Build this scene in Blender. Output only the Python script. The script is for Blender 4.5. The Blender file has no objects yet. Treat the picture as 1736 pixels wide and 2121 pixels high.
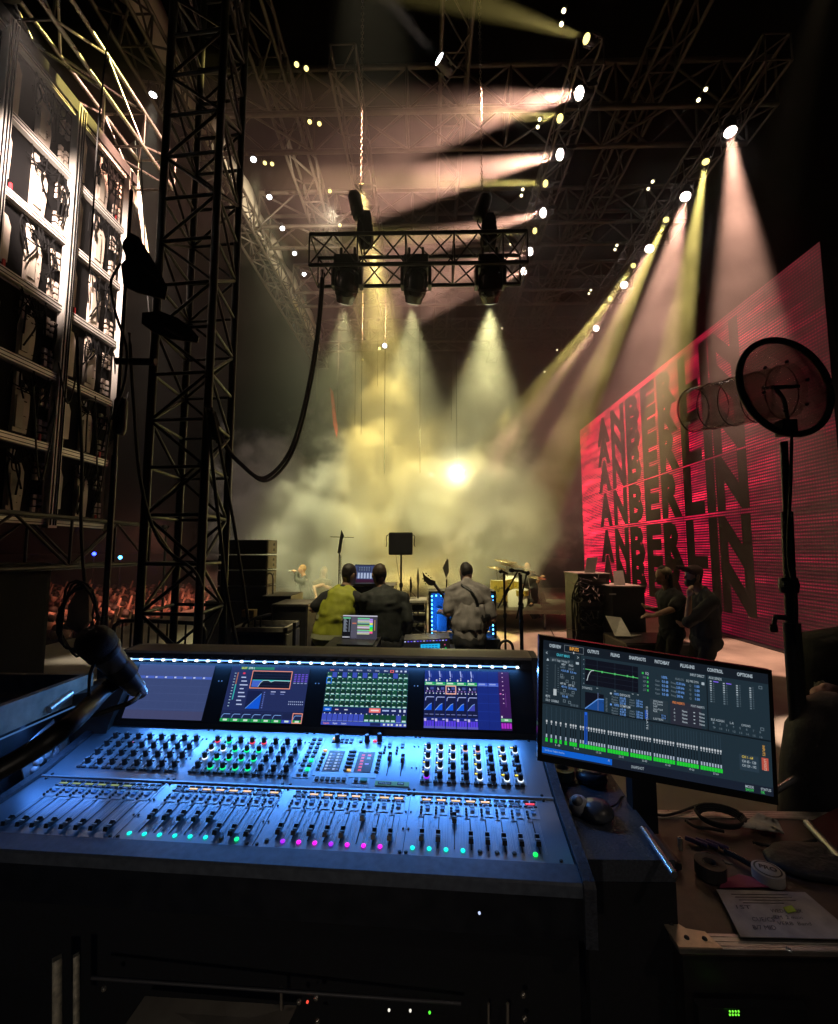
import bpy, bmesh, math, random
from mathutils import Vector, Matrix, Euler, noise
random.seed(7)
R = math.radians
sc = bpy.context.scene
COL = sc.collection
# ------------------------------------------------------------------ camera, sky, exposure
EYE = Vector((0, 0, 1.75)); PITCH = R(5.08); YAW = R(1.21); FPX = 900.0
cam_data = bpy.data.cameras.new("camera"); cam = bpy.data.objects.new("camera", cam_data); COL.objects.link(cam)
cam.location = EYE; cam.rotation_euler = (R(90) + PITCH, 0, YAW)
cam_data.sensor_fit = 'HORIZONTAL'; cam_data.sensor_width = 36; cam_data.lens = 36 * FPX / 1736
cam_data.clip_start = 0.05; cam_data.clip_end = 500
sc.camera = cam
world = bpy.data.worlds.new("World"); sc.world = world; world.use_nodes = True
wn = world.node_tree; bg = wn.nodes["Background"]
sky = wn.nodes.new("ShaderNodeTexSky"); sky.sky_type = 'NISHITA'; sky.sun_disc = False
sky.sun_elevation = R(-9); sky.sun_rotation = R(120)          # night
wn.links.new(sky.outputs[0], bg.inputs[0]); bg.inputs[1].default_value = 0.05
sc.view_settings.view_transform = 'Standard'; sc.view_settings.look = 'None'
sc.view_settings.exposure = 0; sc.view_settings.gamma = 1
sc.render.engine = 'CYCLES'
cy = sc.cycles
cy.use_denoising = True; cy.denoiser = 'OPENIMAGEDENOISE'; cy.use_adaptive_sampling = True; cy.adaptive_threshold = 0.02
cy.max_bounces = 6; cy.diffuse_bounces = 2; cy.glossy_bounces = 3; cy.transmission_bounces = 4
cy.volume_bounces = 0; cy.transparent_max_bounces = 12
cy.volume_step_rate = 1.0; cy.volume_max_steps = 256
cy.sample_clamp_indirect = 4.0; cy.caustics_reflective = False; cy.caustics_refractive = False

# ------------------------------------------------------------------ pixel -> place (photo measured at 1736 x 2121)
_M = Euler((R(90) + PITCH, 0, YAW)).to_matrix()
def ray(px, py): return _M @ Vector(((px - 868) / FPX, (1060.5 - py) / FPX, -1))
def PY(px, py, y): r = ray(px, py); return EYE + r * (y / r.y)
def PZ(px, py, z): r = ray(px, py); return EYE + r * ((z - EYE.z) / r.z)
def PX(px, py, x): r = ray(px, py); return EYE + r * (x / r.x)

# ------------------------------------------------------------------ objects
WM = {}
def tag(o, label=None, cat=None, group=None, kind=None):
    if label: o["label"] = label
    if cat: o["category"] = cat
    if group: o["group"] = group
    if kind: o["kind"] = kind
    return o
def thing(name, label, cat, loc=(0, 0, 0), rz=0.0, group=None, rot=None):
    o = bpy.data.objects.new(name, None); COL.objects.link(o)
    o.empty_display_size = 0.1
    e = Euler(rot) if rot is not None else Euler((0, 0, rz))
    o.location = loc; o.rotation_euler = e
    WM[o] = Matrix.Translation(Vector(loc)) @ e.to_matrix().to_4x4()
    return tag(o, label, cat, group)
def dup(o, parent=None, M=None, label=None, group=None, cat=None):
    c = o.copy(); COL.objects.link(c); c.parent = parent
    if M is not None:
        c.matrix_world = M; c.location = M.to_translation(); c.rotation_euler = M.to_euler(); c.scale = M.to_scale()
    for ch in list(KIDS.get(o, [])):
        d = dup(ch, c); KIDS.setdefault(c, []).append(d)
    if label: c["label"] = label
    if group: c["group"] = group
    return c
KIDS = {}
def frame(d, up=Vector((0, 0, 1))):
    d = d.normalized()
    if abs(d.dot(up)) > 0.98: up = Vector((1, 0, 0))
    u = d.cross(up).normalized(); v = u.cross(d).normalized()
    return u, v
class MB:
    def __init__(s): s.v = []; s.f = []; s.m = []; s.sm = []
    def add(s, vs, fs, mi=0, smooth=False):
        b = len(s.v); s.v += [Vector(q) for q in vs]
        for f in fs: s.f.append([b + i for i in f]); s.m.append(mi); s.sm.append(smooth)
        return s
    def box(s, c, d, rot=None, mi=0, bevel=0.0):
        c = Vector(c); x, y, z = d[0] / 2, d[1] / 2, d[2] / 2
        if bevel > 0:
            b = min(bevel, x * .9, y * .9, z * .9)
            bm = bmesh.new(); bmesh.ops.create_cube(bm, size=1)
            for w in bm.verts: w.co = Vector((w.co.x * 2 * x, w.co.y * 2 * y, w.co.z * 2 * z))
            bmesh.ops.bevel(bm, geom=bm.edges[:], offset=b, segments=2, profile=.7, affect='EDGES')
            vs = [w.co.copy() for w in bm.verts]; bm.verts.index_update(); fs = [[w.index for w in f.verts] for f in bm.faces]; bm.free()
        else:
            vs = [Vector((i * x, j * y, k * z)) for i in (-1, 1) for j in (-1, 1) for k in (-1, 1)]
            fs = [(0, 1, 3, 2), (4, 6, 7, 5), (0, 4, 5, 1), (2, 3, 7, 6), (0, 2, 6, 4), (1, 5, 7, 3)]
        if rot is not None: vs = [rot @ q for q in vs]
        return s.add([c + q for q in vs], fs, mi)
    def bar(s, p, q, r, n=8, r2=None, mi=0, caps=True, smooth=True):
        p, q = Vector(p), Vector(q); d = q - p
        if d.length < 1e-6: return s
        u, v = frame(d); r2 = r if r2 is None else r2
        A = [(math.cos(6.28318 * i / n), math.sin(6.28318 * i / n)) for i in range(n)]
        vs = [p + u * (r * a) + v * (r * b) for a, b in A] + [q + u * (r2 * a) + v * (r2 * b) for a, b in A]
        s.add(vs, [(i, (i + 1) % n, n + (i + 1) % n, n + i) for i in range(n)], mi, smooth)
        if caps: s.add(vs[:n], [list(range(n))[::-1]], mi); s.add(vs[n:], [list(range(n))], mi)
        return s
    def tube(s, pts, r, n=6, mi=0, closed=False):
        pts = [Vector(p) for p in pts]; k = len(pts); vs = []; u = None
        for i, p in enumerate(pts):
            a = pts[(i - 1) % k] if (closed or i > 0) else p; b = pts[(i + 1) % k] if (closed or i < k - 1) else p
            d = (b - a).normalized()
            if u is None: u, v = frame(d)
            else:
                u = (u - d * u.dot(d)); u = u.normalized() if u.length > 1e-5 else frame(d)[0]; v = d.cross(u)
            rr = r[i] if isinstance(r, (list, tuple)) else r
            vs += [p + u * (rr * math.cos(6.28318 * j / n)) + v * (rr * math.sin(6.28318 * j / n)) for j in range(n)]
        fs = []
        for i in range(k if closed else k - 1):
            o = (i + 1) % k
            fs += [(i * n + j, i * n + (j + 1) % n, o * n + (j + 1) % n, o * n + j) for j in range(n)]
        s.add(vs, fs, mi, True)
        if not closed: s.add(vs[:n], [list(range(n))[::-1]], mi); s.add(vs[-n:], [list(range(n))], mi)
        return s
    def lathe(s, prof, at=(0, 0, 0), axis=(0, 0, 1), n=16, mi=0, smooth=True, cap=True):
        at = Vector(at); ax = Vector(axis).normalized(); u, v = frame(ax); vs = []
        for r, h in prof:
            vs += [at + ax * h + u * (r * math.cos(6.28318 * j / n)) + v * (r * math.sin(6.28318 * j / n)) for j in range(n)]
        fs = [(i * n + j, i * n + (j + 1) % n, (i + 1) * n + (j + 1) % n, (i + 1) * n + j) for i in range(len(prof) - 1) for j in range(n)]
        s.add(vs, fs, mi, smooth)
        if cap: s.add(vs[:n], [list(range(n))[::-1]], mi); s.add(vs[-n:], [list(range(n))], mi)
        return s
    def quad(s, a, b, c, d, mi=0): return s.add([a, b, c, d], [(0, 1, 2, 3)], mi)
    def poly(s, pts, thick, mi=0):
        """a flat outline (3-D points in order) given a thickness along its normal"""
        pts = [Vector(p) for p in pts]; nrm = Vector((0, 0, 0))
        for i in range(len(pts)): nrm += pts[i].cross(pts[(i + 1) % len(pts)])
        nrm = nrm.normalized() * thick; k = len(pts)
        s.add(pts + [p - nrm for p in pts], [list(range(k)), list(range(2 * k - 1, k - 1, -1))] + [((i + 1) % k, i, k + i, k + (i + 1) % k) for i in range(k)], mi)
        return s
    def build(s, name, mat, parent=None, local=False, label=None):
        root = parent
        me = bpy.data.meshes.new(name); vs = s.v
        if root is not None and not local:
            Mi = WM[root].inverted(); vs = [Mi @ q for q in vs]
        me.from_pydata([tuple(q) for q in vs], [], s.f)
        for i, m in enumerate(mat if isinstance(mat, (list, tuple)) else [mat]): me.materials.append(m)
        me.polygons.foreach_set("material_index", s.m); me.polygons.foreach_set("use_smooth", s.sm); me.update()
        o = bpy.data.objects.new(name, me); COL.objects.link(o)
        if root is not None:
            o.parent = root; WM[o] = WM[root]; KIDS.setdefault(root, []).append(o)
        else: WM[o] = Matrix()
        if label: o["label"] = label
        return o
def solo(o, label, cat, group=None, kind=None): return tag(o, label, cat, group, kind)
def arc(pts, n=8):
    """smooth path through the given points (Catmull-Rom)"""
    P = [Vector(p) for p in pts]; P = [P[0] * 2 - P[1]] + P + [P[-1] * 2 - P[-2]]; out = []
    for i in range(1, len(P) - 2):
        for k in range(n):
            t = k / n; a, b, c, d = P[i - 1:i + 3]
            out.append(.5 * ((2 * b) + (c - a) * t + (2 * a - 5 * b + 4 * c - d) * t * t + (3 * b - a - 3 * c + d) * t ** 3))
    out.append(P[-2]); return out

# ------------------------------------------------------------------ materials
def mat(name, col, rough=.5, metal=0.0, noise_amt=0.0, scale=20.0, bump=0.0, spec=None, coord='Object'):
    m = bpy.data.materials.new(name); m.use_nodes = True; nt = m.node_tree; b = nt.nodes["Principled BSDF"]
    b.inputs["Base Color"].default_value = (*col, 1); b.inputs["Roughness"].default_value = rough; b.inputs["Metallic"].default_value = metal
    if spec is not None: b.inputs["Specular IOR Level"].default_value = spec
    if noise_amt > 0 or bump > 0:
        tc = nt.nodes.new("ShaderNodeTexCoord"); n = nt.nodes.new("ShaderNodeTexNoise"); n.inputs["Scale"].default_value = scale; n.inputs["Detail"].default_value = 5
        nt.links.new(tc.outputs[coord], n.inputs["Vector"])
        if noise_amt > 0:
            r = nt.nodes.new("ShaderNodeMapRange"); r.inputs["From Min"].default_value = .3; r.inputs["From Max"].default_value = .7
            r.inputs["To Min"].default_value = 1 - noise_amt; r.inputs["To Max"].default_value = 1 + noise_amt
            nt.links.new(n.outputs[0], r.inputs[0])
            x = nt.nodes.new("ShaderNodeMix"); x.data_type = 'RGBA'; x.blend_type = 'MULTIPLY'; x.inputs[0].default_value = 1
            x.inputs[6].default_value = (*col, 1); nt.links.new(r.outputs[0], x.inputs[7]); nt.links.new(x.outputs[2], b.inputs["Base Color"])
            r2 = nt.nodes.new("ShaderNodeMapRange"); r2.inputs["To Min"].default_value = max(.05, rough - .15); r2.inputs["To Max"].default_value = min(1, rough + .15)
            nt.links.new(n.outputs[0], r2.inputs[0]); nt.links.new(r2.outputs[0], b.inputs["Roughness"])
        if bump > 0:
            bp = nt.nodes.new("ShaderNodeBump"); bp.inputs["Strength"].default_value = bump; bp.inputs["Distance"].default_value = .01
            nt.links.new(n.outputs[0], bp.inputs["Height"]); nt.links.new(bp.outputs[0], b.inputs["Normal"])
    return m
def emit(name, col, strength, base=(.02, .02, .02)):
    m = bpy.data.materials.new(name); m.use_nodes = True; b = m.node_tree.nodes["Principled BSDF"]
    b.inputs["Base Color"].default_value = (*base, 1); b.inputs["Roughness"].default_value = .3
    b.inputs["Emission Color"].default_value = (*col, 1); b.inputs["Emission Strength"].default_value = strength
    m.cycles.emission_sampling = 'NONE'
    return m
def volume(name, col, density, g=0.2):
    m = bpy.data.materials.new(name); m.use_nodes = True; nt = m.node_tree
    nt.nodes.remove(nt.nodes["Principled BSDF"]); v = nt.nodes.new("ShaderNodeVolumePrincipled")
    v.inputs["Color"].default_value = (*col, 1); v.inputs["Density"].default_value = density; v.inputs["Anisotropy"].default_value = g
    nt.links.new(v.outputs[0], nt.nodes["Material Output"].inputs["Volume"])
    return m, nt, v
BLACK = mat("black_metal", (.012, .012, .013), .45, .0, .3, 12)
GLOSS = mat("black_gloss", (.015, .015, .016), .25)
RUBBER = mat("black_rubber", (.01, .01, .01), .7)
CLOTHB = mat("black_cloth", (.006, .006, .0065), .95, 0, .3, 30, .2)
STEEL = mat("worn_steel", (.11, .105, .10), .38, .85, .45, 9)
DSTEEL = mat("dark_steel", (.045, .043, .042), .4, .8, .4, 9)
ALU = mat("aluminium", (.55, .53, .5), .35, .9, .25, 25)
WHITEP = mat("white_paint", (.75, .74, .7), .5)

# ------------------------------------------------------------------ lamps that shine
def spot(name, loc, target, half_deg, power, col, blend=.35, radius=.06):
    L = bpy.data.lights.new(name, 'SPOT'); L.energy = power; L.color = col; L.spot_size = R(2 * half_deg); L.spot_blend = blend; L.shadow_soft_size = radius
    o = bpy.data.objects.new(name, L); COL.objects.link(o); o.location = loc
    o.rotation_euler = (Vector(target) - Vector(loc)).to_track_quat('-Z', 'Y').to_euler()
    return o
def area(name, loc, target, sx, sy, power, col, spread=180):
    L = bpy.data.lights.new(name, 'AREA'); L.shape = 'RECTANGLE'; L.size = sx; L.size_y = sy; L.energy = power; L.color = col; L.spread = R(spread)
    o = bpy.data.objects.new(name, L); COL.objects.link(o); o.location = loc
    o.rotation_euler = (Vector(target) - Vector(loc)).to_track_quat('-Z', 'Y').to_euler()
    return o
# ------------------------------------------------------------------ air: even haze, and the smoke cloud over the stage
HZ = .0036
hm, _, _ = volume("stage_haze", (.95, .95, .95), HZ, .25)
hb = MB().box((-7, 11, 5.5), (42, 34, 17)).build("haze", hm); tag(hb, kind='stuff')
def smoke(name, lo, hi, blobs, dens, col, nscale, amp, edge=(.0, .35), seed=0.0, g=.3):
    m, nt, v = volume(name + "_air", col, 1.0, g); N = nt.nodes; Lk = nt.links
    geo = N.new("ShaderNodeNewGeometry"); P = geo.outputs["Position"]
    cur = None
    for c, r, sz in blobs:
        sub = N.new("ShaderNodeVectorMath"); sub.operation = 'SUBTRACT'; Lk.new(P, sub.inputs[0]); sub.inputs[1].default_value = c
        mul = N.new("ShaderNodeVectorMath"); mul.operation = 'MULTIPLY'; Lk.new(sub.outputs[0], mul.inputs[0]); mul.inputs[1].default_value = (1 / r / sz[0], 1 / r / sz[1], 1 / r / sz[2])
        ln = N.new("ShaderNodeVectorMath"); ln.operation = 'LENGTH'; Lk.new(mul.outputs[0], ln.inputs[0])
        one = N.new("ShaderNodeMath"); one.operation = 'SUBTRACT'; one.inputs[0].default_value = 1; Lk.new(ln.outputs["Value"], one.inputs[1])
        if cur is None: cur = one.outputs[0]
        else:
            mx = N.new("ShaderNodeMath"); mx.operation = 'SMOOTH_MAX'; mx.inputs[2].default_value = .3; Lk.new(cur, mx.inputs[0]); Lk.new(one.outputs[0], mx.inputs[1]); cur = mx.outputs[0]
    off = N.new("ShaderNodeVectorMath"); off.operation = 'ADD'; Lk.new(P, off.inputs[0]); off.inputs[1].default_value = (seed, seed * .7, seed * 1.3)
    nz = N.new("ShaderNodeTexNoise"); nz.inputs["Scale"].default_value = nscale; nz.inputs["Detail"].default_value = 6; nz.inputs["Roughness"].default_value = .6; nz.inputs["Distortion"].default_value = .15
    Lk.new(off.outputs[0], nz.inputs["Vector"])
    a = N.new("ShaderNodeMath"); a.operation = 'MULTIPLY_ADD'; Lk.new(nz.outputs[0], a.inputs[0]); a.inputs[1].default_value = amp * 2; a.inputs[2].default_value = -amp
    s = N.new("ShaderNodeMath"); s.operation = 'ADD'; Lk.new(cur, s.inputs[0]); Lk.new(a.outputs[0], s.inputs[1])
    mr = N.new("ShaderNodeMapRange"); mr.interpolation_type = 'SMOOTHSTEP'; mr.inputs["From Min"].default_value = edge[0]; mr.inputs["From Max"].default_value = edge[1]; mr.inputs["To Max"].default_value = dens
    Lk.new(s.outputs[0], mr.inputs[0]); Lk.new(mr.outputs[0], v.inputs["Density"])
    c = [(lo[i] + hi[i]) / 2 for i in range(3)]; d = [hi[i] - lo[i] for i in range(3)]
    m.cycles.volume_step_rate = .5
    return MB().box(c, d).build(name, m)
sm = smoke("smoke", (-7, 8.5, .05), (5.9, 16.5, 8.5), [
    ((-2.2, 12.5, 1.6), 2.5, (1.0, 1, 1)), ((-1.4, 12.8, 3.2), 2.0, (1, 1, 1.1)), ((.4, 12.6, 2.6), 2.3, (1.1, 1, 1)), ((2.0, 12.8, 1.4), 2.0, (1.1, 1, .9)), ((-.9, 13.2, 5.6), 1.9, (1.1, 1, 1.5)), ((1.2, 13.0, 5.6), 1.5, (1, 1, 1.5)), ((-4.8, 13.8, 2.6), 2.2, (1.2, 1, 1.3)), ((2.6, 12.4, 2.6), 1.5, (1, 1, 1.4))],
    1.6, (.97, .955, .9), .68, 1.4, (.0, .62), g=.0)
tag(sm, "billowing yellow lit smoke filling the middle of the stage", "smoke", kind='stuff')

def drift(name, lo, hi, dens):
    """thin uneven smoke hanging round the lamps"""
    m, nt, v = volume(name + "_air", (.96, .95, .93), 1.0, .25); N = nt.nodes; Lk = nt.links
    geo = N.new("ShaderNodeNewGeometry"); sep = N.new("ShaderNodeSeparateXYZ"); Lk.new(geo.outputs["Position"], sep.inputs[0])
    def ramp(o, a, b):
        r = N.new("ShaderNodeMapRange"); r.interpolation_type = 'SMOOTHSTEP'; r.inputs["From Min"].default_value = a; r.inputs["From Max"].default_value = b; Lk.new(sep.outputs[o], r.inputs[0]); return r.outputs[0]
    sx = N.new("ShaderNodeMath"); sx.operation = 'MULTIPLY_ADD'; sx.use_clamp = False; Lk.new(sep.outputs[0], sx.inputs[0]); sx.inputs[1].default_value = -1; sx.inputs[2].default_value = 4.6
    cl_ = N.new("ShaderNodeClamp"); cl_.inputs["Max"].default_value = 1.6; Lk.new(sx.outputs[0], cl_.inputs[0])
    zz = N.new("ShaderNodeMath"); zz.operation = 'ADD'; Lk.new(sep.outputs[2], zz.inputs[0]); Lk.new(cl_.outputs[0], zz.inputs[1])
    zr = N.new("ShaderNodeMapRange"); zr.interpolation_type = 'SMOOTHSTEP'; zr.inputs["From Min"].default_value = 2.2; zr.inputs["From Max"].default_value = 4.8; Lk.new(zz.outputs[0], zr.inputs[0])
    def mul(a, b):
        n = N.new("ShaderNodeMath"); n.operation = 'MULTIPLY'; Lk.new(a, n.inputs[0])
        if isinstance(b, (int, float)): n.inputs[1].default_value = b
        else: Lk.new(b, n.inputs[1])
        return n.outputs[0]
    e = mul(mul(mul(ramp(0, lo[0] + .2, lo[0] + 3.2), zr.outputs[0]), mul(ramp(1, lo[1], lo[1] + 1.0), ramp(1, hi[1], hi[1] - 2.0))), ramp(2, hi[2], hi[2] - .5))
    nz = N.new("ShaderNodeTexNoise"); nz.inputs["Scale"].default_value = 1.1; nz.inputs["Detail"].default_value = 5; nz.inputs["Roughness"].default_value = .6; Lk.new(geo.outputs["Position"], nz.inputs["Vector"])
    r = N.new("ShaderNodeMapRange"); r.inputs["From Min"].default_value = .32; r.inputs["From Max"].default_value = .68; r.inputs["To Min"].default_value = .25; r.inputs["To Max"].default_value = 1.7; Lk.new(nz.outputs[0], r.inputs[0])
    Lk.new(mul(mul(e, r.outputs[0]), dens), v.inputs["Density"])
    m.cycles.volume_step_rate = 1.4
    o = MB().box([(lo[i] + hi[i]) / 2 for i in range(3)], [hi[i] - lo[i] for i in range(3)]).build(name, m); return o
tag(drift("drifting_smoke", (-3.6, 6.0, .6), (6.0, 15.5, 9.9), .062), "thin drifting smoke in the light beams under the roof", "smoke", kind='stuff')
# ------------------------------------------------------------------ stage lamps
PINK = (1, .52, .37); AMB = (1, .78, .22); PALE = (.95, .88, .40); COOL = (.9, .97, 1)
LENS_P = emit("lens_pink", (1, .85, .78), 14); LENS_Y = emit("lens_amber", (1, .82, .25), 2.5); LENS_W = emit("lens_white", (.95, .98, 1), 10)
RZ = 9.0
ROW_A = [((1200, 193), (830, 262), 150), ((1160, 320), (770, 400), 115), ((1125, 441), (800, 525), 80), ((1098, 521), (900, 575), 80), ((1085, 562), (930, 612), 60)]
ROW_AY = [((1215, 80), (950, -5), 60), ((1160, 245), (1000, 232), 30), ((1130, 380), (960, 378), 22), ((1108, 478), (970, 485), 18)]
ROW_B = [((1513, 273), (1545, 690), 150), ((1420, 407), (1330, 800), 150), ((1345, 515), (1180, 850), 80), ((1293, 590), (1085, 900), 60), ((1235, 680), (1040, 920), 45)]
ROW_BY = [((1462, 335), (1400, 720), 70), ((1380, 455), (1235, 780), 62), ((1312, 550), (1075, 890), 55), ((1264, 618), (1030, 900), 45)]
MOVER_P, ROWA_P, ROWAY_P, ROWB_P, ROWBY_P, SIDE_P, UP_P, BLIND_P, FLOORL = 4800, 24000, 13000, 8500, 14000, 1500, 3500, 420, .55
WORK_P, CROWD_P, STRIP_P, SCRK, MONK, BLUEP = 1900, 800, 5.4, .85, .7, 6.0
FRONT_P, DESK_P = 9000, 19
MEN_P, DECKL_P = 2200, 4000
SMOKE_P = 1.05
# ------------------------------------------------------------------ lettering helper (flat writing as real flat geometry)
_TX = {}
def text_geo(body, bold=0.0):
    k = (body, bold)
    if k not in _TX:
        c = bpy.data.curves.new("writing", 'FONT'); c.body = body; c.size = 1; c.offset = bold; c.resolution_u = 2
        o = bpy.data.objects.new("writing", c); COL.objects.link(o)
        me = bpy.data.meshes.new_from_object(o.evaluated_get(bpy.context.evaluated_depsgraph_get()))
        _TX[k] = ([v.co.copy() for v in me.vertices], [list(p.vertices) for p in me.polygons])
        bpy.data.objects.remove(o); bpy.data.curves.remove(c); bpy.data.meshes.remove(me)
    return _TX[k]
def text_on(mb, body, org, ux, uy, h, w=None, mi=0, bold=0.0, align='L'):
    """write body starting at org along ux, cap height h, optional full width w"""
    vs, fs = text_geo(body, bold)
    if not vs: return
    org, ux, uy = Vector(org), Vector(ux).normalized(), Vector(uy).normalized()
    x0 = min(v.x for v in vs); x1 = max(v.x for v in vs); s = h / .7
    sx = s if w is None else w / max(1e-6, (x1 - x0))
    W = (x1 - x0) * sx; sh = {'L': 0, 'C': -W / 2, 'R': -W}[align]
    mb.add([org + ux * ((v.x - x0) * sx + sh) + uy * (v.y * s) for v in vs], fs, mi)

# ------------------------------------------------------------------ ground and stage floor
def deck_mat():
    m = mat("stage_deck", (.30, .265, .225), .55, 0, .4, 1.3, .15); nt = m.node_tree; b = nt.nodes["Principled BSDF"]
    return m
FLOOR = deck_mat()
fl = MB().box((0.6, 8.5, -.05), (15.4, 25, .1)).build("stage_floor", FLOOR); tag(fl, kind='structure')
GRND = mat("trampled_grass", (.05, .045, .035), .9, 0, .5, 3)
gd = MB().add([(-400, -100, -1.62), (60, -100, -1.62), (60, 500, -1.62), (-400, 500, -1.62)], [(0, 1, 2, 3)]).build("ground", GRND); tag(gd, kind='structure')
# ------------------------------------------------------------------ LED screen with the band's name
def led_mat():
    m = bpy.data.materials.new("led_pixels"); m.use_nodes = True; nt = m.node_tree; N = nt.nodes; L = nt.links; b = N["Principled BSDF"]
    b.inputs["Base Color"].default_value = (.012, .008, .009, 1); b.inputs["Roughness"].default_value = .5
    geo = N.new("ShaderNodeNewGeometry"); sep = N.new("ShaderNodeSeparateXYZ"); L.new(geo.outputs["Position"], sep.inputs[0])
    def M(op, a, b_=None, c=None):
        n = N.new("ShaderNodeMath"); n.operation = op
        for i, q in enumerate((a, b_, c)):
            if q is None: continue
            if isinstance(q, (int, float)): n.inputs[i].default_value = q
            else: L.new(q, n.inputs[i])
        return n.outputs[0]
    def snap(v, s): return M('MULTIPLY', M('FLOOR', M('DIVIDE', v, s)), s)
    y, z = sep.outputs[1], sep.outputs[2]
    rowp = M('MULTIPLY', z, 1 / .058); rowf = M('FRACT', rowp)
    lit = M('SMOOTH_MIN', M('MULTIPLY', M('POWER', M('ABSOLUTE', M('SUBTRACT', rowf, .5)), 1.5), 4.6), 1.2, .1)        # bright scan rows
    colp = M('FRACT', M('MULTIPLY', y, 1 / .05)); dots = M('ADD', .5, M('MULTIPLY', M('ABSOLUTE', M('SUBTRACT', colp, .5)), 1.1))
    def nz(vx, vy, scale, det=2):
        cb = N.new("ShaderNodeCombineXYZ"); L.new(vx, cb.inputs[0]); L.new(vy, cb.inputs[1])
        n = N.new("ShaderNodeTexNoise"); n.inputs["Scale"].default_value = scale; n.inputs["Detail"].default_value = det; L.new(cb.outputs[0], n.inputs["Vector"]); return n.outputs[0]
    glitch = nz(snap(M('MULTIPLY', y, .35), .07), snap(M('MULTIPLY', z, 3.0), .174), 1.6, 3)
    fine = nz(snap(y, .05), snap(M('MULTIPLY', z, 6), .348), 2.3, 2)
    big = nz(M('MULTIPLY', y, .6), z, .5, 1)
    g = M('POWER', M('MULTIPLY', glitch, 1.62), 5.0)
    fi = M('POWER', M('MULTIPLY', fine, 1.6), 4.0)
    far = N.new("ShaderNodeMapRange"); far.inputs["From Min"].default_value = 6.5; far.inputs["From Max"].default_value = 13; far.inputs["To Min"].default_value = .12; far.inputs["To Max"].default_value = 1.0; L.new(y, far.inputs[0])  # emission dimmed toward near and lower end: view-angle falloff put into the glow
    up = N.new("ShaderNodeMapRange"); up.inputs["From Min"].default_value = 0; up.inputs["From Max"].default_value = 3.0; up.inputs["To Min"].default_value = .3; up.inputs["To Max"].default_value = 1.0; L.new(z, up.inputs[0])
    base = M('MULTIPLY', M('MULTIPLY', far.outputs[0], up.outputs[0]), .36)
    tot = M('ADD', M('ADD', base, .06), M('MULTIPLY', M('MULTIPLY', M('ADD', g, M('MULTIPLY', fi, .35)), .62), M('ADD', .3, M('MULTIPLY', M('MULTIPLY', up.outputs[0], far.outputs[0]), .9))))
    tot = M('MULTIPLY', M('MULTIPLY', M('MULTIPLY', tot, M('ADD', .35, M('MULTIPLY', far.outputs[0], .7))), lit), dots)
    def seam(v, p): return M('GREATER_THAN', M('ABSOLUTE', M('SUBTRACT', M('FRACT', M('DIVIDE', v, p)), .5)), .494)
    wn_ = N.new("ShaderNodeTexWhiteNoise"); cb2 = N.new("ShaderNodeCombineXYZ"); L.new(snap(y, .968), cb2.inputs[0]); L.new(snap(z, .96), cb2.inputs[1]); L.new(cb2.outputs[0], wn_.inputs["Vector"])
    tot = M('MULTIPLY', tot, M('ADD', .86, M('MULTIPLY', wn_.outputs["Value"], .28)))
    tot = M('MULTIPLY', tot, M('SUBTRACT', 1.0, M('MULTIPLY', M('MAXIMUM', seam(y, .968), seam(z, .96)), .7)))
    ramp = N.new("ShaderNodeValToRGB"); e = ramp.color_ramp.elements
    e[0].position = 0; e[0].color = (.075, .002, .022, 1); e[1].position = 1; e[1].color = (1, .018, .055, 1)
    q = e.new(.4); q.color = (.55, .006, .045, 1)
    L.new(tot, ramp.inputs[0]); L.new(ramp.outputs[0], b.inputs["Emission Color"])
    L.new(M('ADD', .08, M('MULTIPLY', tot, 3.0)), b.inputs["Emission Strength"])
    return m
SX = 6.2
led = thing("led_screen", "huge red LED screen repeating the word ANBERLIN in dark letters", "video screen", (SX, 12, 0))
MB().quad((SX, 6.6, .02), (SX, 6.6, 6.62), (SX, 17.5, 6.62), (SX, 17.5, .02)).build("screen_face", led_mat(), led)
MB().box((SX + .056, 12.05, 3.32), (.105, 10.9, 6.6)).build("screen_housing", BLACK, led)
DARKPX = mat("unlit_pixels", (.018, .012, .013), .6)
tx = MB()
for zb, h in ((.55, .98), (1.42, 1.0), (2.66, 1.03), (3.86, 1.0), (4.82, .92), (5.55, .85)):
    x = 15.75
    for ch, w in zip("ANBERLIN", (1.12, 1.02, .92, .84, .94, .80, .30, .98)):
        text_on(tx, ch, (SX - .004 - .0006 * zb, x, zb), (0, -1, 0), (0, 0, 1), h, w * 1.07 * .9, bold=.058); x -= w * 1.07
tx.build("lettering", DARKPX, led)
fr = MB()
for i in range(12): fr.box((SX + .3, 6.7 + i * .97, 3.2), (.06, .06, 6.4))
for k in range(5): fr.box((SX + .24, 12.05, .4 + k * 1.45), (.05, 10.8, .06))
fr.build("rear_frame", DSTEEL, led)
MB().box((SX + .02, 12.05, .01), (.3, 10.9, .018)).build("base_rail", BLACK, led)

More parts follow.
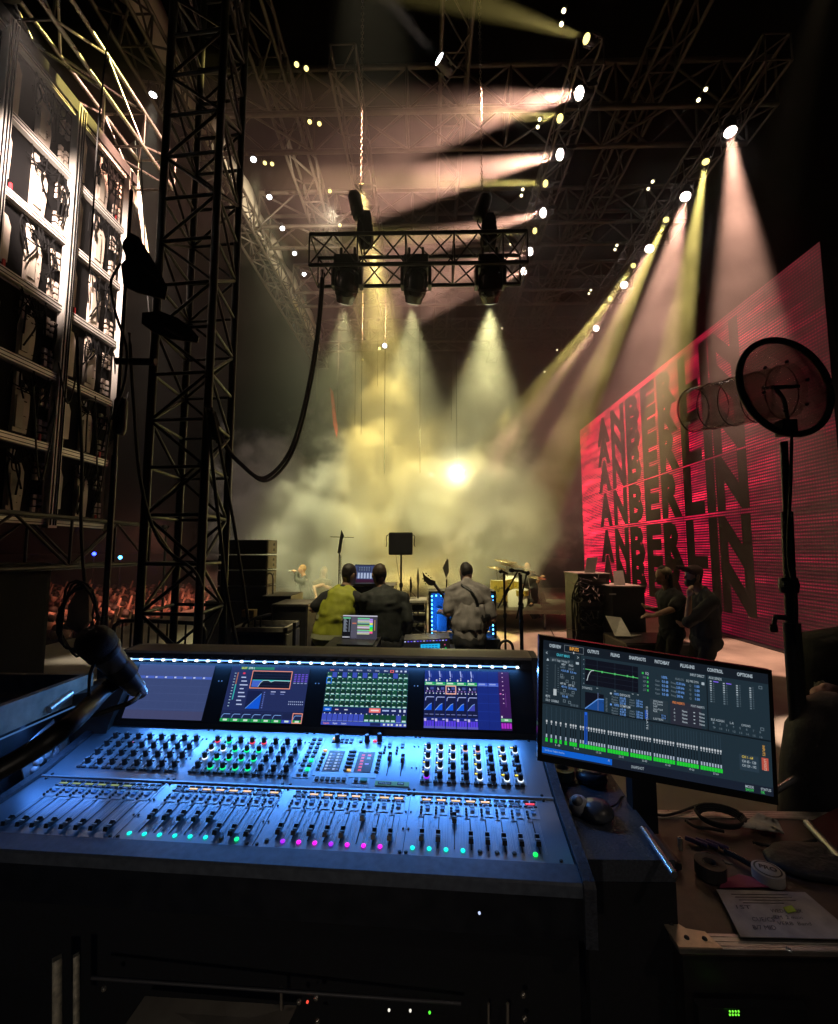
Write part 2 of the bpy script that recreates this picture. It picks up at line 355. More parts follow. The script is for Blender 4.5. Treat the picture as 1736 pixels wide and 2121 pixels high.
# black side curtain where the stage ends on the right, and the far one behind the smoke
def curtain(name, label, A, B, z0, z1, amp=.07, pitch=.28):
    A, B = Vector((*A, 0)), Vector((*B, 0)); d = B - A; n = int(d.length / pitch * 6); nrm = Vector((-d.y, d.x, 0)).normalized(); vs = []; rnd = random.Random(3)
    for i in range(n + 1):
        t = i / n; w = math.sin(i * 1.047 + .6 * math.sin(i * .21)) * amp + .5 * amp * math.sin(i * .33)
        for z in (z0, (z0 + z1) / 2, z1): vs.append(A + d * t + nrm * w * (1.0 if z < z1 else .6) + Vector((0, 0, z)))
    fs = [(i * 3 + k, (i + 1) * 3 + k, (i + 1) * 3 + k + 1, i * 3 + k + 1) for i in range(n) for k in range(2)]
    o = MB().add(vs, fs, 0, True).build(name, CLOTHB); return tag(o, label, "curtain")
curtain("stage_curtain", "tall black curtain hanging beyond the near end of the red screen", (6.75, 6.45), (7.1, 1.0), 0, 10.5)


# ------------------------------------------------------------------ trusses
def truss(name, label, cat, A, B, w, h, bay=.6, r=.025, rd=.014, m=None, group=None, side=None):
    A, B = Vector(A), Vector(B); d = (B - A); L = d.length; d.normalize()
    u = (d.cross(Vector((0, 0, 1)))).normalized() if abs(d.z) < .9 else Vector(side or (1, 0, 0)); v = u.cross(d).normalized()
    t = thing(name, label, cat, A, group=group); m = m or DSTEEL
    cs = [(u * (i * w / 2) + v * (j * h / 2)) for i, j in ((-1, -1), (1, -1), (1, 1), (-1, 1))]
    for c in cs: MB().bar(A + c, B + c, r, 8).build("main_tube", m, t)
    lat = MB(); n = max(1, round(L / bay)); b = L / n
    for f in range(4):
        p, q = cs[f], cs[(f + 1) % 4]
        for i in range(n + 1):
            if i % 2 == 0 or i == n: lat.bar(A + d * (b * i) + p, A + d * (b * i) + q, rd, 5, caps=False)
        for i in range(n):
            s_, e_ = (p, q) if i % 2 == 0 else (q, p)
            lat.bar(A + d * (b * i) + s_, A + d * (b * (i + 1)) + e_, rd, 5, caps=False)
    lat.build("lattice", m, t)
    return t
ROOFM = mat("roof_truss_steel", (.065, .053, .043), .5, .3, .35, 4)
truss("roof_truss", "long lattice truss running along the open front edge of the roof under the pale fabric", "truss", (-4.55, 4, 9.85), (-4.55, 18, 9.85), .5, .55, .5, .035, .018, ROOFM)
for y, s in ((8.0, "first"), (10.9, "second"), (13.8, "third"), (17.2, "farthest")):
    truss("roof_truss", f"dusty steel roof truss crossing the stage, {s} of the cross trusses from the camera", "truss", (-4.4, y, 10.6), (6.6, y, 10.6), .8, .95, 1.0, .05, .026, ROOFM, "cross trusses of the stage roof")
for x, s in ((-2.9, "left of centre"), (.5, "over the middle"), (4.3, "toward the red screen")):
    truss("roof_truss", f"dim roof truss running into the distance under the stage roof, {s}", "truss", (x, 4.5, 10.75), (x, 17.2, 10.75), .5, .5, .7, .035, .018, ROOFM, "lengthwise trusses of the stage roof")
# pale fabric strip under the eaves
FAB = mat("roof_fabric", (.55, .5, .42), .8, 0, .25, 1.2)
vs = []; n = 60
for i in range(n + 1):
    y = 5 + 13 * i / n
    for k in range(4): vs.append((-4.62 + .05 * math.sin(i * .7 + k), y, 10.22 + k * .3 + .03 * math.sin(i * 1.1)))
o = MB().add(vs, [(i * 4 + k, i * 4 + k + 1, (i + 1) * 4 + k + 1, (i + 1) * 4 + k) for i in range(n) for k in range(3)], 0, True).build("roof_fabric", FAB)
o.modifiers.new("thick", 'SOLIDIFY').thickness = .01
tag(o, "pale fabric strip stretched along the edge of the roof", "roof fabric")
for xx, s in ((PZ(1200, 193, RZ).x + .15, "over the middle of the stage"), (PZ(1420, 407, RZ).x + .15, "above the red screen"), (-1.35, "carrying yellow lamps left of centre")):
    truss("lighting_truss", "dark lighting truss " + s, "truss", (xx, 6.2, RZ + .55), (xx, 17, RZ + .55), .4, .45, .55, .025, .014, ROOFM, "lighting trusses over the stage")
# ------------------------------------------------------------------ hanging truss with three moving lamps
HY = 6.0
TL, TR_ = PY(650, 541, HY), PY(1085, 536, HY); TL.z = TR_.z = (TL.z + TR_.z) / 2
truss("hanging_truss", "short black box truss hung on two chain hoists over the stage", "truss", TL, TR_, .5, .46, .36, .028, .013, BLACK)
def moving_head(px, label, tilt):
    top = PY(px, 552, HY); lens = PY(px - 6 * (tilt < 0) , 628, HY + .2)
    t = thing("moving_head_light", label, "stage light", (top.x, top.y, top.z), group="moving lamps under the hanging truss")
    MB().box((top.x, HY, top.z + .02), (.36, .3, .16), bevel=.03).build("base", BLACK, t)
    y = MB()
    for s in (-1, 1): y.box((top.x + s * .2, HY, top.z - .17), (.05, .16, .32), bevel=.02)
    y.box((top.x, HY, top.z - .05), (.44, .18, .05)); y.build("yoke", BLACK, t)
    c = Vector((top.x, HY, top.z - .2)); ax = (lens - c).normalized(); L = (lens - c).length
    MB().lathe([(.02, -.16), (.12, -.155), (.165, -.06), (.175, .04), (.165, L * .55), (.15, L * .7), (.14, L * .72), (.12, L * .98), (.105, L)], c, ax, 20).build("head", GLOSS, t)
    MB().lathe([(.1, L * .985), (.09, L + .006), (.0, L + .012)], c, ax, 16, cap=False).build("lens", emit("lens_pale", (.9, .92, .6), 1.2), t)
    MB().lathe([(.178, .1), (.182, .12), (.178, .14)], c, ax, 20, cap=False).build("trim_ring", DSTEEL, t)
    ho = MB()
    for s in (-1, 1): ho.bar((top.x + s * .1, HY, top.z + .08), (top.x + s * .1, HY + .02, top.z + .3), .022, 6)
    ho.build("clamp", DSTEEL, t)
    e = PY(px - 15, 900, 8.5)
    spot("moving_head_beam", c + ax * (L + .03), e, 23, MOVER_P * {720: .45, 862: .6, 1015: 1.1}[px], PALE, .7, .08)
moving_head(720, "left moving head lamp under the hanging truss", -1)
moving_head(862, "middle moving head lamp under the hanging truss", -1)
moving_head(1015, "right moving head lamp under the hanging truss", 1)
# chain hoists
CHAINM = mat("chain_steel", (.25, .22, .18), .4, .8)
for (mx, my, bx, by, cx_, lab) in ((738, 425, 757, 470, 746, "chain hoist motor over the left end of the hanging truss"), (1000, 428, 1012, 475, 999, "chain hoist motor leaning over the right end of the hanging truss")):
    p = PY(mx, my, HY); q = PY(bx, by, HY + .1)
    t = thing("chain_hoist", lab, "hoist", p, group="chain hoists")
    lean = Vector((.16 if mx > 900 else -.1, 0, .45)).normalized()
    MB().lathe([(.03, -.2), (.09, -.19), (.1, -.02), (.1, .12), (.085, .18), (.03, .2)], p, lean, 14).build("motor_body", BLACK, t)
    b = MB(); b.add([q + Vector((x * w, y * d, z)) for z, w, d in ((.22, .07, .06), (.1, .1, .09), (-.15, .115, .1), (-.3, .09, .08)) for x, y in ((-1, -1), (1, -1), (1, 1), (-1, 1))],
          [(4 * k + i, 4 * k + (i + 1) % 4, 4 * k + 4 + (i + 1) % 4, 4 * k + 4 + i) for k in range(3) for i in range(4)] + [(12, 13, 14, 15), (3, 2, 1, 0)])
    b.build("chain_bag", CLOTHB, t)
    ch = MB(); top = Vector((PY(cx_, my, HY).x, HY, 11.2)); k = 0; z = p.z + .15
    while z < 10.6:
        o_ = Vector((top.x, HY, z)); a = (Vector((.016, 0, 0)) if k % 2 else Vector((0, .016, 0)))
        ch.tube([o_ + Vector((0, 0, .035)), o_ + a + Vector((0, 0, .015)), o_ + a - Vector((0, 0, .015)), o_ - Vector((0, 0, .035)), o_ - a - Vector((0, 0, .015)), o_ - a + Vector((0, 0, .015))], .006, 4, closed=True)
        z += .055; k += 1
    ch.build("chain", CHAINM, t)
    MB().tube(arc([p - lean * .2, p - lean * .3 + Vector((.03, 0, 0)), Vector((q.x, HY, TL.z + .3)), Vector((q.x, HY, TL.z + .1))], 5), .012, 6).build("hook", DSTEEL, t)
# heavy cable drooping from the truss to the tower
a = [PY(668, 560, 6.0), PY(655, 700, 5.8), PY(632, 830, 5.5), PY(600, 935, 5.1), PY(548, 990, 4.7), PY(500, 962, 4.4), PY(462, 915, 4.2), PY(436, 845, 4.05)]
o = MB().tube(arc(a, 8), .022, 7).tube([q + Vector((.02, .03, -.025)) for q in arc(a, 8)], .017, 6).build("drooping_cable", RUBBER)
tag(o, "thick black cable drooping from the hanging truss to the lattice tower", "cable")

# ------------------------------------------------------------------ roof lamps in rows
def lamp_kind(lensmat, s):
    b = MB().lathe([(.03, -.34), (.1, -.33), (.125, -.2), (.12, -.05), (.13, 0)], (0, 0, 0), (0, 0, 1), 14).box((0, 0, -.2), (.34, .1, .08)).box((.16, 0, -.2), (.03, .08, .3)).box((-.16, 0, -.2), (.03, .08, .3))
    l = MB().lathe([(.112, -.005), (.112, .004), (.0, .012)], (0, 0, 0), (0, 0, 1), 14, cap=False)
    return b, l
_proto = {}
def roof_lamp(p, d, label, group, lensmat, s=1.0):
    M = Matrix.Translation(p) @ d.to_track_quat('Z', 'Y').to_matrix().to_4x4() @ Matrix.Scale(s, 4)
    if lensmat.name not in _proto:
        t = bpy.data.objects.new("stage_spotlight", None); COL.objects.link(t); WM[t] = Matrix.Identity(4)
        b, l = lamp_kind(lensmat, 1); b.build("lamp_body", BLACK, t); l.build("lens", lensmat, t); _proto[lensmat.name] = t
    else: t = dup(_proto[lensmat.name])
    t.location = p; t.rotation_euler = M.to_euler(); t.scale = (s, s, s)
    tag(t, label, "stage light", group); return t
NTH = ["nearest", "second from the camera", "third from the camera", "fourth from the camera", "fifth from the camera", "sixth from the camera", "seventh from the camera", "eighth from the camera"]
def beam_lamp(px, end, dy, wpx, power, col, lens, s, label, grp, k):
    p = PZ(px[0], px[1], RZ); t = PY(end[0], end[1], p.y + dy); d = t - p; L = d.length
    half = math.degrees(math.atan((wpx / 2 / FPX) * t.y / L))
    roof_lamp(p, (EYE - p).normalized() * .45 + d.normalized(), f"{label}, {NTH[k]}", grp, lens, s)
    if power: spot("spotlight_beam", p + d.normalized() * .08, t, half, power, col, .25, .09 * s)
for k, (a, b, w) in enumerate(ROW_A): beam_lamp(a, b, -.4, w, ROWA_P * (1, 1, .6, .3, .2)[k], PINK, LENS_P, .8, "pink white spotlight on the truss over the middle of the stage", "pink spotlights over mid stage", k)
for k, (a, b, w) in enumerate(ROW_AY): beam_lamp(a, b, -.6, w, ROWAY_P * (2, 1, 1, 1)[k], AMB, LENS_Y, .55, "small amber spotlight beaming left over the middle of the stage", "amber spotlights over mid stage", k)
for k, (a, b, w) in enumerate(ROW_B): beam_lamp(a, b, (.2, -.1, -.4, -.6, -.6)[k], w, ROWB_P, PINK, LENS_P, .85, "pink white spotlight in the row above the red screen", "pink spotlights above the screen", k)
for k, (a, b, w) in enumerate(ROW_BY): beam_lamp(a, b, (.3, 0, -.3, -.4)[k], w, ROWBY_P, AMB, LENS_Y, .55, "amber spotlight in the row above the red screen", "amber spotlights above the screen", k)
GL = [(1168, 22), (1163, 50), (1118, 247), (1114, 263), (1083, 392), (1080, 405), (1462, 185), (1447, 207), (1352, 376), (1343, 391), (1278, 508), (1274, 517), (1224, 601), (1220, 608), (1154, 725), (1128, 770), (1058, 505), (1040, 680)]
LENS_G = emit("lens_glint", (1, .85, .5), 4)
for k, px in enumerate(GL):
    p = PZ(px[0], px[1], RZ - .25); ov = "over the middle of the stage" if px[0] < 1200 and px[1] < 600 else "above the red screen"
    roof_lamp(p, (EYE + Vector((0, 3, -1)) - p).normalized(), f"tiny unaimed lamp glinting in a pair {ov}", "small glinting lamps on the roof rig", LENS_G, .25)
LEFT_W = [(525, 330), (558, 408), (585, 473), (610, 525), (630, 568)]
for k, px in enumerate(LEFT_W):
    p = PZ(px[0], px[1], RZ); roof_lamp(p, (EYE - p).normalized() + Vector((.2, .3, -.8)), f"cool white lamp on the left edge of the roof, {NTH[k]}", "cool white lamps on the left roof edge", LENS_W, .45)
    spot("side_lamp_beam", p + Vector((0, .05, -.15)), p + Vector((.1, .6, -4)), 16, SIDE_P, (.95, .92, .5), .6, .1)
DOT = [(390, 320), (438, 340), (455, 605), (503, 615), (232, 810), (268, 815), (555, 950), (605, 1120)]
for k, (zx, zy) in enumerate(DOT):
    p = PZ((500 + zx / 2.17) * .904, zy / 2.17 * .904, RZ + .2); roof_lamp(p, (EYE - p).normalized() + Vector((0, .2, -.4)), f"small yellow lamp on the dark truss left of centre, {NTH[k]}", "yellow lamps left of centre", LENS_Y, .32)
p = PZ(910, 122, RZ + .2); roof_lamp(p, Vector((-.6, -.5, .15)), "white lamp beaming up left below the nearest cross truss", "single lamps", LENS_W, .75)
spot("upward_beam", p + Vector((-.08, -.06, .02)), PY(790, -20, p.y - .6), 6, UP_P, (1, .8, .65), .5, .06)
# far side blinder lamps on a stand bar in the smoke
LENS_B = emit("lens_blinder", (1, .93, .6), 60)
for px, s, l in (((948, 980), 1.3, LENS_B), ((893, 983), .8, LENS_W), ((840, 983), .7, LENS_W)):
    p = PY(px[0], px[1], 17.0 if s < 1 else 12.2); roof_lamp(p, (EYE - p).normalized(), {1.3: "dazzling yellow lamp shining at the camera out of the smoke", .8: "dim white lamp beside the dazzling lamp in the smoke", .7: "dim white lamp farther left of the dazzling lamp"}[s], "lamps facing the camera in the smoke", l, s)
p = PY(948, 980, 12.2); spot("blinder_beam", p + (EYE - p).normalized() * .1, EYE + Vector((-1.0, 0, -.2)), 60, BLIND_P, (1, .88, .45), .6, .1)
rods = MB()
for px in (948, 893, 840):
    y = 12.2 if px == 948 else 17.0; p = PY(px, 980, y); rods.bar((p.x, y + .25, p.z - .1), (p.x, y + .25, 10.2), .012, 5)
tag(rods.build("lamp_drop_rods", ROOFM), "thin rods holding the lamps that face the camera in the smoke", "rods")
for x, y, e, s in ((-1.35, 8.2, 6000, "nearer"), (-1.35, 10.0, 5000, "farther")):
    p = Vector((x, y, RZ + .2)); q = Vector((-.9, 12.6, 2.2)); d = (q - p).normalized(); roof_lamp(p, d, f"yellow wash lamp on the dark truss left of centre aimed at the smoke, {s} one", "yellow wash lamps aimed at the smoke", LENS_Y, .45)
    spot("smoke_wash_beam", p + d * .1, q, 17, e * SMOKE_P, (1, .76, .22), .8, .08)
for x, s in ((-2.6, "left"), (1.6, "right")):  # two unseen lamps added to backlight the smoke cloud
    p = Vector((x, 16.6, RZ + .3)); q = Vector((-.6, 12.6, 2.0)); d = (q - p).normalized(); roof_lamp(p, d, f"added yellow fill lamp high on the farthest cross truss behind the smoke, {s} one", "added yellow fill lamps behind the smoke", LENS_Y, .45)
    spot("smoke_back_fill", p + d * .1, q, 17, 6000 * SMOKE_P, (1, .76, .22), .8, .08)
for x, y, e, s in ((-2.4, 14.9, 500, "left"), (-1.1, 15.4, 900, "rear left"), (.9, 15.2, 900, "rear right"), (2.6, 11.2, 220, "right")):  # floor lamps added out of sight to brighten the smoke from within
    p = Vector((x, y, .3)); d = (Vector((x * .6 - .3, 12.9, 3.2)) - p).normalized()
    roof_lamp(p, d, f"added amber floor fill lamp brightening the smoke from below, {s} of the four", "added amber floor fill lamps in the smoke", LENS_Y, .8)
    spot("smoke_floor_fill", p + d * .12, p + d * 4, 55, e * FLOORL, (1, .72, .18), .6, .12)

p = Vector((-1.9, 8.6, 8.9)); q = Vector((-4.62, 11.5, 10.5)); roof_lamp(p, (q - p).normalized(), "added small warm fill lamp washing the pale roof fabric", "single lamps", LENS_Y, .35)  # lamp added only to brighten the roof fabric
spot("fabric_fill", p + (q - p).normalized() * .1, q, 50, 900, (1, .84, .58), .8, .06)
WIRE = mat("bright_wire", (.13, .12, .09), .35, .7)
for k, (px, py0, py1, y) in enumerate(((656, 640, 830, 11.0), (699, 650, 860, 10.2), (735, 640, 880, 10.6), (748, 640, 900, 9.6), (782, 650, 800, 11.4), (796, 560, 980, 10.0), (870, 640, 980, 9.8), (935, 700, 870, 10.8))):
    a = PY(px, py1, y); tag(MB().bar((a.x, y, RZ + .4), a, .006 if k != 5 else .009, 5).build("hanging_wire", WIRE), f"thin bright wire hanging from the roof before the smoke, {('leftmost', 'second', 'third', 'fourth', 'fifth', 'sixth', 'seventh', 'rightmost')[k]} of eight", "wire", "thin wires hanging before the smoke")
p = PY(797, 716, 9.9); roof_lamp(p, (EYE - p).normalized(), "bright white lamp hanging among the wires before the smoke", "single lamps", LENS_W, .45)
p = PY(786, 722, 9.95); roof_lamp(p, (EYE - p).normalized(), "dimmer amber lamp just left of the white one among the wires", "single lamps", LENS_Y, .3)
BAN = mat("red_banner", (.35, .06, .05), .7, 0, .3, 6)
tag(MB().poly([PY(*q, 10.4) for q in ((684, 803), (690, 812), (700, 890), (698, 908), (691, 880))], .03).build("banner", BAN), "narrow red banner hanging left of the smoke", "banner")
# ------------------------------------------------------------------ lattice tower on the left
TOWM = mat("tower_paint", (.008, .0075, .007), .38, .5, .4, 7)
def tower():
    b = {}
    for k, (px, y) in dict(fl=(321, 3.75), fr=(437, 3.7), br=(484, 4.35), bl=(389, 4.4)).items(): b[k] = Vector((PY(px, 700, y).x, y, 0))
    t = thing("truss_tower", "tall black lattice tower standing left of the stage", "truss tower", (b['fl'] + b['fr'] + b['br'] + b['bl']) / 4)
    up = Vector((0, 0, 1)); H = 8.2
    for k in b: MB().bar(b[k], b[k] + up * H, .036, 12).build("leg", TOWM, t)
    z0, dz = .36, .425; lat = MB(); n = int((H - z0) / dz)
    for (p, q, ph) in (('fl', 'fr', 0), ('fr', 'br', 1), ('br', 'bl', 0), ('bl', 'fl', 1)):
        P, Q = b[p], b[q]
        for i in range(n + 1):
            z = z0 + i * dz; lat.bar(P + up * z, Q + up * z, .017, 7, caps=False)
            if i < n:
                a, c = (P, Q) if (i + ph) % 2 == 0 else (Q, P)
                lat.bar(a + up * z, c + up * (z + dz), .015, 7, caps=False)
    lat.build("lattice", TOWM, t)
    for k in b: MB().box(b[k] + Vector((0, 0, .02)), (.2, .2, .04)).build("foot_plate", TOWM, t)
tower()

# ------------------------------------------------------------------ back of the video wall on the far left
WX = -3.8
PLATE = mat("pale_plate", (.46, .39, .34), .55, .1, .25, 5, .1); DARKP = mat("dark_panel", (.0035, .0035, .004), .75, spec=.08); RED = mat("red_tie", (.5, .02, .03), .6)
EXTR = mat("raw_aluminium", (.72, .70, .66), .38, .35, .08, 5)
def wall_back():
    t = thing("video_wall", "back of a tall video wall with pale cabinet plates in an aluminium frame", "video wall", (WX, 3.8, 1.9))
    zs = [2.04 + .727 * i for i in range(7)]; ys = [2.67, 3.44, 4.215, 4.985]
    for y, w in zip(ys, (.09, .09, .1, .05)):
        b = MB().box((WX + .05, y, 4.25), (.07, w, 4.55))
        for s in (-.3, .05, .32): b.box((WX + .088, y + s * w, 4.25), (.008, w * .12, 4.5), mi=1)
        b.build("post", [EXTR, DARKP], t)
    for z in zs:
        b = MB()
        for i in range(3):
            yc = (ys[i] + ys[i + 1]) / 2; L = ys[i + 1] - ys[i] - .09
            b.box((WX + .03, yc, z), (.05, L, .075))
            for s in (-.018, .018): b.box((WX + .057, yc, z + s), (.006, L, .006), mi=1)
        b.build("rail", [EXTR, DARKP], t)
    rnd = random.Random(5)
    for i in range(3):
        for z in zs[:-1]:
            y0, y1 = ys[i] + .05, ys[i + 1] - .03; W = y1 - y0; zc = z + .363
            b = MB().box((WX - .04, (y0 + y1) / 2, zc), (.04, W, .65), mi=1)
            h0 = rnd.uniform(-.3, -.22); h1 = rnd.uniform(.16, .27); dw = rnd.uniform(.10, .2)
            b.poly([(WX + .02, y0 + W * u, zc + h) for u, h in ((.02, h0), (dw, h0 + .01), (dw + .01, h1 - .08), (dw - .04, h1), (.02, h1 + .02))], .05)
            b.poly([(WX + .012, y0 + W * u, zc + h) for u, h in ((.44, -.29), (.64, -.29), (.66, -.1), (.66, .08), (.60, .17), (.53, .2), (.51, .27), (.44, .27))], .05)
            b.poly([(WX + .016, y0 + W * u, zc + h) for u, h in ((.44, -.2), (.52, -.2), (.52, .05), (.44, .05))], .01, mi=2)
            for k in range(9):
                q = Vector((WX + .018, y0 + W * rnd.uniform(.5, .7), zc + rnd.uniform(-.26, .2))); b.box(q, (.004, rnd.uniform(.004, .03), rnd.uniform(.003, .012)), mi=1)
            for k in range(6):
                yy, z1 = y0 + W * rnd.uniform(.25, .98), zc + rnd.uniform(.1, .33); b.tube(arc([(WX + .045, yy, z1), (WX + .06, yy + rnd.uniform(-.04, .04), z1 - .12), (WX + .045, yy + rnd.uniform(-.09, .09), z1 - rnd.uniform(.2, .5))], 4), .008, 5, mi=1)
            b.box((WX + .02, y0 + W * .5, zc - .1), (.02, W * .1, .3), mi=2); b.box((WX + .02, y0 + W * .51, zc + .17), (.02, W * .06, .06), mi=1)
            for yy in (.84, .93):
                for k in range(6): b.box((WX + .0, y0 + W * yy + rnd.uniform(-.004, .004), zc - .26 + .065 * k + (.12 if k > 2 else 0)), (.03, W * .05, rnd.uniform(.03, .055)), mi=0)
            for k in range(7):
                a0 = rnd.uniform(.3, .9); p = Vector((WX + .035, y0 + W * a0, zc + .3)); e = Vector((WX + .03, y0 + W * rnd.uniform(.25, .95), zc + rnd.uniform(.05, .25)))
                b.tube(arc([p, (p + e) / 2 + Vector((.03, rnd.uniform(-.08, .08), -.1)), e], 5), .006, 5, mi=1)
            if rnd.random() < .75: b.box((WX + .03, y0 + W * rnd.choice((.12, .82)), zc - .3), (.015, .02, .1), mi=3)
            b.build("cabinet", [PLATE, DARKP, mat("plate_recess", (.4, .36, .31), .6), RED], t)
    b = MB()
    for k in range(5):
        y = 3.9 + .25 * k; b.tube(arc([(WX + .08, y, 2.7 + rnd.random()), (WX + .12, y + .1, 2.4 + rnd.random()), (WX + .09, y + .25, 2.8 + rnd.random())], 6), .008, 5)
    b.build("cable_loops", RUBBER, t)
    MB().box((WX, 3.9, 6.47), (.16, 2.4, .12)).build("hanging_beam", BLACK, t)
wall_back()
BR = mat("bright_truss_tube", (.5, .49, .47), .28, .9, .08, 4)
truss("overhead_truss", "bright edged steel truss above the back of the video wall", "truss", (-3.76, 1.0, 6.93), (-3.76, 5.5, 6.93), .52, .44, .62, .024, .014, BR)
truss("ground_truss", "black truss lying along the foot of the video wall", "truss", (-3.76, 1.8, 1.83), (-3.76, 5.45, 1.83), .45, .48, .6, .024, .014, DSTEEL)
p = Vector((-2.75, 2.45, 5.4))
roof_lamp(p, (Vector((-3.8, 4.3, 5.6)) - p).normalized(), "warm white work lamp beside the back of the video wall", "work lamps", LENS_W, .8)
spot("work_lamp_beam", p + (Vector((-3.8, 4.2, 5.5)) - p).normalized() * .15, (-3.8, 4.5, 5.0), 28, WORK_P, (1, .76, .63), .8, .08)
p = Vector((-4.5, 6.4, 9.2)); q = Vector((-4.75, 6.6, 0)); roof_lamp(p, (q - p).normalized(), "added warm fill lamp on the roof edge lighting the deck behind the tower", "single lamps", LENS_W, .5)  # added fill so the deck behind the tower comes out lit
spot("deck_fill", p + (q - p).normalized() * .1, q, 10, DECKL_P, (1, .88, .66), .5, .06)
# pale tarp hanging behind the wall, pipe below it
TARP = mat("pale_tarp", (.5, .5, .43), .75, 0, .25, 2, .3)
def sheet(name, rows, m, thick=.006):
    vs = [p for r in rows for p in r]; n = len(rows[0])
    o = MB().add(vs, [(i * n + k, i * n + k + 1, (i + 1) * n + k + 1, (i + 1) * n + k) for i in range(len(rows) - 1) for k in range(n - 1)], 0, True).build(name, m)
    o.modifiers.new("thick", 'SOLIDIFY').thickness = thick; return o
L, Rr = [(196, 355), (214, 410), (232, 465), (254, 512)], [(281, 290), (288, 370), (297, 450), (308, 525)]
rows = []
for i in range(13):
    t_ = i / 12 * 3; k = min(2, int(t_)); f = t_ - k; a = Vector(L[k]).lerp(Vector(L[k + 1]), f); b_ = Vector(Rr[k]).lerp(Vector(Rr[k + 1]), f)
    rows.append([PY(*(a.lerp(b_, j / 8)), 6.4 + .12 * math.sin(j * 2.1 + i * .35)) for j in range(9)])
tag(sheet("tarp", rows, TARP), "pale tarp hanging in a twist between the video wall and the tower", "tarp")
tag(MB().bar(PY(170, 600, 5.6), PY(262, 512, 5.2), .035, 8).build("slanting_pipe", mat("warm_pipe", (.4, .3, .27), .5, .3)), "slanting pipe behind the antenna between video wall and tower", "pipe")
# black draped case under the wall
rows = []
cs = MB().box((-4.35, 3.55, .82), (1.5, 1.15, 1.64), bevel=.05)
tag(cs.build("draped_case", CLOTHB), "black draped case at the left edge under the video wall", "case")
# stand with two shark fin antennas
AY = 2.0
ANT = mat("antenna_board", (.035, .026, .022), .6, 0, .2, 8)
t = thing("antenna_stand", "thin black stand holding two shark fin antennas left of the tower", "stand", (PY(215, 1150, AY).x, AY, 0))
x0 = PY(262, 560, AY).x
MB().bar((x0, AY, .02), (x0, AY, 1.45), .016, 8).bar((x0, AY, 1.45), (x0, AY, 2.2), .013, 8).bar((x0, AY, 2.2), (x0, AY, 3.55), .009, 8).build("pole", DSTEEL, t)
b = MB().bar(PY(242, 748, AY), PY(323, 750, AY), .018, 8)
b.build("cross_bar", BLACK, t)
MB().lathe([(.02, 0), (.03, .02), (.03, .16), (.02, .18)], PY(247, 900, AY), (0, 0, 1), 10).build("clutch", BLACK, t)
for k in range(3):
    a = k * 2.1 + .4; MB().bar((x0, AY, .42), (x0 + .4 * math.cos(a), AY + .4 * math.sin(a), .012), .012, 6).build("leg", BLACK, t)
for pts, slot, lab, y in (([(270, 481), (255, 500), (253, 512), (262, 535), (250, 548), (255, 590), (283, 604), (342, 619), (347, 595), (330, 560), (303, 515), (288, 491)], ((297, 552), (329, 585)), "upper dark shark fin antenna on the thin stand", AY - .03),
                          ([(296, 650), (331, 646), (370, 661), (395, 680), (413, 700), (410, 711), (355, 703), (319, 690), (295, 672)], ((344, 682), (383, 703)), "lower dark shark fin antenna on the thin stand", AY + .03)):
    t = thing("paddle_antenna", lab, "antenna", PY(*pts[4], y), group="shark fin antennas")
    MB().poly([PY(q[0], q[1], y + .06 * (q[0] - 260) / 100) for q in pts], .012).build("board", ANT, t)
    q0, q1 = slot; n_ = Vector((0, -.012, 0)); a = PY(q0[0], q0[1], y + .06 * (q0[0] - 260) / 100) + n_; c = PY(q1[0], q1[1], y + .06 * (q1[0] - 260) / 100) + n_
    MB().bar(a, c, .006, 6).build("stripe", mat("antenna_stripe", (.14, .1, .085), .6), t)
# cables on the left
for pts, y, r, lab in (([(236, 0), (222, 90), (205, 250), (194, 420), (185, 560)], 3.4, .007, "thin pale cable hanging straight down in front of the video wall frame"),
                       ([(160, 690), (163, 800), (170, 950), (168, 1080), (175, 1200), (192, 1300)], 2.3, .008, "long black cable hanging from the video wall down to the talkback microphone"),
                       ([(268, 690), (278, 850), (292, 1000), (330, 1120), (400, 1180), (418, 1215)], 3.0, .011, "black cable swagging from the antenna stand to the foot of the tower"),
                       ([(250, 545), (230, 585), (240, 650), (262, 720), (258, 790), (232, 870)], 1.97, .006, "thin antenna cable looping beside the shark fin antennas"),
                       ([(432, 850), (440, 960), (458, 1120), (470, 1230), (492, 1340)], 3.5, .014, "inner black cable dropping from the tower to the floor cases"),
                       ([(440, 850), (462, 960), (490, 1120), (515, 1290)], 3.45, .012, "outer black cable dropping from the tower to the barrier"),
                       ([(292, 330), (300, 500), (308, 640), (318, 720)], 4.6, .008, "dim cable hanging between the tarp and the tower")):
    o = MB().tube(arc([PY(*q, y) for q in pts], 7), r, 6).build("hanging_cable", RUBBER); tag(o, lab, "cable", "cables hanging on the left")
b = MB()
for k in range(5): b.tube(arc([PY(428 + k * 2, 842 + k, 3.55), PY(434 + 3 * k, 870, 3.5), PY(440 + 4 * k, 900 + 6 * k, 3.52)], 5), .018, 6)
tag(b.build("cable_bundle", RUBBER), "knot of black cables tied to the tower leg", "cable bundle")
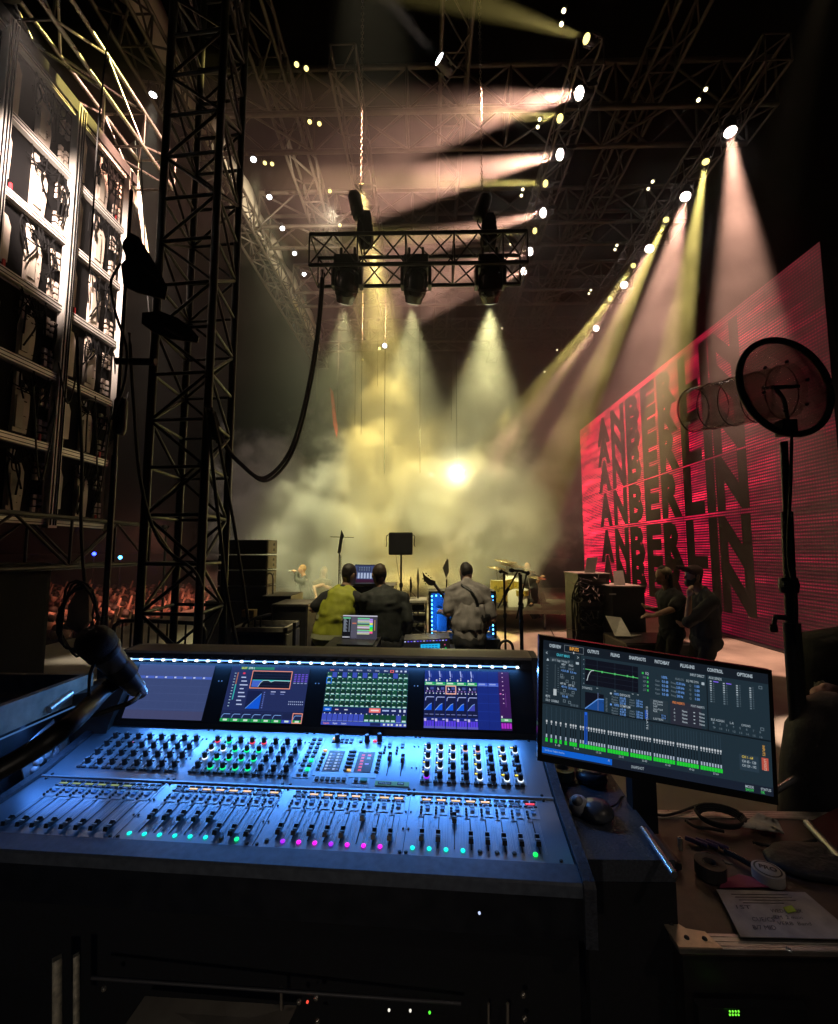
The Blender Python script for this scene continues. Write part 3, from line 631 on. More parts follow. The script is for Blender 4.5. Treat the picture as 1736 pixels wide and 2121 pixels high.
# coiled cable with a tan card on the antenna stand
b = MB()
for k in range(5):
    c = PY(158 + k * 2, 1272 + 4 * k, 2.2); b.tube([c + Vector((.085 * math.cos(a * .393) * (1 + .05 * k), .02 * math.sin(a + k), .17 * math.sin(a * .393))) for a in range(16)], .0055, 6, closed=True)
tag(b.build("cable_coil", RUBBER), "coil of black cable hanging from the antenna stand", "cable coil")
CARD = mat("tan_cloth", (.36, .28, .22), .8, 0, .3, 8)
o = MB().poly([PY(*q, 2.25) for q in ((175, 1205), (190, 1225), (191, 1285), (170, 1312), (143, 1295), (148, 1252))], .02).build("tan_cloth", CARD); tag(o, "crumpled tan cloth caught in the hanging cable coil", "cloth")
# crowd barrier by the tower
def barrier(name, lab, A, B, h, bars):
    t = thing(name, lab, "barrier", A); A, B = Vector(A), Vector(B); d = (B - A); L = d.length; d.normalize(); up = Vector((0, 0, 1))
    MB().tube(arc([A + up * .12, A + up * (h - .15), A + d * .05 + up * (h - .04), A + d * .18 + up * h, B - d * .18 + up * h, B - d * .05 + up * (h - .04), B + up * (h - .15), B + up * .12], 4), .024, 8).bar(A + up * .14, B + up * .14, .02, 8).build("frame", BLACK, t)
    for i in range(bars): q = A + d * (L * (i + 1) / (bars + 1)); MB().bar(q + up * .14, q + up * h, .011, 6).build("upright", BLACK, t)
    for q in (A, B): MB().box(q + up * .06, (.06, .5, .12)).build("foot", BLACK, t)
barrier("crowd_barrier", "black steel crowd barrier standing in front of the tower foot", (-3.75, 5.2, 0), (-2.55, 5.0, 0), .92, 9)
# crowd seen beyond the edge of the stage
def crowd():
    rnd = random.Random(11); b = MB()
    def ball(c, r, sx=1, sz=1, n=7, mi=0):
        b.lathe([(r * .5 * sx, -r * .85 * sz), (r * .92 * sx, -r * .4 * sz), (r * sx, 0), (r * .87 * sx, r * .5 * sz), (r * .45 * sx, r * .88 * sz)], c, (0, 0, 1), n, mi)
    y = 9.6
    while y < 21:
        x = -.92 * y
        while x < -.50 * y:
            if x < -7.1:
                c = Vector((x + rnd.uniform(-.15, .15), y + rnd.uniform(-.2, .2), -1.62 + rnd.uniform(1.50, 1.76)))
                k = rnd.choice((0, 0, 1, 2, 3))
                ball(c - Vector((0, 0, .11)), .115, .9, 1.2, 8, 0); ball(c + Vector((.03, .03, .02)), .12, .95, .8, 7, 1 if k < 3 else 3)
                b.lathe([(.1, .02), (.24, -.06), (.27, -.3), (.24, -.75), (.2, -1.5)], c - Vector((0, 0, .24)), (0, 0, 1), 8, 2 + (k % 3))
                if rnd.random() < .28:
                    b.bar(c + Vector((.2, 0, -.3)), c + Vector((.3, .1, .25)), .05, 5, .035, mi=0)
            x += rnd.uniform(.42, .62)
        y += .62
    o = b.build("crowd", [mat("skin_far", (.42, .24, .17), .6), mat("hair_far", (.03, .02, .015), .7), mat("clothes_dark", (.05, .03, .03), .9), mat("clothes_red", (.12, .05, .045), .9), mat("clothes_pale", (.22, .19, .17), .9)])
    tag(o, "packed festival crowd beyond the stage edge lit orange red", "crowd", kind='stuff')
crowd()
p = Vector((-6.95, 11.2, 2.3)); d = Vector((-.72, .55, -.38)).normalized(); roof_lamp(p, d, "added red orange fill lamp at the stage edge lighting the crowd", "single lamps", emit("lens_red", (1, .3, .2), 3), .6)  # lamp and its post are added to tint and brighten the crowd
tag(MB().bar((-6.9, 11.3, 0), (-6.9, 11.3, 2.35), .03, 8).build("fill_lamp_post", BLACK), "added black post holding the red orange fill lamp at the stage edge", "post")
spot("crowd_fill", p + d * .1, p + d * 5, 64, CROWD_P, (1, .34, .22), .5, .1)
for px, lab in ((195, "deep blue"), (249, "pale blue"), (303, "violet blue")):
    p = PY(px, 1147 + (px - 195) * .14, 26); c = {195: (.02, .04, 1), 249: (.05, .4, 1), 303: (.06, .03, 1)}[px]
    t = thing("distant_lamp", f"tiny {lab} lamp far behind the crowd", "lamp", (p.x, p.y, -1.6), group="tiny blue lamps behind the crowd")
    MB().lathe([(.05, -.1), (.1, -.05), (.1, .05), (.03, .1)], p, (0, 0, 1), 10).build("lamp_globe", emit("blue_lamp_" + lab.split()[0], c, 16), t); MB().bar((p.x, p.y, -1.6), p - Vector((0, 0, .1)), .04, 6).build("pole", BLACK, t)
# ------------------------------------------------------------------ the mixing console
def srgb(r, g, b):
    f = lambda c: (c / 255 / 12.92) if c / 255 <= .04045 else ((c / 255 + .055) / 1.055) ** 2.4
    return (f(r), f(g), f(b))
_EM = {}
def px_mat(col, k=1.0):
    key = (col, k)
    if key not in _EM: _EM[key] = emit("screen_%02x%02x%02x" % col, srgb(*col), k, (.004, .004, .005))
    return _EM[key]
class Canvas:
    """flat lit picture elements on a real panel: org = top left, ux across, uy down, in metres"""
    def __init__(s, org, ux, uy, w, h, k=1.0):
        s.o, s.x, s.y = Vector(org), Vector(ux).normalized(), Vector(uy).normalized(); s.n = -(s.x.cross(s.y)); s.w, s.h, s.k = w, h, k
        s.mb = MB(); s.mats = []; s.d = 0
    def mi(s, c):
        m = px_mat(c, s.k)
        if m not in s.mats: s.mats.append(m)
        return s.mats.index(m)
    def P(s, u, v, lay): return s.o + s.x * (u * s.w) + s.y * (v * s.h) + s.n * (.0004 * (lay + 1))
    def rect(s, u0, v0, u1, v1, c, lay=1): s.mb.quad(s.P(u0, v0, lay), s.P(u0, v1, lay), s.P(u1, v1, lay), s.P(u1, v0, lay), s.mi(c))
    def frame(s, u0, v0, u1, v1, c, t=.006, lay=2):
        a = s.h / s.w
        s.rect(u0, v0, u1, v0 + t, c, lay); s.rect(u0, v1 - t, u1, v1, c, lay); s.rect(u0, v0 + t, u0 + t * a, v1 - t, c, lay); s.rect(u1 - t * a, v0 + t, u1, v1 - t, c, lay)
    def poly(s, pts, c, lay=2): s.mb.add([s.P(u, v, lay) for u, v in pts], [list(range(len(pts)))[::-1]], s.mi(c))
    def line(s, pts, c, t=.008, lay=3):
        for (u0, v0), (u1, v1) in zip(pts, pts[1:]):
            p, q = s.P(u0, v0, lay), s.P(u1, v1, lay); d = (q - p); n = d.cross(s.n).normalized() * (t * s.h / 2); s.mb.add([p - n, p + n, q + n, q - n], [(0, 1, 2, 3)], s.mi(c))
    def text(s, u, v, body, c, size=.03, w=None, align='L', lay=3, bold=.0, vert=False):
        ux, uy = (s.x, -s.y) if not vert else (s.y, s.x)
        text_on(s.mb, body, s.P(u, v, lay), ux, uy, size * s.h, None if w is None else w * s.w, s.mi(c), bold, align)
    def build(s, name, parent, local=False): return s.mb.build(name, s.mats, parent, local)

CO = Vector((0.3258, 1.0324, 1.02)); CA = R(-3.4)
con = thing("mixing_console", "wide black sound mixing console glowing blue with knobs, faders and four touchscreens", "mixing console", CO, CA)
def zf(y): return .12 * y if y < .27 else (.033 + .27 * (y - .275) if y < .506 else .13 + 2.14 * (y - .515))
PANEL = mat("console_panel", (.27, .34, .43), .31, .78); PANEL2 = mat("console_light_panel", (.42, .47, .55), .36, .5)
PALM = mat("palm_rest", (.10, .12, .16), .45, .2, .2, 60); CHAS = mat("console_case", (.012, .013, .016), .4, .1, .3, 20)
def sweep(b, prof, x0, x1, mi=0, close=True):
    k = len(prof); vs = [Vector((x0, y, z)) for y, z in prof] + [Vector((x1, y, z)) for y, z in prof]
    b.add(vs, [(i, (i + 1) % k, k + (i + 1) % k, k + i) for i in range(k if close else k - 1)] + ([list(range(k))[::-1], list(range(k, 2 * k))] if close else []), mi)
    return b
XL, XR = -1.545, 0.012
sweep(MB(), [(0.004, -.12), (.004, -.006), (.05, .002), (.262, .026), (.272, .028), (.5, .088), (.511, .116), (.596, .298), (.603, .318), (.606, .334), (.70, .334), (.70, -.12)], XL, XR).build("chassis", CHAS, con, True)
sweep(MB(), [(-.004, -.028), (-.004, -.004), (.0, .001), (.048, .0075), (.048, .003), (.004, -.006)], XL, XR).build("palm_rest", PALM, con, True)
FP_ = sweep(MB(), [(.049, .0058), (.264, .0317), (.264, .025), (.049, .001)], XL, XR - .004)
sweep(MB(), [(.2645, .0275), (.2645, .036), (.271, .036), (.271, .0275)], XL, XR - .002).build("seam_rail", PANEL2, con, True)
KP_ = sweep(MB(), [(.2715, .0325), (.503, .095), (.503, .088), (.2715, .027)], XL, XR - .004)
sweep(MB(), [(.5065, .113), (.5945, .301), (.597, .298), (.510, .110)], XL, XR).build("screen_panel", GLOSS, con, True)
for x in (XL - .027, XR + .001):
    sweep(MB(), [(-.01, -.125), (-.01, -.004), (.0, .006), (.05, .014), (.265, .042), (.505, .106), (.54, .17), (.605, .34), (.70, .345), (.70, -.125)], x, x + .026).build("side_cheek", mat("cheek_padding", (.035, .04, .055), .55, 0, .3, 120, .3), con, True)
HOODM = mat("console_hood", (.30, .27, .23), .5, .1, .25, 10)
hd = MB(); sweep(hd, [(.588, .335), (.588, .3435), (.66, .349), (.70, .347), (.70, .3345)], XL, XR); hd.build("hood", HOODM, con, True)
sc_ = MB()   # ripple of little cups over the lamps
strip = MB()
NL = 34
LEDW = emit("led_white", (.62, .82, 1), 16); LEDL = emit("led_strip_glow", (.18, .42, 1), 2.6)
for i in range(NL):
    x = -1.528 + 1.49 * i / (NL - 1); y, z = .5935, .3075
    strip.box((x, y, z), (.0085, .004, .0045), mi=1)
    sc_.bar((x - .012, y + .002, z + .010), (x + .012, y + .002, z + .010), .006, 6)
strip.box((-.784, .597, .3085), (1.495, .003, .0032), mi=0)
strip.build("led_strip", [LEDL, LEDW], con, True); sc_.build("lamp_cups", CHAS, con, True)
WMc = WM[con]
def cl(x, y, z): return WMc @ Vector((x, y, z))
area("console_strip_light", cl(-.784, .589, .306), cl(-.784, .22, -.05), 1.495, .008, STRIP_P, (.10, .36, 1), 165)
# black screws
for x in (-1.52, -1.14, -1.12, -.78, -.755, -.40, -.385, -.02):
    for y in (.056, .258, .278, .496): (FP_ if y < .27 else KP_).lathe([(.0045, 0), (.0045, .002), (.002, .003)], (x, y, zf(y) + .001), (0, -.12, 1), 8, mi=1)
for x in (-1.128, -.765, -.393):
    for y in (.13, .19, .36, .45): (FP_ if y < .27 else KP_).lathe([(.0028, 0), (.0028, .002)], (x - .007, y, zf(y) + .001), (0, -.12, 1), 8, mi=1); (FP_ if y < .27 else KP_).lathe([(.0028, 0), (.0028, .002)], (x + .007, y, zf(y) + .001), (0, -.12, 1), 8, mi=1)
FP_.build("fader_panel", [PANEL, BLACK], con, True); KP_.build("knob_panel", [PANEL, BLACK], con, True)
# small emissive colours
E_AMB = px_mat((255, 196, 90), 1.1); E_WHT = px_mat((225, 240, 255), 1.6); E_GRN = px_mat((20, 255, 150), 1.5); E_MAG = px_mat((255, 30, 240), 1.5); E_PUR = px_mat((165, 40, 255), 1.5); E_RED = px_mat((255, 70, 90), 1.2); E_CYA = px_mat((20, 240, 215), 1.5); E_YEL = px_mat((255, 225, 40), 1.4)
BTN = mat("button_dark", (.05, .055, .065), .4); BTNL = mat("button_pale", (.42, .55, .66), .45); BTNP = mat("button_lilac", (.36, .3, .46), .45); DISP = mat("display_glass", (.03, .02, .02), .15)
def inst(name, me, mats, parent, loc, rot=None):
    o = bpy.data.objects.new(name, me); COL.objects.link(o); o.location = loc
    if rot: o.rotation_euler = rot
    o.parent = parent; WM[o] = WM[parent]; KIDS.setdefault(parent, []).append(o); return o
def mesh_of(b, mats):
    o = b.build("tmp", mats); me = o.data; WM.pop(o); COL.objects.unlink(o); bpy.data.objects.remove(o); return me
tiltF = (math.atan(.12), 0, 0); tiltK = (math.atan(.27), 0, 0)
BLK = [-1.447, -1.078, -.715, -.350]; STEP = .0408
# fader channel strips
def chan_mesh(disp, hot):
    b = MB(); z = .0006
    b.add([(-.0188, -.066, z), (-.006, -.066, z), (-.004, -.056, z), (.0188, -.056, z), (.0188, .012, z), (-.0188, .012, z)], [(0, 1, 2, 3, 4, 5)])
    for x in (-.0095, .0095): b.box((x, .007, .002), (.0145, .004, .004), mi=1)
    b.box((0, -.0135, .002), (.0125, .005, .005), mi=2)
    for x in (-.013, .013): b.box((x, -.0125, .002), (.0095, .003, .004), mi=1)
    b.box((.004, -.026, .0025), (.0115, .007, .005), mi=3); b.box((.004, -.037, .0025), (.0115, .008, .005), mi=4)
    for y in (-.033, -.043, -.054): b.lathe([(.0034, 0), (.0034, .004), (.002, .005)], (-.0125, y, .0006), (0, 0, 1), 8, mi=1)
    b.box((0, -.003, .0012), (.027, .0085, .0016), mi=5)
    return mesh_of(b, [PANEL2, BTN, BTNP, mat("button_cyan", (.5, .75, .85), .4), mat("button_blue", (.2, .4, .75), .4), DISP])
CH = chan_mesh(0, 0)
dsp = MB().box((0, 0, 0), (.024, .0055, .0008)); DSPM = {k: mesh_of(MB().box((0, 0, 0), (.0245, .0058, .0008)), [m]) for k, m in (('a', E_AMB), ('r', E_RED), ('g', px_mat((190, 215, 140), .5)))}
lines = MB(); SLOT = mesh_of(MB().box((0, 0, 0), (.0026, .104, .0006)), [RUBBER])
def fcap(y):  return y
CAPB = mat("fader_cap_black", (.012, .012, .013), .28); CAPW = mat("fader_cap_line", (.75, .76, .78), .35)
b = MB(); b.add([(sx * w, y, z) for y, z, w in ((-.0155, .0045, .0058), (-.012, .0145, .0054), (-.0035, .0108, .0052), (.0035, .0108, .0052), (.012, .0145, .0054), (.0155, .0045, .0058)) for sx in (-1, 1)],
      [(2 * i, 2 * i + 1, 2 * i + 3, 2 * i + 2) for i in range(5)] + [(0, 2, 4, 6, 8, 10), (1, 11, 9, 7, 5, 3), (0, 10, 11, 1)])
b.box((0, 0, .0114), (.0106, .0026, .0012), mi=1); b.box((0, .0128, .0132), (.0108, .003, .0016), mi=1); b.box((0, 0, .002), (.0016, .008, .005))
CAP = mesh_of(b, [CAPB, CAPW])
caps = {0: [.078] * 8, 1: [.126] * 5 + [.086] * 3, 2: [.098] * 5 + [.158] + [.098] * 2, 3: [.102, .102, .166, .102, .102, .102, .102, .104]}
leds = {0: '........', 1: 'ccccccxg', 2: 'xpmmpmmm', 3: 'ccccxxxG'}
amber = {0: 'gggggg..', 1: '.aaaaa.a', 2: '.aaaa.aa', 3: 'aaaaa..r'}
LEDM = {k: mesh_of(MB().lathe([(.0058, 0), (.0054, .002), (.003, .003)], n=10), [m]) for k, m in (('c', E_CYA), ('g', E_GRN), ('p', E_PUR), ('m', E_MAG), ('x', mat('button_unlit', (.06, .08, .09), .4)), ('G', px_mat((20, 255, 90), 1.8)))}
for bl in range(4):
    for i in range(8):
        x = BLK[bl] + STEP * i
        ch = inst("channel_strip", CH, None, con, (x + .004, .241, zf(.241) + .0012), tiltF)
        k = amber[bl][i]
        if k != '.': inst("display", DSPM[k], None, ch, (0, -.003, .0025))
        inst("fader_slot", SLOT, None, con, (x, .125, zf(.125) + .0012), tiltF)
        for s in (-.0135, -.0105, .0135, .0165): lines.box((x + s, .125, zf(.125) + .0010), (.0005, .108, .0004), rot=Matrix.Rotation(tiltF[0], 3, 'X'))
        inst("fader", CAP, None, con, (x, caps[bl][i], zf(caps[bl][i]) + .0012), tiltF)
        kk = leds[bl][i]
        if kk != '.': inst("round_button", LEDM[kk], None, con, (x - .0205 if kk != 'G' else x - .012, .066 + .0015 * bl, zf(.066 + .0015 * bl) + .001), tiltF)
    for s in range(7): lines.box((BLK[bl] + STEP * (s + .5), .155, zf(.155) + .0010), (.0004, .17, .0004), rot=Matrix.Rotation(tiltF[0], 3, 'X'))
lines.build("scale_lines", mat("panel_print", (.62, .68, .75), .5), con, True)
# knob fields
KB = mat("knob_black", (.014, .014, .015), .35); KT = mat("knob_top", (.16, .18, .22), .3, .3)
def knob_mesh(ring, r=.0078, h=.021):
    b = MB().lathe([(r * 1.12, .001), (r * 1.12, .004)], n=14, mi=2).lathe([(r, .004), (r, .005), (r * .92, h - .002), (r * .8, h)], n=14).lathe([(r * .78, h), (r * .7, h + .0006), (0, h + .0004)], n=14, mi=1, cap=False)
    return mesh_of(b, [KB, KT, ring])
RINGOFF = mat("knob_collar", (.02, .02, .022), .4)
KN = {k: knob_mesh(m) for k, m in (('.', RINGOFF), ('w', E_WHT), ('g', E_GRN), ('r', E_RED), ('p', E_PUR), ('o', px_mat((255, 190, 170), 1.2)))}
def kstrip(lit):
    b = MB().box((-.002, -.0595, .0004), (.037, .158, .0008))
    for k in range(4):
        y = -.0 - k * .0395 + .0
        for dy in (-.004, -.014): b.box((-.0125, y + dy, .002), (.006, .0065, .004), mi=1)
        b.box((-.006, y + .0165, .0012), (.02, .006, .0012), mi=2)
    for x in (-.013, .003): b.box((x, -.139, .0025), (.012, .006, .005), mi=1)
    return mesh_of(b, [PANEL2, BTN, DISP])
KS = kstrip(0)
TAG = {k: mesh_of(MB().box((0, 0, 0), (.011, .0045, .0008)), [m]) for k, m in (('y', E_YEL), ('w', E_WHT), ('r', E_RED))}
rings = {0: ["........"] * 4, 1: ["rg.rr...", "wwggg...", "wgggg...", ".gggg..."], 3: ["wwwoo.ww", "www.w.w.", "ww..w...", "p...w.ww"]}
tags = {0: ["........", "..r.....", "........", "........"], 1: ["y...r...", "yyyyy...", "y.yyy...", ".yyyy..."], 3: ["wwwww.yy", "www.y.y.", "yy..y...", "y...y.yy"]}
for bl, x0, st in ((0, -1.447, .0420), (1, -1.076, .0410), (3, -.352, .0400)):
    for i in range(8):
        x = x0 + st * i; ks = inst("knob_strip", KS, None, con, (x, .443, zf(.443) + .0012), tiltK)
        for k in range(4):
            y = .443 - .0395 * k * .963
            inst("knob", KN[rings[bl][k][i]], None, con, (x, y, zf(y) + .0012), tiltK)
            if tags[bl][k][i] != '.': inst("label_light", TAG[tags[bl][k][i]], None, ks, (-.0085, -.0395 * k + .0165, .0026))
# master section between them
def flat(b, x, y, sx, sy, h=.0008, mi=0, dz=.0008): b.box((x, y, zf(y) + dz + h / 2), (sx, sy, h), rot=Matrix.Rotation(tiltK[0], 3, 'X'), mi=mi)
ms = MB()
for x, y, sx, sy in ((-.735, .39, .05, .18), (-.648, .375, .11, .125), (-.553, .375, .095, .125), (-.60, .455, .17, .045), (-.64, .302, .105, .026), (-.548, .303, .05, .022)): flat(ms, x, y, sx, sy)
_m0 = len(ms.m); bt = ms
for r_ in range(9):
    for c in range(2): flat(bt, -.745 + .021 * c, .465 - .0185 * r_, .0135, .009, .004, 1 if (r_, c) in ((3, 0), (7, 0), (8, 0)) else (2 if (r_, c) in ((5, 1), (7, 1)) else 0), .0014)
for k in range(6):
    for x in (-.692, -.605, -.594, -.508): flat(bt, x, .416 - .0155 * k, .0125, .0055, .004, 3 if (k, x) in ((0, -.692), (5, -.594)) else 0, .0014)
for k in range(6): flat(bt, -.683 + .0165 * k, .302, .0115, .011, .004, 0, .0014)
flat(bt, -.563, .304, .011, .011, .004, 0, .0014); flat(bt, -.54, .304, .021, .011, .004, 4, .0014)
for x, y, m in ((-.676, .472, 3), (-.676, .458, 0), (-.648, .472, 1), (-.648, .458, 0), (-.632, .472, 1), (-.632, .458, 0), (-.616, .472, 1), (-.616, .458, 1), (-.583, .462, 0), (-.536, .467, 5), (-.52, .459, 0), (-.483, .458, 1), (-.483, .446, 1), (-.44, .458, 1), (-.44, .446, 1)): flat(bt, x, y, .011, .008, .004, m, .0014)
for x in (-.497, -.456):
    for k in range(3): bt.lathe([(.004, 0), (.004, .004)], (x, .443 - .012 * k, zf(.443 - .012 * k) + .001), (0, -.27, 1), 8)
for q in range(_m0, len(ms.m)): ms.m[q] += 1
ms.build("master_section", [PANEL2, BTN, BTNL, E_GRN, E_AMB, mat("button_green", (.1, .45, .33), .4), E_RED], con, True)
big = knob_mesh(RINGOFF, .0085, .026)
for x, y in ((-.664, .463), (-.562, .466), (-.521, .474)): inst("knob", big, None, con, (x, y, zf(y) + .0012), tiltK)
for x0, cols, nm in ((-.651, 'w', 'white'), (-.552, 'r', 'red')):
    uyv = Vector((0, -math.cos(tiltK[0]), -math.sin(tiltK[0]))); cv = Canvas((x0 - .0265, .4175, zf(.4175) + .0022), (1, 0, 0), uyv, .053, .088, .9)
    cv.rect(0, 0, 1, 1, (26, 20, 34), 0); cv.text(.5, .07, "OPTIONS" if cols == 'w' else "SNAPSHOTS", (200, 205, 230), .035, align='C')
    for k in range(6):
        v = .14 + k * .145
        if cols == 'w':
            for u in (.1, .58): cv.rect(u, v, u + .14, v + .075, (190, 200, 225)); cv.rect(u + .18, v + .02, u + .34, v + .05, (130, 140, 190))
        else:
            cv.rect(.22 + .01 * (k % 2), v, .42, v + .07, (250, 80, 105)); cv.rect(.18, v + .085, .46, v + .1, (150, 110, 150))
            if k < 2: cv.rect(.6, v, .8, v + .07, ((250, 80, 105), (110, 190, 255))[k]); cv.rect(.56, v + .085, .84, v + .1, (160, 150, 180))
            if k == 3: cv.rect(.55, v, .78, v + .06, (170, 150, 240))
    cv.build("small_display", con, True)
for x in (-.474, -.432):
    sl = MB(); flat(sl, x, .366, .0026, .082, .0006, 0, .0012); sl.build("fader_slot", RUBBER, con, True)
    y = .394 if x < -.45 else .388; inst("fader", CAP, None, con, (x, y, zf(y) + .0014), tiltK)
b = MB(); flat(b, -.453, .2955, .102, .017, .0006, 0, .0022)
for x, w in ((-.475, .04), (-.427, .02)): flat(b, x, .2955, w, .010, .0004, 1, .0030)
uk = Vector((0, math.cos(tiltK[0]), math.sin(tiltK[0])))
text_on(b, "Wedges", (-.475, .2922, zf(.2922) + .0042), (1, 0, 0), uk, .0062, .034, 2, .01, 'C'); text_on(b, "IEM", (-.427, .2922, zf(.2922) + .0042), (1, 0, 0), uk, .0062, .015, 2, .01, 'C')
b.build("label_tape", [mat("tape_green", (.42, .62, .22), .6), mat("tape_black", (.02, .02, .02), .5), mat("tape_ink", (.7, .72, .6), .6)], con, True)
b = MB(); text_on(b, "VENUE | S6L", (-.548, .2815, zf(.2815) + .0026), (1, 0, 0), uk, .006, .056, 0, 0, 'C'); b.build("lettering", mat("panel_letters", (.7, .75, .8), .5), con, True)
# bright seams between the fader modules
b = MB()
for x in (-1.128, -.765, -.393): b.box((x, .155, zf(.155) + .001), (.0012, .21, .0006), rot=Matrix.Rotation(tiltF[0], 3, 'X'))
b.build("module_seams", RUBBER, con, True)

# ---- four touchscreens
sy = Vector((0, -.081, -.1725)); sl_ = sy.length; dn = sy.normalized()
def tscreen(x0):
    c = Canvas((x0, .5905 - .0016, zf(.5905) + .0008), (1, 0, 0), dn, .303, sl_, SCRK); return c
# 1: nearly empty page
c = tscreen(-1.480); c.rect(0, 0, 1, 1, (62, 76, 122), 0); c.rect(0, 0, 1, .22, (70, 84, 134), 1)
for i in range(8): c.rect(i / 8 + .004, .222, (i + 1) / 8 - .004, .27, (78, 104, 200), 2); c.rect(i / 8 + .008, .232, i / 8 + .035, .258, (200, 210, 245), 3)
for v in (.40, .54, .68, .82): c.rect(0, v, 1, v + .006, (74, 88, 136), 2)
for i in range(1, 8): c.rect(i / 8 - .002, .27, i / 8 + .002, 1, (68, 82, 128), 2)
c.rect(0, .85, 1, 1, (70, 74, 112), 2); c.build("touchscreen", con, True)
# 2: channel page with curve
c = tscreen(-1.109); c.rect(0, 0, 1, 1, (38, 48, 96), 0); OR = (255, 160, 135)
c.rect(.12, .01, .55, .06, (40, 130, 95), 1); c.text(.13, .052, "GUIT", (240, 230, 90), .034, .07, lay=2, bold=.02); c.text(.22, .052, "GTR L", (230, 245, 250), .034, .08, lay=2, bold=.02)
c.rect(.28, .08, .79, .41, (16, 20, 40), 1); c.frame(.28, .08, .79, .41, OR, .014, 4)
for v in (.15, .2, .25, .3, .35): c.rect(.3, v, .78, v + .003, (60, 66, 100), 2)
c.poly([(.3, .255), (.43, .255), (.41, .3), (.385, .38), (.3, .38)], (72, 108, 215), 2); c.line([(.3, .255), (.78, .255)], (60, 215, 200), .01); c.line([(.385, .38), (.41, .3), (.44, .262), (.5, .258), (.54, .285), (.58, .262), (.78, .265)], (190, 225, 235), .009, 4)
c.poly([(.5, .258), (.54, .29), (.59, .262)], (40, 190, 180), 3)
c.rect(.27, .45, .45, .78, (24, 32, 74), 1); c.poly([(.28, .77), (.45, .50), (.45, .77)], (20, 92, 225), 2); c.line([(.28, .77), (.41, .56), (.45, .5)], (120, 180, 255), .008)
for k in range(9): c.rect(.475, .47 + k * .034, .49, .482 + k * .034, (120, 140, 230), 2)
for k in range(12): c.rect(.055, .13 + k * .054, .075, .145 + k * .054, (160, 190, 210), 2)
c.rect(.09, .12, .105, .34, (170, 110, 90), 2); c.rect(.09, .34, .105, .62, (60, 180, 180), 2)
c.rect(.16, .12, .19, .15, (245, 60, 90), 2)
for k in range(8): c.rect(.15 + .01 * (k % 2), .2 + k * .07, .21 + .02 * (k % 3), .22 + k * .07, (190, 205, 245), 2)
for q in range(4):
    for k in range(6): c.rect(.82 + q * .046, .13 + k * .032, .85 + q * .046, .145 + k * .032, (120, 90, 235) if k < 5 else (150, 165, 210), 2)
for q in range(8):
    for k in range(2): c.rect(.80 + q * .024, .62 + k * .045, .81 + q * .024, .638 + k * .045, (180, 195, 240), 2)
for q in (.56, .68): c.rect(q, .455, q + .06, .47, (190, 200, 245), 2); c.rect(q, .495, q + .05, .508, (110, 125, 190), 2)
c.rect(0, .81, 1, .82, (22, 30, 70), 2)
for i in range(8):
    u = i / 8
    c.rect(u + .004, .83, u + .12, .945, (30, 38, 78), 1); c.rect(u + .004, .945, u + .12, 1, (35, 165, 80) if i != 6 else (62, 84, 200), 2); c.rect(u + .04, .955, u + .09, .985, (220, 245, 230), 3)
    if i != 6: c.line([(u + .015, .935), (u + .025, .885), (u + .04, .87), (u + .115, .87)], (130, 175, 245), .01)
c.frame(.878, .825, .998, 1, OR, .014, 5); c.build("touchscreen", con, True)
# 3: channel grid
c = tscreen(-.737); c.rect(0, 0, 1, 1, (30, 40, 86), 0); rnd = random.Random(2)
for i, (u, w, s) in enumerate(((.03, .05, "Inputs"), (.14, .05, "Aux"), (.25, .06, "Groups"), (.36, .07, "Matrix"), (.49, .05, "VCA"), (.59, .05, "Outs"), (.70, .05, "Misc"))): c.text(u, .045, s, (255, 140, 110) if i == 0 else (215, 225, 255), .028, w, lay=2, bold=.01)
c.rect(.775, .015, .82, .062, (250, 110, 100), 2); c.rect(.785, .025, .81, .052, (60, 40, 70), 3); c.rect(.84, .02, .87, .05, (210, 220, 250), 2); c.rect(.9, .02, .92, .05, (210, 220, 250), 2); c.rect(.95, .02, .975, .05, (210, 220, 250), 2)
for r_ in range(6):
    for i in range(16):
        u = i / 16 + .003; v = .075 + r_ * .103
        blank = r_ == 0 and i in (1, 3, 5, 7, 9, 13)
        g = rnd.uniform(.7, 1.25); col = (62, 82, 190) if blank else (int(20 * g), int(66 * g), int(46 * g))
        c.rect(u, v, u + .056, v + .092, col, 1)
        if not blank:
            c.rect(u + .01, v + .072, u + .035 + rnd.uniform(0, .017), v + .09, (205, 240, 240), 2); c.rect(u + .004, v + .008, u + .014, v + .022, (170, 220, 190), 2); c.rect(u, v + .092, u + .056, v + .097, (110, 220, 190), 2)
c.frame(.0, .17, .066, .285, (40, 130, 255), .014, 4)
c.rect(0, .695, 1, .79, (26, 38, 96), 2); c.rect(.01, .70, .105, .77, (10, 100, 235), 3); c.rect(.03, .73, .085, .745, (200, 225, 255), 4); c.rect(.13, .71, .2, .765, (34, 40, 90), 3); c.rect(.15, .73, .19, .748, (240, 190, 220), 4); c.rect(.24, .71, .31, .765, (34, 40, 90), 3); c.rect(.26, .73, .30, .748, (215, 225, 250), 4)
c.rect(.555, .70, .69, .775, (250, 120, 115), 3); c.rect(.575, .725, .67, .75, (255, 225, 225), 4); c.rect(.71, .725, .79, .748, (180, 200, 250), 4); c.rect(.82, .725, .87, .748, (200, 210, 250), 4); c.rect(.91, .715, .93, .758, (215, 225, 250), 4); c.rect(.96, .715, .985, .758, (215, 225, 250), 4)
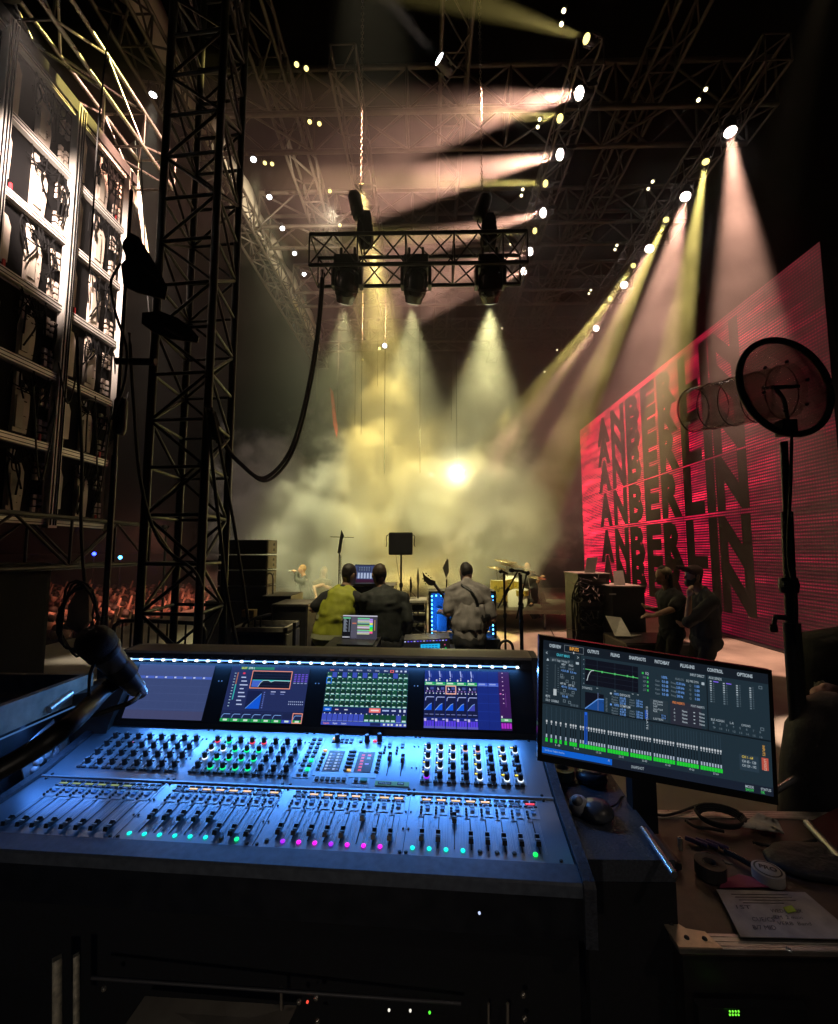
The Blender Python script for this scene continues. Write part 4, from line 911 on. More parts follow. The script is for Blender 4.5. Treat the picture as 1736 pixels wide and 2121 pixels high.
for i in range(16):
    u = i / 16 + .003; bl_ = i < 8 or i == 14; c.rect(u, .81, u + .056, .925, (66, 84, 200) if bl_ else (22, 76, 50), 3); c.rect(u, .925, u + .056, .932, (150, 170, 245) if bl_ else (110, 220, 190), 4); c.rect(u + .02, .795, u + .032, .812, (220, 230, 255), 4)
    if not bl_: c.rect(u + .006, .895, u + .05, .922, (205, 240, 240), 5)
c.rect(0, .94, 1, 1, (58, 78, 190), 2); c.rect(.58, .945, .7, .995, (30, 40, 90), 3)
for u, w, s in ((.03, .07, "Inputs"), (.14, .055, "Outputs"), (.24, .06, "Custom")): c.text(u, .985, s, (255, 150, 120) if u < .1 else (220, 230, 255), .03, w, lay=4, bold=.01)
for u in (.73, .78, .82, .88, .92, .97): c.rect(u, .955, u + .025, .985, (225, 230, 225), 4)
c.build("touchscreen", con, True)
# 4: dynamics page
c = tscreen(-.374); c.rect(0, 0, 1, 1, (26, 44, 132), 0)
for v in (.4, .56, .70, .85): c.rect(.62, v, .87, v + .006, (36, 62, 165), 1)
for i in range(7):
    u = i * .125
    c.rect(u + .121, 0, u + .124, 1, (20, 32, 100), 1); c.rect(u + .003, .21, u + .12, .265, (40, 175, 100) if i < 5 else (72, 98, 215), 2); c.rect(u + .015, .222, u + .09, .246, (215, 250, 225) if i < 5 else (150, 170, 240), 3); c.rect(u + .003, .256, u + .12, .266, (150, 235, 160) if i < 5 else (110, 140, 240), 3)
    if i < 5:
        c.rect(u + .003, .27, u + .12, .82, (24, 30, 70), 1); c.line([(u + .05, .01), (u + .06, .12)], (165, 180, 245), .022); c.line([(u + .075, .06), (u + .08, .13)], (110, 125, 220), .008)
        for k in range(2): c.rect(u + .048, .14 + .03 * k, u + .062, .155 + .03 * k, (220, 228, 255), 2)
        c.rect(u + .01, .165, u + .026, .2, (235, 240, 255), 2); c.poly([(u + .03, .35), (u + .03, .30), (u + .05, .345)], (225, 232, 255), 3); c.rect(u + .07, .3, u + .11, .345, (70, 84, 160), 3)
        for k in range(3): c.rect(u + .02 + .036 * k, .365, u + .036 + .036 * k, .385, (150, 120, 200), 3); c.rect(u + .012 + .045 * k, .4, u + .024 + .045 * k, .42, (215, 225, 250), 3)
        c.line([(u + .015, .54), (u + .02, .49), (u + .03, .475), (u + .115, .475)], (175, 190, 250), .013)
        c.poly([(u + .005, .70), (u + .06, .6), (u + .088, .575), (u + .088, .70)], (18, 90, 240) if i < 4 else (66, 72, 190), 2); c.line([(u + .005, .70), (u + .06, .605), (u + .088, .585)], (150, 195, 255), .008)
        c.rect(u + .01, .765, u + .05, .775, (130, 140, 200), 3); c.rect(u + .065, .765, u + .11, .775, (130, 140, 200), 3)
        c.rect(u + .003, .84, u + .03, .86, (200, 200, 250), 3); c.rect(u + .09, .84, u + .115, .86, (200, 200, 250), 3)
        for k in range(4): c.rect(u + .006 + k * .029, .875, u + .03 + k * .029, .965, (92, 66, 235), 3)
        c.rect(u + .003, .965, u + .12, 1, (96, 96, 200), 3); c.rect(u + .006, .86, u + .03, .885, (215, 190, 250), 4)
c.frame(.25, .27, .375, .425, (255, 185, 165), .018, 5)
c.rect(.875, 0, 1, 1, (62, 28, 92), 1)
for k in range(8): c.rect(.915, .02 + k * .075, .928, .034 + k * .075, (225, 190, 235), 2)
c.rect(.945, .38, .95, .62, (120, 60, 150), 2); c.rect(.88, .385, .9, .4, (255, 130, 220), 3); c.rect(.885, .765, .9, .80, (230, 225, 240), 2); c.rect(.88, .81, 1, .86, (110, 190, 130), 3); c.rect(.92, .82, .96, .845, (225, 245, 230), 4)
for k in range(4): c.rect(.882 + k * .03, .885, .905 + k * .03, .97, (190, 50, 215), 3)
c.build("touchscreen", con, True)
b = MB()
for x in (-1.143, -.771, -.405):
    for s in (-.006, .006): b.lathe([(.0025, 0), (.0018, .001)], (x + s, .566, zf(.566) + .003), (0, -.9, .42), 6)
b.build("sensor_dots", mat("sensor_white", (.7, .7, .75), .4), con, True)
# ------------------------------------------------------------------ big computer monitor at the right of the console
TLm, TRm = Vector((.334, 1.30, 1.492)), Vector((.928, 1.247, 1.413)); BLm = Vector((.319, 1.289, 1.180)); BRm = TRm + BLm - TLm
U, D = TRm - TLm, BLm - TLm; MW, MH = U.length, D.length; un, dn_ = U.normalized(), D.normalized(); nm = -(un.cross(dn_)).normalized()
mon = thing("computer_monitor", "large black computer monitor showing a mixing program, standing right of the console", "monitor", (TLm + BRm) / 2 - Vector((0, -.1, .42)))
b = MB(); e = .012
o4 = [TLm - un * e - dn_ * e, TRm + un * e - dn_ * e, BRm + un * e + dn_ * .02, BLm - un * e + dn_ * .02]
b.add([p + nm * .003 for p in o4] + [p - nm * .022 for p in o4], [(3, 2, 1, 0), (4, 5, 6, 7), (0, 1, 5, 4), (1, 2, 6, 5), (2, 3, 7, 6), (3, 0, 4, 7)]); b.build("housing", GLOSS, mon)
c0 = (TLm + BRm) / 2 - nm * .02
MB().box(c0 - nm * .05 - Vector((0, -.03, .13)), (.07, .04, .46)).build("stand", BLACK, mon)
MB().box((c0.x - .03, c0.y + .1, .862), (.24, .13, .02), bevel=.008).build("foot", BLACK, mon)
c = Canvas(TLm + nm * .004, un, dn_, MW, MH, MONK)
T = (190, 205, 215); TD = (120, 138, 150); BLU = (120, 175, 255)
c.rect(0, 0, 1, 1, (38, 55, 66), 0); c.rect(0, 0, 1, .085, (26, 34, 44), 1); c.rect(0, .93, 1, 1, (30, 38, 54), 1); c.rect(.0, .55, 1, .562, (20, 28, 36), 1)
for u, s, w in ((.028, "OVERVIEW", .055), (.205, "OUTPUTS", .053), (.312, "FILING", .04), (.395, "SNAPSHOTS", .075), (.51, "PATCHBAY", .065), (.623, "PLUG-INS", .062), (.74, "CONTROL", .068), (.868, "OPTIONS", .066)): c.text(u, .052 if u > .03 else .055, s, T, .029, w, bold=.03)
c.frame(.098, .015, .188, .078, (120, 128, 135), .004, 2); c.text(.123, .056, "INPUTS", (255, 175, 70), .03, .042, bold=.03); c.poly([(.14, .062), (.14, .085), (.1455, .078)], (230, 235, 240), 4)
c.rect(.0, .085, .172, .55, (36, 50, 60), 1); c.rect(.03, .09, .145, .135, (30, 42, 52), 2); c.text(.062, .125, "GRAVY MAIN", (80, 205, 225), .024, .06, bold=.012); c.text(.012, .125, "<", T, .03, .008, bold=.01); c.text(.158, .125, ">", T, .03, .008, bold=.01)
c.rect(.03, .145, .14, .18, (52, 68, 78), 2); c.text(.042, .172, "pb 11: Stage 1 Analog 17", T, .02, .08); c.poly([(.015, .18), (.028, .18), (.0215, .155)], T, 2); c.rect(.152, .152, .166, .172, T, 3)
for k in range(12): c.rect(.016, .22 + k * .026, .024, .224 + k * .026, TD, 2); c.rect(.068, .23 + k * .019, .074, .233 + k * .019, TD, 2)
c.rect(.055, .2, .0585, .44, (70, 84, 92), 2); c.rect(.0495, .42, .0635, .475, (205, 215, 220), 3)
for u, v, s, col, w in ((.085, .20, "48V", T, .02), (.12, .20, "PAD", T, .02), (.08, .225, "GAIN", TD, .022), (.118, .232, "DELAY", TD, .026), (.083, .255, "+10.0 dB", BLU, .036), (.126, .258, "0.0 ms", BLU, .028), (.08, .318, "HEAT", TD, .02), (.08, .37, "HPF IN", T, .026), (.118, .375, "LPF IN", T, .026), (.086, .395, "40 Hz", BLU, .026), (.118, .40, "20.00 kHz", BLU, .038), (.08, .458, "DIRECT OUT", TD, .042), (.09, .48, "0.0 dB", BLU, .026), (.125, .462, "PAN", TD, .016), (.014, .50, "MUTE", T, .02), (.014, .535, "SOLO", T, .02), (.04, .535, "SCRIBBLE", T, .034)): c.text(u, v, s, col, .019, w, bold=.008)
for u, v in ((.087, .29), (.137, .295), (.112, .335), (.142, .34), (.1, .42), (.14, .425), (.1, .51), (.124, .515)): c.frame(u - .006, v - .012, u + .006, v + .012, TD, .004, 3)
for i in range(3): c.rect(.128 + i * .013, .525, .138 + i * .013, .545, (80, 96, 108), 2)
c.rect(.172, .085, .176, .55, (22, 32, 40), 2)
# equaliser graph
c.rect(.195, .11, .435, .335, (20, 22, 34), 1); GL_ = (95, 215, 120)
for v in (.155, .2, .245, .29): c.rect(.195, v, .435, v + .002, (42, 50, 66), 2)
for u in (.25, .33, .41): c.rect(u, .11, u + .001, .335, (48, 66, 80), 2)
c.line([(.195, .2), (.435, .207)], GL_, .006); c.line([(.203, .30), (.209, .255), (.216, .225), (.224, .206), (.235, .202)], (215, 225, 230), .006, 4)
for u in (.272, .33, .386, .412): c.rect(u - .0035, .195, u + .0035, .212, GL_, 5)
for k in range(6): c.rect(.186, .115 + k * .042, .191, .122 + k * .042, TD, 2)
for u in (.25, .33, .41, .433): c.rect(u - .004, .35, u + .004, .354, T, 2)
c.rect(.452, .148, .46, .165, (60, 205, 90), 2); c.text(.468, .165, "EQ", T, .022, .014, bold=.01)
for k, s in enumerate(("HI", "HM", "LM", "LO")):
    v = .2 + k * .036; c.text(.457, v, s, TD, .02, .012); c.rect(.474, v - .018, .481, v, (60, 200, 90), 2); c.text(.51, v + .012, "Gain", TD, .018, .02); c.text(.54, v + .012, "0.0 dB", BLU, .021, .028, bold=.012)
    c.text(.58, v + .008, "Freq", TD, .018, .02); c.text(.604, v + .008, ("12.00 kHz", "5.00 kHz", "1.00 kHz", "200 Hz")[k], BLU, .021, (.038, .034, .034, .028)[k], bold=.012); c.text(.66, v + .008, "Q", TD, .018, .008); c.text(.684, v + .008, "1.00", BLU, .021, .02, bold=.012)
c.text(.54, .175, "100%", BLU, .022, .024, bold=.012); c.text(.598, .17, "ANALOG", TD, .02, .038); c.text(.648, .172, "EQ PRE DYN", T, .02, .052); c.rect(.714, .155, .726, .178, T, 2); c.text(.665, .115, "INPUT DIRECT", T, .022, .062, bold=.008)
# dynamics
c.text(.182, .375, "DYNAMICS", T, .02, .045); c.rect(.195, .40, .28, .545, (20, 22, 34), 1); c.poly([(.195, .545), (.253, .445), (.28, .44), (.28, .545)], (32, 82, 160), 2); c.line([(.195, .545), (.253, .445), (.28, .44)], (110, 170, 255), .008)
c.rect(.2525, .39, .254, .545, (130, 150, 200), 4)
for k in range(10): c.rect(.288, .425 + k * .012, .296, .429 + k * .012, TD, 2)
for bl, v0, nm_, ks in ((0, .385, "EXP/GATE", ("0.0 dB", "1.00:1", "20.0 dB")), (1, .48, "COMP/LIM", ("-6.0 dB", "4.00:1", "0.0 dB"))):
    c.rect(.308, v0 - .015, .316, v0, BLU if bl else T, 2); c.text(.326, v0, "100%", BLU, .02, .022, bold=.012); c.text(.352, v0, nm_, T, .02, .046, bold=.01)
    for k in range(3):
        v = v0 + .027 + k * .022
        c.text(.352, v, ks[k], BLU, .019, .026, bold=.01); c.text(.425, v, ("1.00 ms", "100 ms", "200 ms")[k], BLU, .019, .028, bold=.01); c.text(.315, v, ("Threshold", "Ratio", "Gain")[k], TD, .016, .028); c.text(.395, v, ("Attack", "Hold", "Release")[k], TD, .016, .022)
c.text(.468, .44, "EXP/GATE", T, .016, .1, vert=True); c.rect(.463, .47, .476, .545, (40, 90, 190), 2)
c.rect(.486, .365, .565, .545, (48, 62, 72), 1)
for v, s in ((.39, "SIDECHAIN"), (.41, "Key Source"), (.432, "Self"), (.455, "Source Pickoff"), (.475, "N/A"), (.538, "LISTEN")): c.text(.50, v, s, T, .017, .042 if len(s) > 5 else .018)
for v in (.5, .52): c.rect(.53, v - .012, .56, v + .002, (24, 30, 38), 2); c.text(.535, v, "10 Hz" if v < .51 else "20.00 kHz", BLU, .015, .02)
c.rect(.575, .355, .71, .55, (50, 52, 66), 1); c.text(.585, .375, "PRE INSERTS", (255, 150, 80), .02, .052, bold=.01); c.text(.665, .378, "POST INSERTS", T, .018, .058, bold=.006)
for k in range(4):
    c.text(.626, .435 + k * .03, "None", T, .018, .022, bold=.012); c.text(.70, .432 + k * .03, "None", T, .018, .022, bold=.012); c.text(.59, .43 + k * .03, "ABCD"[k], T, .015, .006); c.rect(.675, .42 + k * .03, .682, .428 + k * .03, T, 2)
# aux sends and bus assign
c.rect(.735, .085, .74, .55, (22, 32, 40), 1); c.text(.745, .115, "AUX SENDS", T, .022, .056, bold=.008)
for q in range(4):
    for k in range(10):
        c.rect(.75 + q * .056, .13 + k * .019 + q * .002, .758 + q * .056, .139 + k * .019 + q * .002, T if k < 5 else TD, 2); c.rect(.764 + q * .056, .132 + k * .019, .768 + q * .056, .137 + k * .019, TD, 2)
for u in (.765, .82): c.rect(u, .128, u + .022, .137, (140, 110, 255), 3)
c.text(.75, .465, "BUS ASSIGN", T, .019, .056); c.text(.83, .468, "L-R", T, .019, .016); c.text(.878, .47, "C/MONO", T, .019, .038)
for q in range(8):
    for k in range(2): c.text(.757 + q * .028, .49 + k * .038 + q * .002, str(q + 1 + 8 * k), TD, .017, .006 + .005 * k)
c.frame(.958, .11, .973, .135, TD, .004, 2); c.frame(.958, .455, .973, .48, TD, .004, 2)
# channel meters
xs = [.02, .042, .063, .084, .108] + [.13, .142, .153] + [.175, .187, .200]
u = .2115
for g in range(6):
    for k in range(8 if g else 7): xs.append(u); u += .0118
    u += .0065
for i, x in enumerate(xs):
    if x > .855: break
    w = .0052; c.rect(x - .0012, .58, x + .0012, .70, (52, 72, 86), 1); c.rect(x - .0035, .70, x + .0035, .718, (215, 222, 228), 2); c.rect(x - .002, .722, x + .002, .735, (190, 200, 210), 2)
    c.rect(x - .0016, .735, x + .0016, .83, (14, 20, 26), 1); c.rect(x - .003, .82, x + .003, .848, (190, 205, 225), 2); c.rect(x - w, .852, x + w, .885, (40, 235, 60), 3)
c.rect(.193, .575, .205, .85, (40, 110, 245), 2); c.rect(.1965, .60, .2015, .84, (16, 32, 66), 3)
for k, (x, s) in enumerate(((.06, "1-8"), (.145, "9-16"), (.245, "17-24"), (.345, "25-32"), (.447, "33-40"), (.548, "41-48"), (.65, "49-56"), (.752, "57-64"))): c.text(x, .908, s, T, .017, .022)
c.rect(0, .935, .315, .985, (20, 110, 235), 3); c.text(.012, .965, "Sends on Faders Active", (170, 205, 250), .017, .09, lay=4); c.text(.40, .978, "SNAPSHOT", T, .024, .055); c.text(.297, .97, "^", T, .03, .008, lay=4)
c.rect(.865, .7, .945, .83, (48, 66, 80), 1)
for v, s, col in ((.73, "CH 1 - 64", (250, 220, 90)), (.765, "CH 65 - 128", T), (.8, "CH 129 - 192", T)): c.text(.875, v, s, col, .021, .046 if v < .75 else .058, bold=.01)
c.text(.962, .60, "INPUTS", (250, 185, 80), .02, .044, vert=True, bold=.008); c.rect(.957, .70, .985, .80, (205, 90, 75), 2); c.text(.966, .71, "LAYOUTS", (250, 200, 180), .02, .048, vert=True, bold=.008)
c.text(.885, .965, "MODE", T, .021, .034, bold=.008); c.text(.885, .99, "SHOW", (80, 230, 110), .021, .034, bold=.008); c.text(.948, .965, "STATUS", T, .021, .042, bold=.008); c.text(.948, .99, "OK", (80, 230, 110), .021, .016, bold=.008)
c.build("screen", mon)

# ------------------------------------------------------------------ padded side table and the flight case at the right
TABM = mat("side_table_vinyl", (.055, .065, .085), .55, .05, .3, 160, .25)
TZ = 1.0
tb = [PZ(*q, TZ) for q in ((1130, 1548), (1214, 1780), (1400, 1780), (1402, 1815), (1300, 1655), (1240, 1562))]
tb = [tb[0], tb[1], PZ(1398, 1782, TZ), PZ(1300, 1655, TZ), PZ(1230, 1552, TZ)]
t = thing("side_table", "dark vinyl covered side table between the console and the flight case", "table", tb[1] - Vector((0, 0, 1)))
MB().poly(tb, .05).build("table_top", TABM, t)
MB().poly([p - Vector((0, 0, .052)) for p in tb], .94).build("skirt", CLOTHB, t)
RODM = mat("chrome_rod", (.7, .72, .75), .25, .9)
tag(MB().bar(PZ(1332, 1716, TZ + .012), PZ(1397, 1812, TZ + .012), .008, 8).build("metal_rod", RODM), "pale metal rod lying on the right edge of the side table", "rod")
# roll of tape, puck, trackball
def roll(name, lab, p, r, ri, h, m, core, cat="tape roll", group=None):
    t = thing(name, lab, cat, p, group=group)
    MB().lathe([(ri, 0), (r, 0), (r, h * .5), (r, h), (ri, h), (ri, 0)], p, (0, 0, 1), 40, cap=False, smooth=False).build("tape", m, t)
    MB().lathe([(ri - .003, -.0005), (ri + .0005, -.0005), (ri + .0005, h + .0008), (ri - .003, h + .0008), (ri - .003, -.0005)], p, (0, 0, 1), 24, cap=False).build("core", core, t); return t
COREM = mat("cardboard_core", (.35, .36, .42), .8)
roll("tape_roll", "yellow green roll of tape beside the foot of the monitor", PZ(1166, 1610, TZ + .003), .037, .021, .03, mat("green_tape", (.30, .32, .10), .5), COREM)
p = PZ(1226, 1618, TZ + .002); t = thing("headphone_pad", "dark round ear pad lying behind the trackball", "ear pad", p)
MB().lathe([(.002, .034), (.03, .034), (.047, .026), (.05, .014), (.046, .003), (.04, 0)], p, (.0, .1, 1), 24).build("pad", mat("leatherette", (.03, .033, .04), .4, 0, .2, 90, .1), t); MB().lathe([(.026, .0345), (.03, .0375), (.034, .0345)], p, (0, .1, 1), 24, cap=False).build("rim", BLACK, t)
p = PZ(1212, 1690, TZ); t = thing("trackball", "dark trackball with a glossy pale blue ball on the side table", "trackball", p)
b = MB(); b.lathe([(.03, 0), (.046, .008), (.047, .018), (.036, .034), (.018, .042), (.004, .044)], p + Vector((.032, -.004, 0)), (-.12, 0, 1), 24); b.build("body", mat("trackball_shell", (.05, .055, .065), .35), t)
MB().lathe([(.001, .031), (.013, .028), (.024, .018), (.0285, .003), (.024, -.014)], p + Vector((-.012, .012, .018)), (-.35, -.15, 1), 20).build("collar", mat("trackball_collar", (.45, .5, .56), .3), t)
MB().lathe([(.0005, .0435), (.008, .041), (.014, .034), (.0165, .024), (.014, .014)], p + Vector((-.012, .012, .014)), (-.3, -.4, 1), 20).build("ball", mat("trackball_ball", (.25, .27, .3), .08, .2), t)
MB().tube(arc([p + Vector((.07, .02, .01)), p + Vector((.11, .05, .006)), p + Vector((.15, .10, .0)), p + Vector((.19, .09, -.02))], 6), .0025, 6).build("lead", RUBBER, t)
# flight case
CZ_ = .85
cc = [PZ(1407, 1966, CZ_), PZ(1800, 1978, CZ_)]; bk = [PZ(1310, 1678, CZ_), PZ(1645, 1683, CZ_)]
x0, x1 = cc[0].x, cc[0].x + 1.2; y0, y1 = cc[0].y, bk[0].y
LAM = mat("brown_laminate", (.085, .055, .04), .42, 0, .3, 25, .08)
fc = thing("flight_case", "brown flight case with aluminium edges used as a desk at the right", "flight case", ((x0 + x1) / 2, (y0 + y1) / 2, 0))
MB().box(((x0 + x1) / 2, (y0 + y1) / 2, CZ_ - .012), (x1 - x0 - .02, y1 - y0 - .02, .02)).build("lid", LAM, fc)
MB().box(((x0 + x1) / 2, (y0 + y1) / 2, (CZ_ - .024) / 2), (x1 - x0 - .03, y1 - y0 - .03, CZ_ - .026)).build("body", mat("case_side", (.02, .017, .015), .5, 0, .3, 20), fc)
for a, b_ in (((x0, y0), (x1, y0)), ((x0, y1), (x1, y1)), ((x0 + .02, y0 + .022), (x0 + .02, y1 - .022))):
    dx, dy = b_[0] - a[0], b_[1] - a[1]; w = .042
    b = MB().box(((a[0] + b_[0]) / 2 + (0 if dy == 0 else -.001), (a[1] + b_[1]) / 2 + (.02 if (dx and a[1] == y0) else (-.02 if dx else 0)), CZ_ - .004), (dx or w * .6, dy or w, .012), bevel=.003)
    for k in range(3): b.box(((a[0] + b_[0]) / 2, (a[1] + b_[1]) / 2 + (.008 + .012 * k if (dx and a[1] == y0) else (-.008 - .012 * k if dx else 0)), CZ_ + .0024), (dx * .98 or .002, dy * .98 or .0025, .0012))
    b.build("edge_rail", ALU, fc)
b = MB().poly([Vector((x0 - .002, y0 - .002, CZ_ + .006)) + Vector(q) for q in ((0, 0, 0), (.098, 0, 0), (.085, .042, 0), (.045, .05, 0), (.0, .105, 0))], .004)
for q in ((.015, .06), (.03, .022), (.07, .02)): b.lathe([(.006, 0), (.005, .003), (.002, .004)], Vector((x0 + q[0], y0 + q[1], CZ_ + .006)), (0, 0, 1), 10, mi=1)
b.build("corner_brace", [mat("brace_steel", (.72, .6, .45), .35, .6, .2, 40), BLACK], fc)
# second case lid further back on the right, with an edge rail running away
q0, q1 = PZ(1672, 1705, CZ_ + .02), PZ(1760, 1800, CZ_ + .02)
t = thing("case_lid", "dark red lid leaning at the right edge of the flight case", "lid", q0)
MB().poly([q0, q1, q1 + Vector((.5, .2, 0)), q0 + Vector((.5, .25, 0))], .02).build("panel", mat("maroon_laminate", (.09, .02, .02), .4, 0, .3, 20), t); MB().bar(q0, q1, .012, 8).build("edge_rail", ALU, t)
# things lying on the flight case
def onc(px, py, dz=.008): return PZ(px, py, CZ_ + dz)
c0 = onc(1492, 1700); b = MB()
for k in range(4): b.tube([c0 + Vector(((.062 + .004 * k) * math.cos(a * .35), (.05 + .003 * k) * math.sin(a * .35), .006 + .005 * k)) for a in range(18)], .004, 6, closed=True)
tag(b.build("cable_coil", RUBBER), "coiled black lead lying on the flight case under the monitor", "cable coil")
tag(MB().tube(arc([onc(1312, 1668), onc(1365, 1688), onc(1400, 1684), onc(1445, 1668)], 7), .004, 6).build("loose_lead", RUBBER), "loose black lead crossing the back edge of the flight case", "cable")
PAPM = mat("tissue_paper", (.62, .6, .55), .85, 0, .1, 40)
rows = []
for i in range(8):
    a, b_ = Vector((1530, 1712)).lerp(Vector((1572, 1682)), i / 7), Vector((1625, 1728)).lerp(Vector((1612, 1700)), i / 7)
    rows.append([onc(*(a.lerp(b_, j / 8)), .012 + .022 * abs(math.sin(j * 1.3 + i * .8)) * (.5 + .5 * math.sin(i))) for j in range(9)])
tag(sheet("tissue", rows, PAPM, .001), "crumpled white tissue on the flight case", "tissue")
BATM = mat("battery_blue", (.06, .05, .16), .35, .3); BATT = mat("battery_gold", (.6, .5, .35), .3, .8)
for k in range(6):
    p = onc(1437 + k * 11, 1742 + k * 1.5 + (k % 2) * 2, .009); d = Vector((.035, -.033, 0)).normalized() * .022; t = thing("battery", "small violet blue battery in the row of six beside the tape rolls", "battery", p, group="row of batteries")
    MB().bar(p - d, p + d, .0068, 10).build("cell", BATM, t); MB().bar(p + d, p + d * 1.12, .003, 8).build("cap", BATT, t)
p = onc(1410, 1760, .008); t = thing("battery", "single upright battery with a pale gold end standing apart from the row", "battery", p); MB().bar(p, p + Vector((0, 0, .034)), .0068, 12).build("cell", mat("battery_gold_body", (.5, .45, .36), .35, .6), t); MB().bar(p + Vector((0, 0, .034)), p + Vector((0, 0, .037)), .003, 8).build("cap", BATT, t)
roll("tape_roll", "black roll of tape on the flight case", onc(1472, 1812, .004), .038, .018, .034, mat("black_tape", (.02, .018, .017), .6), mat("dark_core", (.04, .03, .025), .8))
rt = roll("tape_roll", "white roll of tape with black letters printed on its face", onc(1592, 1822, .004), .037, .012, .026, mat("white_tape", (.38, .36, .35), .6), mat("pale_core", (.5, .48, .45), .7))
p = onc(1592, 1822, .004) + Vector((0, 0, .027)); b = MB().lathe([(.0, 0), (.033, 0), (.033, .0006), (0, .0006)], p, (0, 0, 1), 28, mi=0, cap=False)
b.lathe([(.028, .0007), (.032, .0007)], p, (0, 0, 1), 28, mi=1, cap=False); text_on(b, "PRO", p + Vector((-.019, .005, .0012)), (.85, -.45, 0), (.45, .85, 0), .017, .04, 1, .03); b.build("face", [mat("tape_face", (.36, .34, .33), .6), mat("tape_print", (.02, .02, .02), .6)], rt)
t = thing("marker_pen", "black marker pen beside the white roll of tape", "pen", onc(1530, 1775)); p, q = onc(1502, 1762, .012), onc(1558, 1792, .012)
MB().bar(p, q, .008, 10).build("barrel", GLOSS, t); MB().bar(q, q + (q - p).normalized() * .02, .0075, 10, .006).build("cap", BLACK, t)
PPR = mat("note_paper", (.40, .36, .37), .8, 0, .25, 18)
def flatp(name, pts, z, m, lab, cat): return tag(MB().poly([onc(*q, z) for q in pts], .0015).build(name, m), lab, cat)
sl2 = thing("set_list", "sheet of paper with handwritten notes taped to the flight case", "paper", onc(1610, 1890))
MB().poly([onc(*q, .010) for q in ((1484, 1842), (1534, 1940), (1760, 1945), (1735, 1905), (1668, 1848))], .0015).build("sheet", PPR, sl2)
b = MB(); INK = mat("ink", (.08, .07, .09), .7)
def pv(px, py): return onc(px, py, .0112)
for px, py, s, w, h in ((1527, 1882, "1ST", 30, .012), (1598, 1890, "WEDGE MIX", 66, .012), (1604, 1903, "IEM  2 main", 60, .011), (1612, 1916, "VERB  Band", 70, .011), (1560, 1908, "CUE/CS", 46, .013), (1562, 1925, "B/7 MID", 48, .013)):
    a = pv(px, py); text_on(b, s, a, pv(px + w, py + 1) - a, pv(px - 9, py - 20) - a, h, (pv(px + w, py + 1) - a).length)
for k in range(7): a, q = pv(1515 + 8 * k, 1852 + 6 * (k % 4)), pv(1600 + 8 * k, 1853 + 6 * (k % 4)); b.bar(a, q, .0006, 4)
b.build("handwriting", INK, sl2)
tag(MB().poly([onc(*q, .0125) for q in ((1622, 1880), (1640, 1876), (1650, 1888), (1632, 1892))], .001).build("sticker", mat("lime_sticker", (.35, .5, .04), .5)), "small lime green sticker on the handwritten paper", "sticker")
flatp("pink_paper", ((1500, 1822), (1530, 1812), (1600, 1826), (1612, 1838), (1490, 1840)), .0055, mat("pink_paper", (.30, .05, .12), .7), "pink slip of paper under the white roll of tape", "paper")
tag(MB().bar(onc(1628, 1965, .015), onc(1640, 1970, .015), .005, 8).build("steel_bolt", RODM), "small shiny bolt on the front rail of the flight case", "bolt")
b = MB().lathe([(.001, .022), (.06, .021), (.105, .017), (.115, .008), (.11, 0)], onc(1690, 1790, .004), (0, 0, 1), 22); b.v = [onc(1690, 1790, .004) + Vector(((q - onc(1690, 1790, .004)).x * 1.2, (q - onc(1690, 1790, .004)).y * .7, (q - onc(1690, 1790, .004)).z + .006 * math.sin(q.x * 60) * math.cos(q.y * 70))) for q in b.v]
tag(b.build("pouch", mat("pouch_nylon", (.012, .012, .014), .6, 0, .3, 60, .4)), "black nylon pouch lying behind the white roll of tape", "pouch")
for k, (pts, lab) in enumerate((([(1560, 1745), (1600, 1752), (1650, 1748), (1690, 1740)], "short black lead lying beside the white tissue"), ([(1420, 1700), (1440, 1712), (1470, 1716), (1500, 1722)], "short black lead lying in front of the coiled lead"))):
    tag(MB().tube(arc([onc(*q) for q in pts], 6), .0045, 6).build("loose_lead", RUBBER), lab, "cable")
t = thing("pliers", "small dark pliers lying between the batteries and the marker pen", "pliers", onc(1470, 1770))
for s_ in (-1, 1): MB().tube(arc([onc(1448, 1775 + s_ * 5), onc(1466, 1776 + s_ * 8), onc(1490, 1782 + s_ * 2), onc(1500, 1785)], 5), .005, 6).build("handle", BLACK, t)
MB().bar(onc(1500, 1785), onc(1518, 1790), .006, 6, .002).build("jaw", STEEL, t)
# black sling bag hanging behind on the right with a mesh
# ------------------------------------------------------------------ rack and stand under the console
st = thing("console_stand", "black flight case stand under the console with an open rack", "stand", cl(-.75, .3, 0) - Vector((0, 0, cl(0, 0, 0).z)))
def F(px, py, y): return PY(px, py, y)
MB().box(cl(-.77, .36, -.225), (1.56, .64, .2), rot=Matrix.Rotation(CA, 3, 'Z')).build("top_tray", CLOTHB, st)
MB().box(cl(-.77, .40, -.62), (1.5, .5, .59), rot=Matrix.Rotation(CA, 3, 'Z')).build("rack_body", mat("rack_inside", (.008, .008, .008), .7), st)
b = MB()
FY = 1.07
for px in (118, 158): b.bar(F(px, 1985 if px < 140 else 1978, FY), F(px, 2150, FY), .012 if px < 140 else .008, 4)
b.build("rack_post", mat("rack_post_metal", (.75, .7, .58), .45, .5, .4, 60), st)
b = MB(); b.bar(F(583, 2045, FY), F(583, 2150, FY), .004, 4); b.bar(F(1052, 2078, FY), F(1052, 2160, FY), .004, 4); b.bar(F(1012, 2078, FY), F(1012, 2160, FY), .003, 4); b.build("rack_rail", mat("rack_rail_metal", (.5, .45, .38), .4, .7), st)
b = MB(); b.bar(F(190, 2025, FY - .01), F(955, 2078, FY - .01), .004, 6); b.build("shelf_edge", mat("shelf_metal", (.08, .08, .09), .5, .3), st)
b = MB()
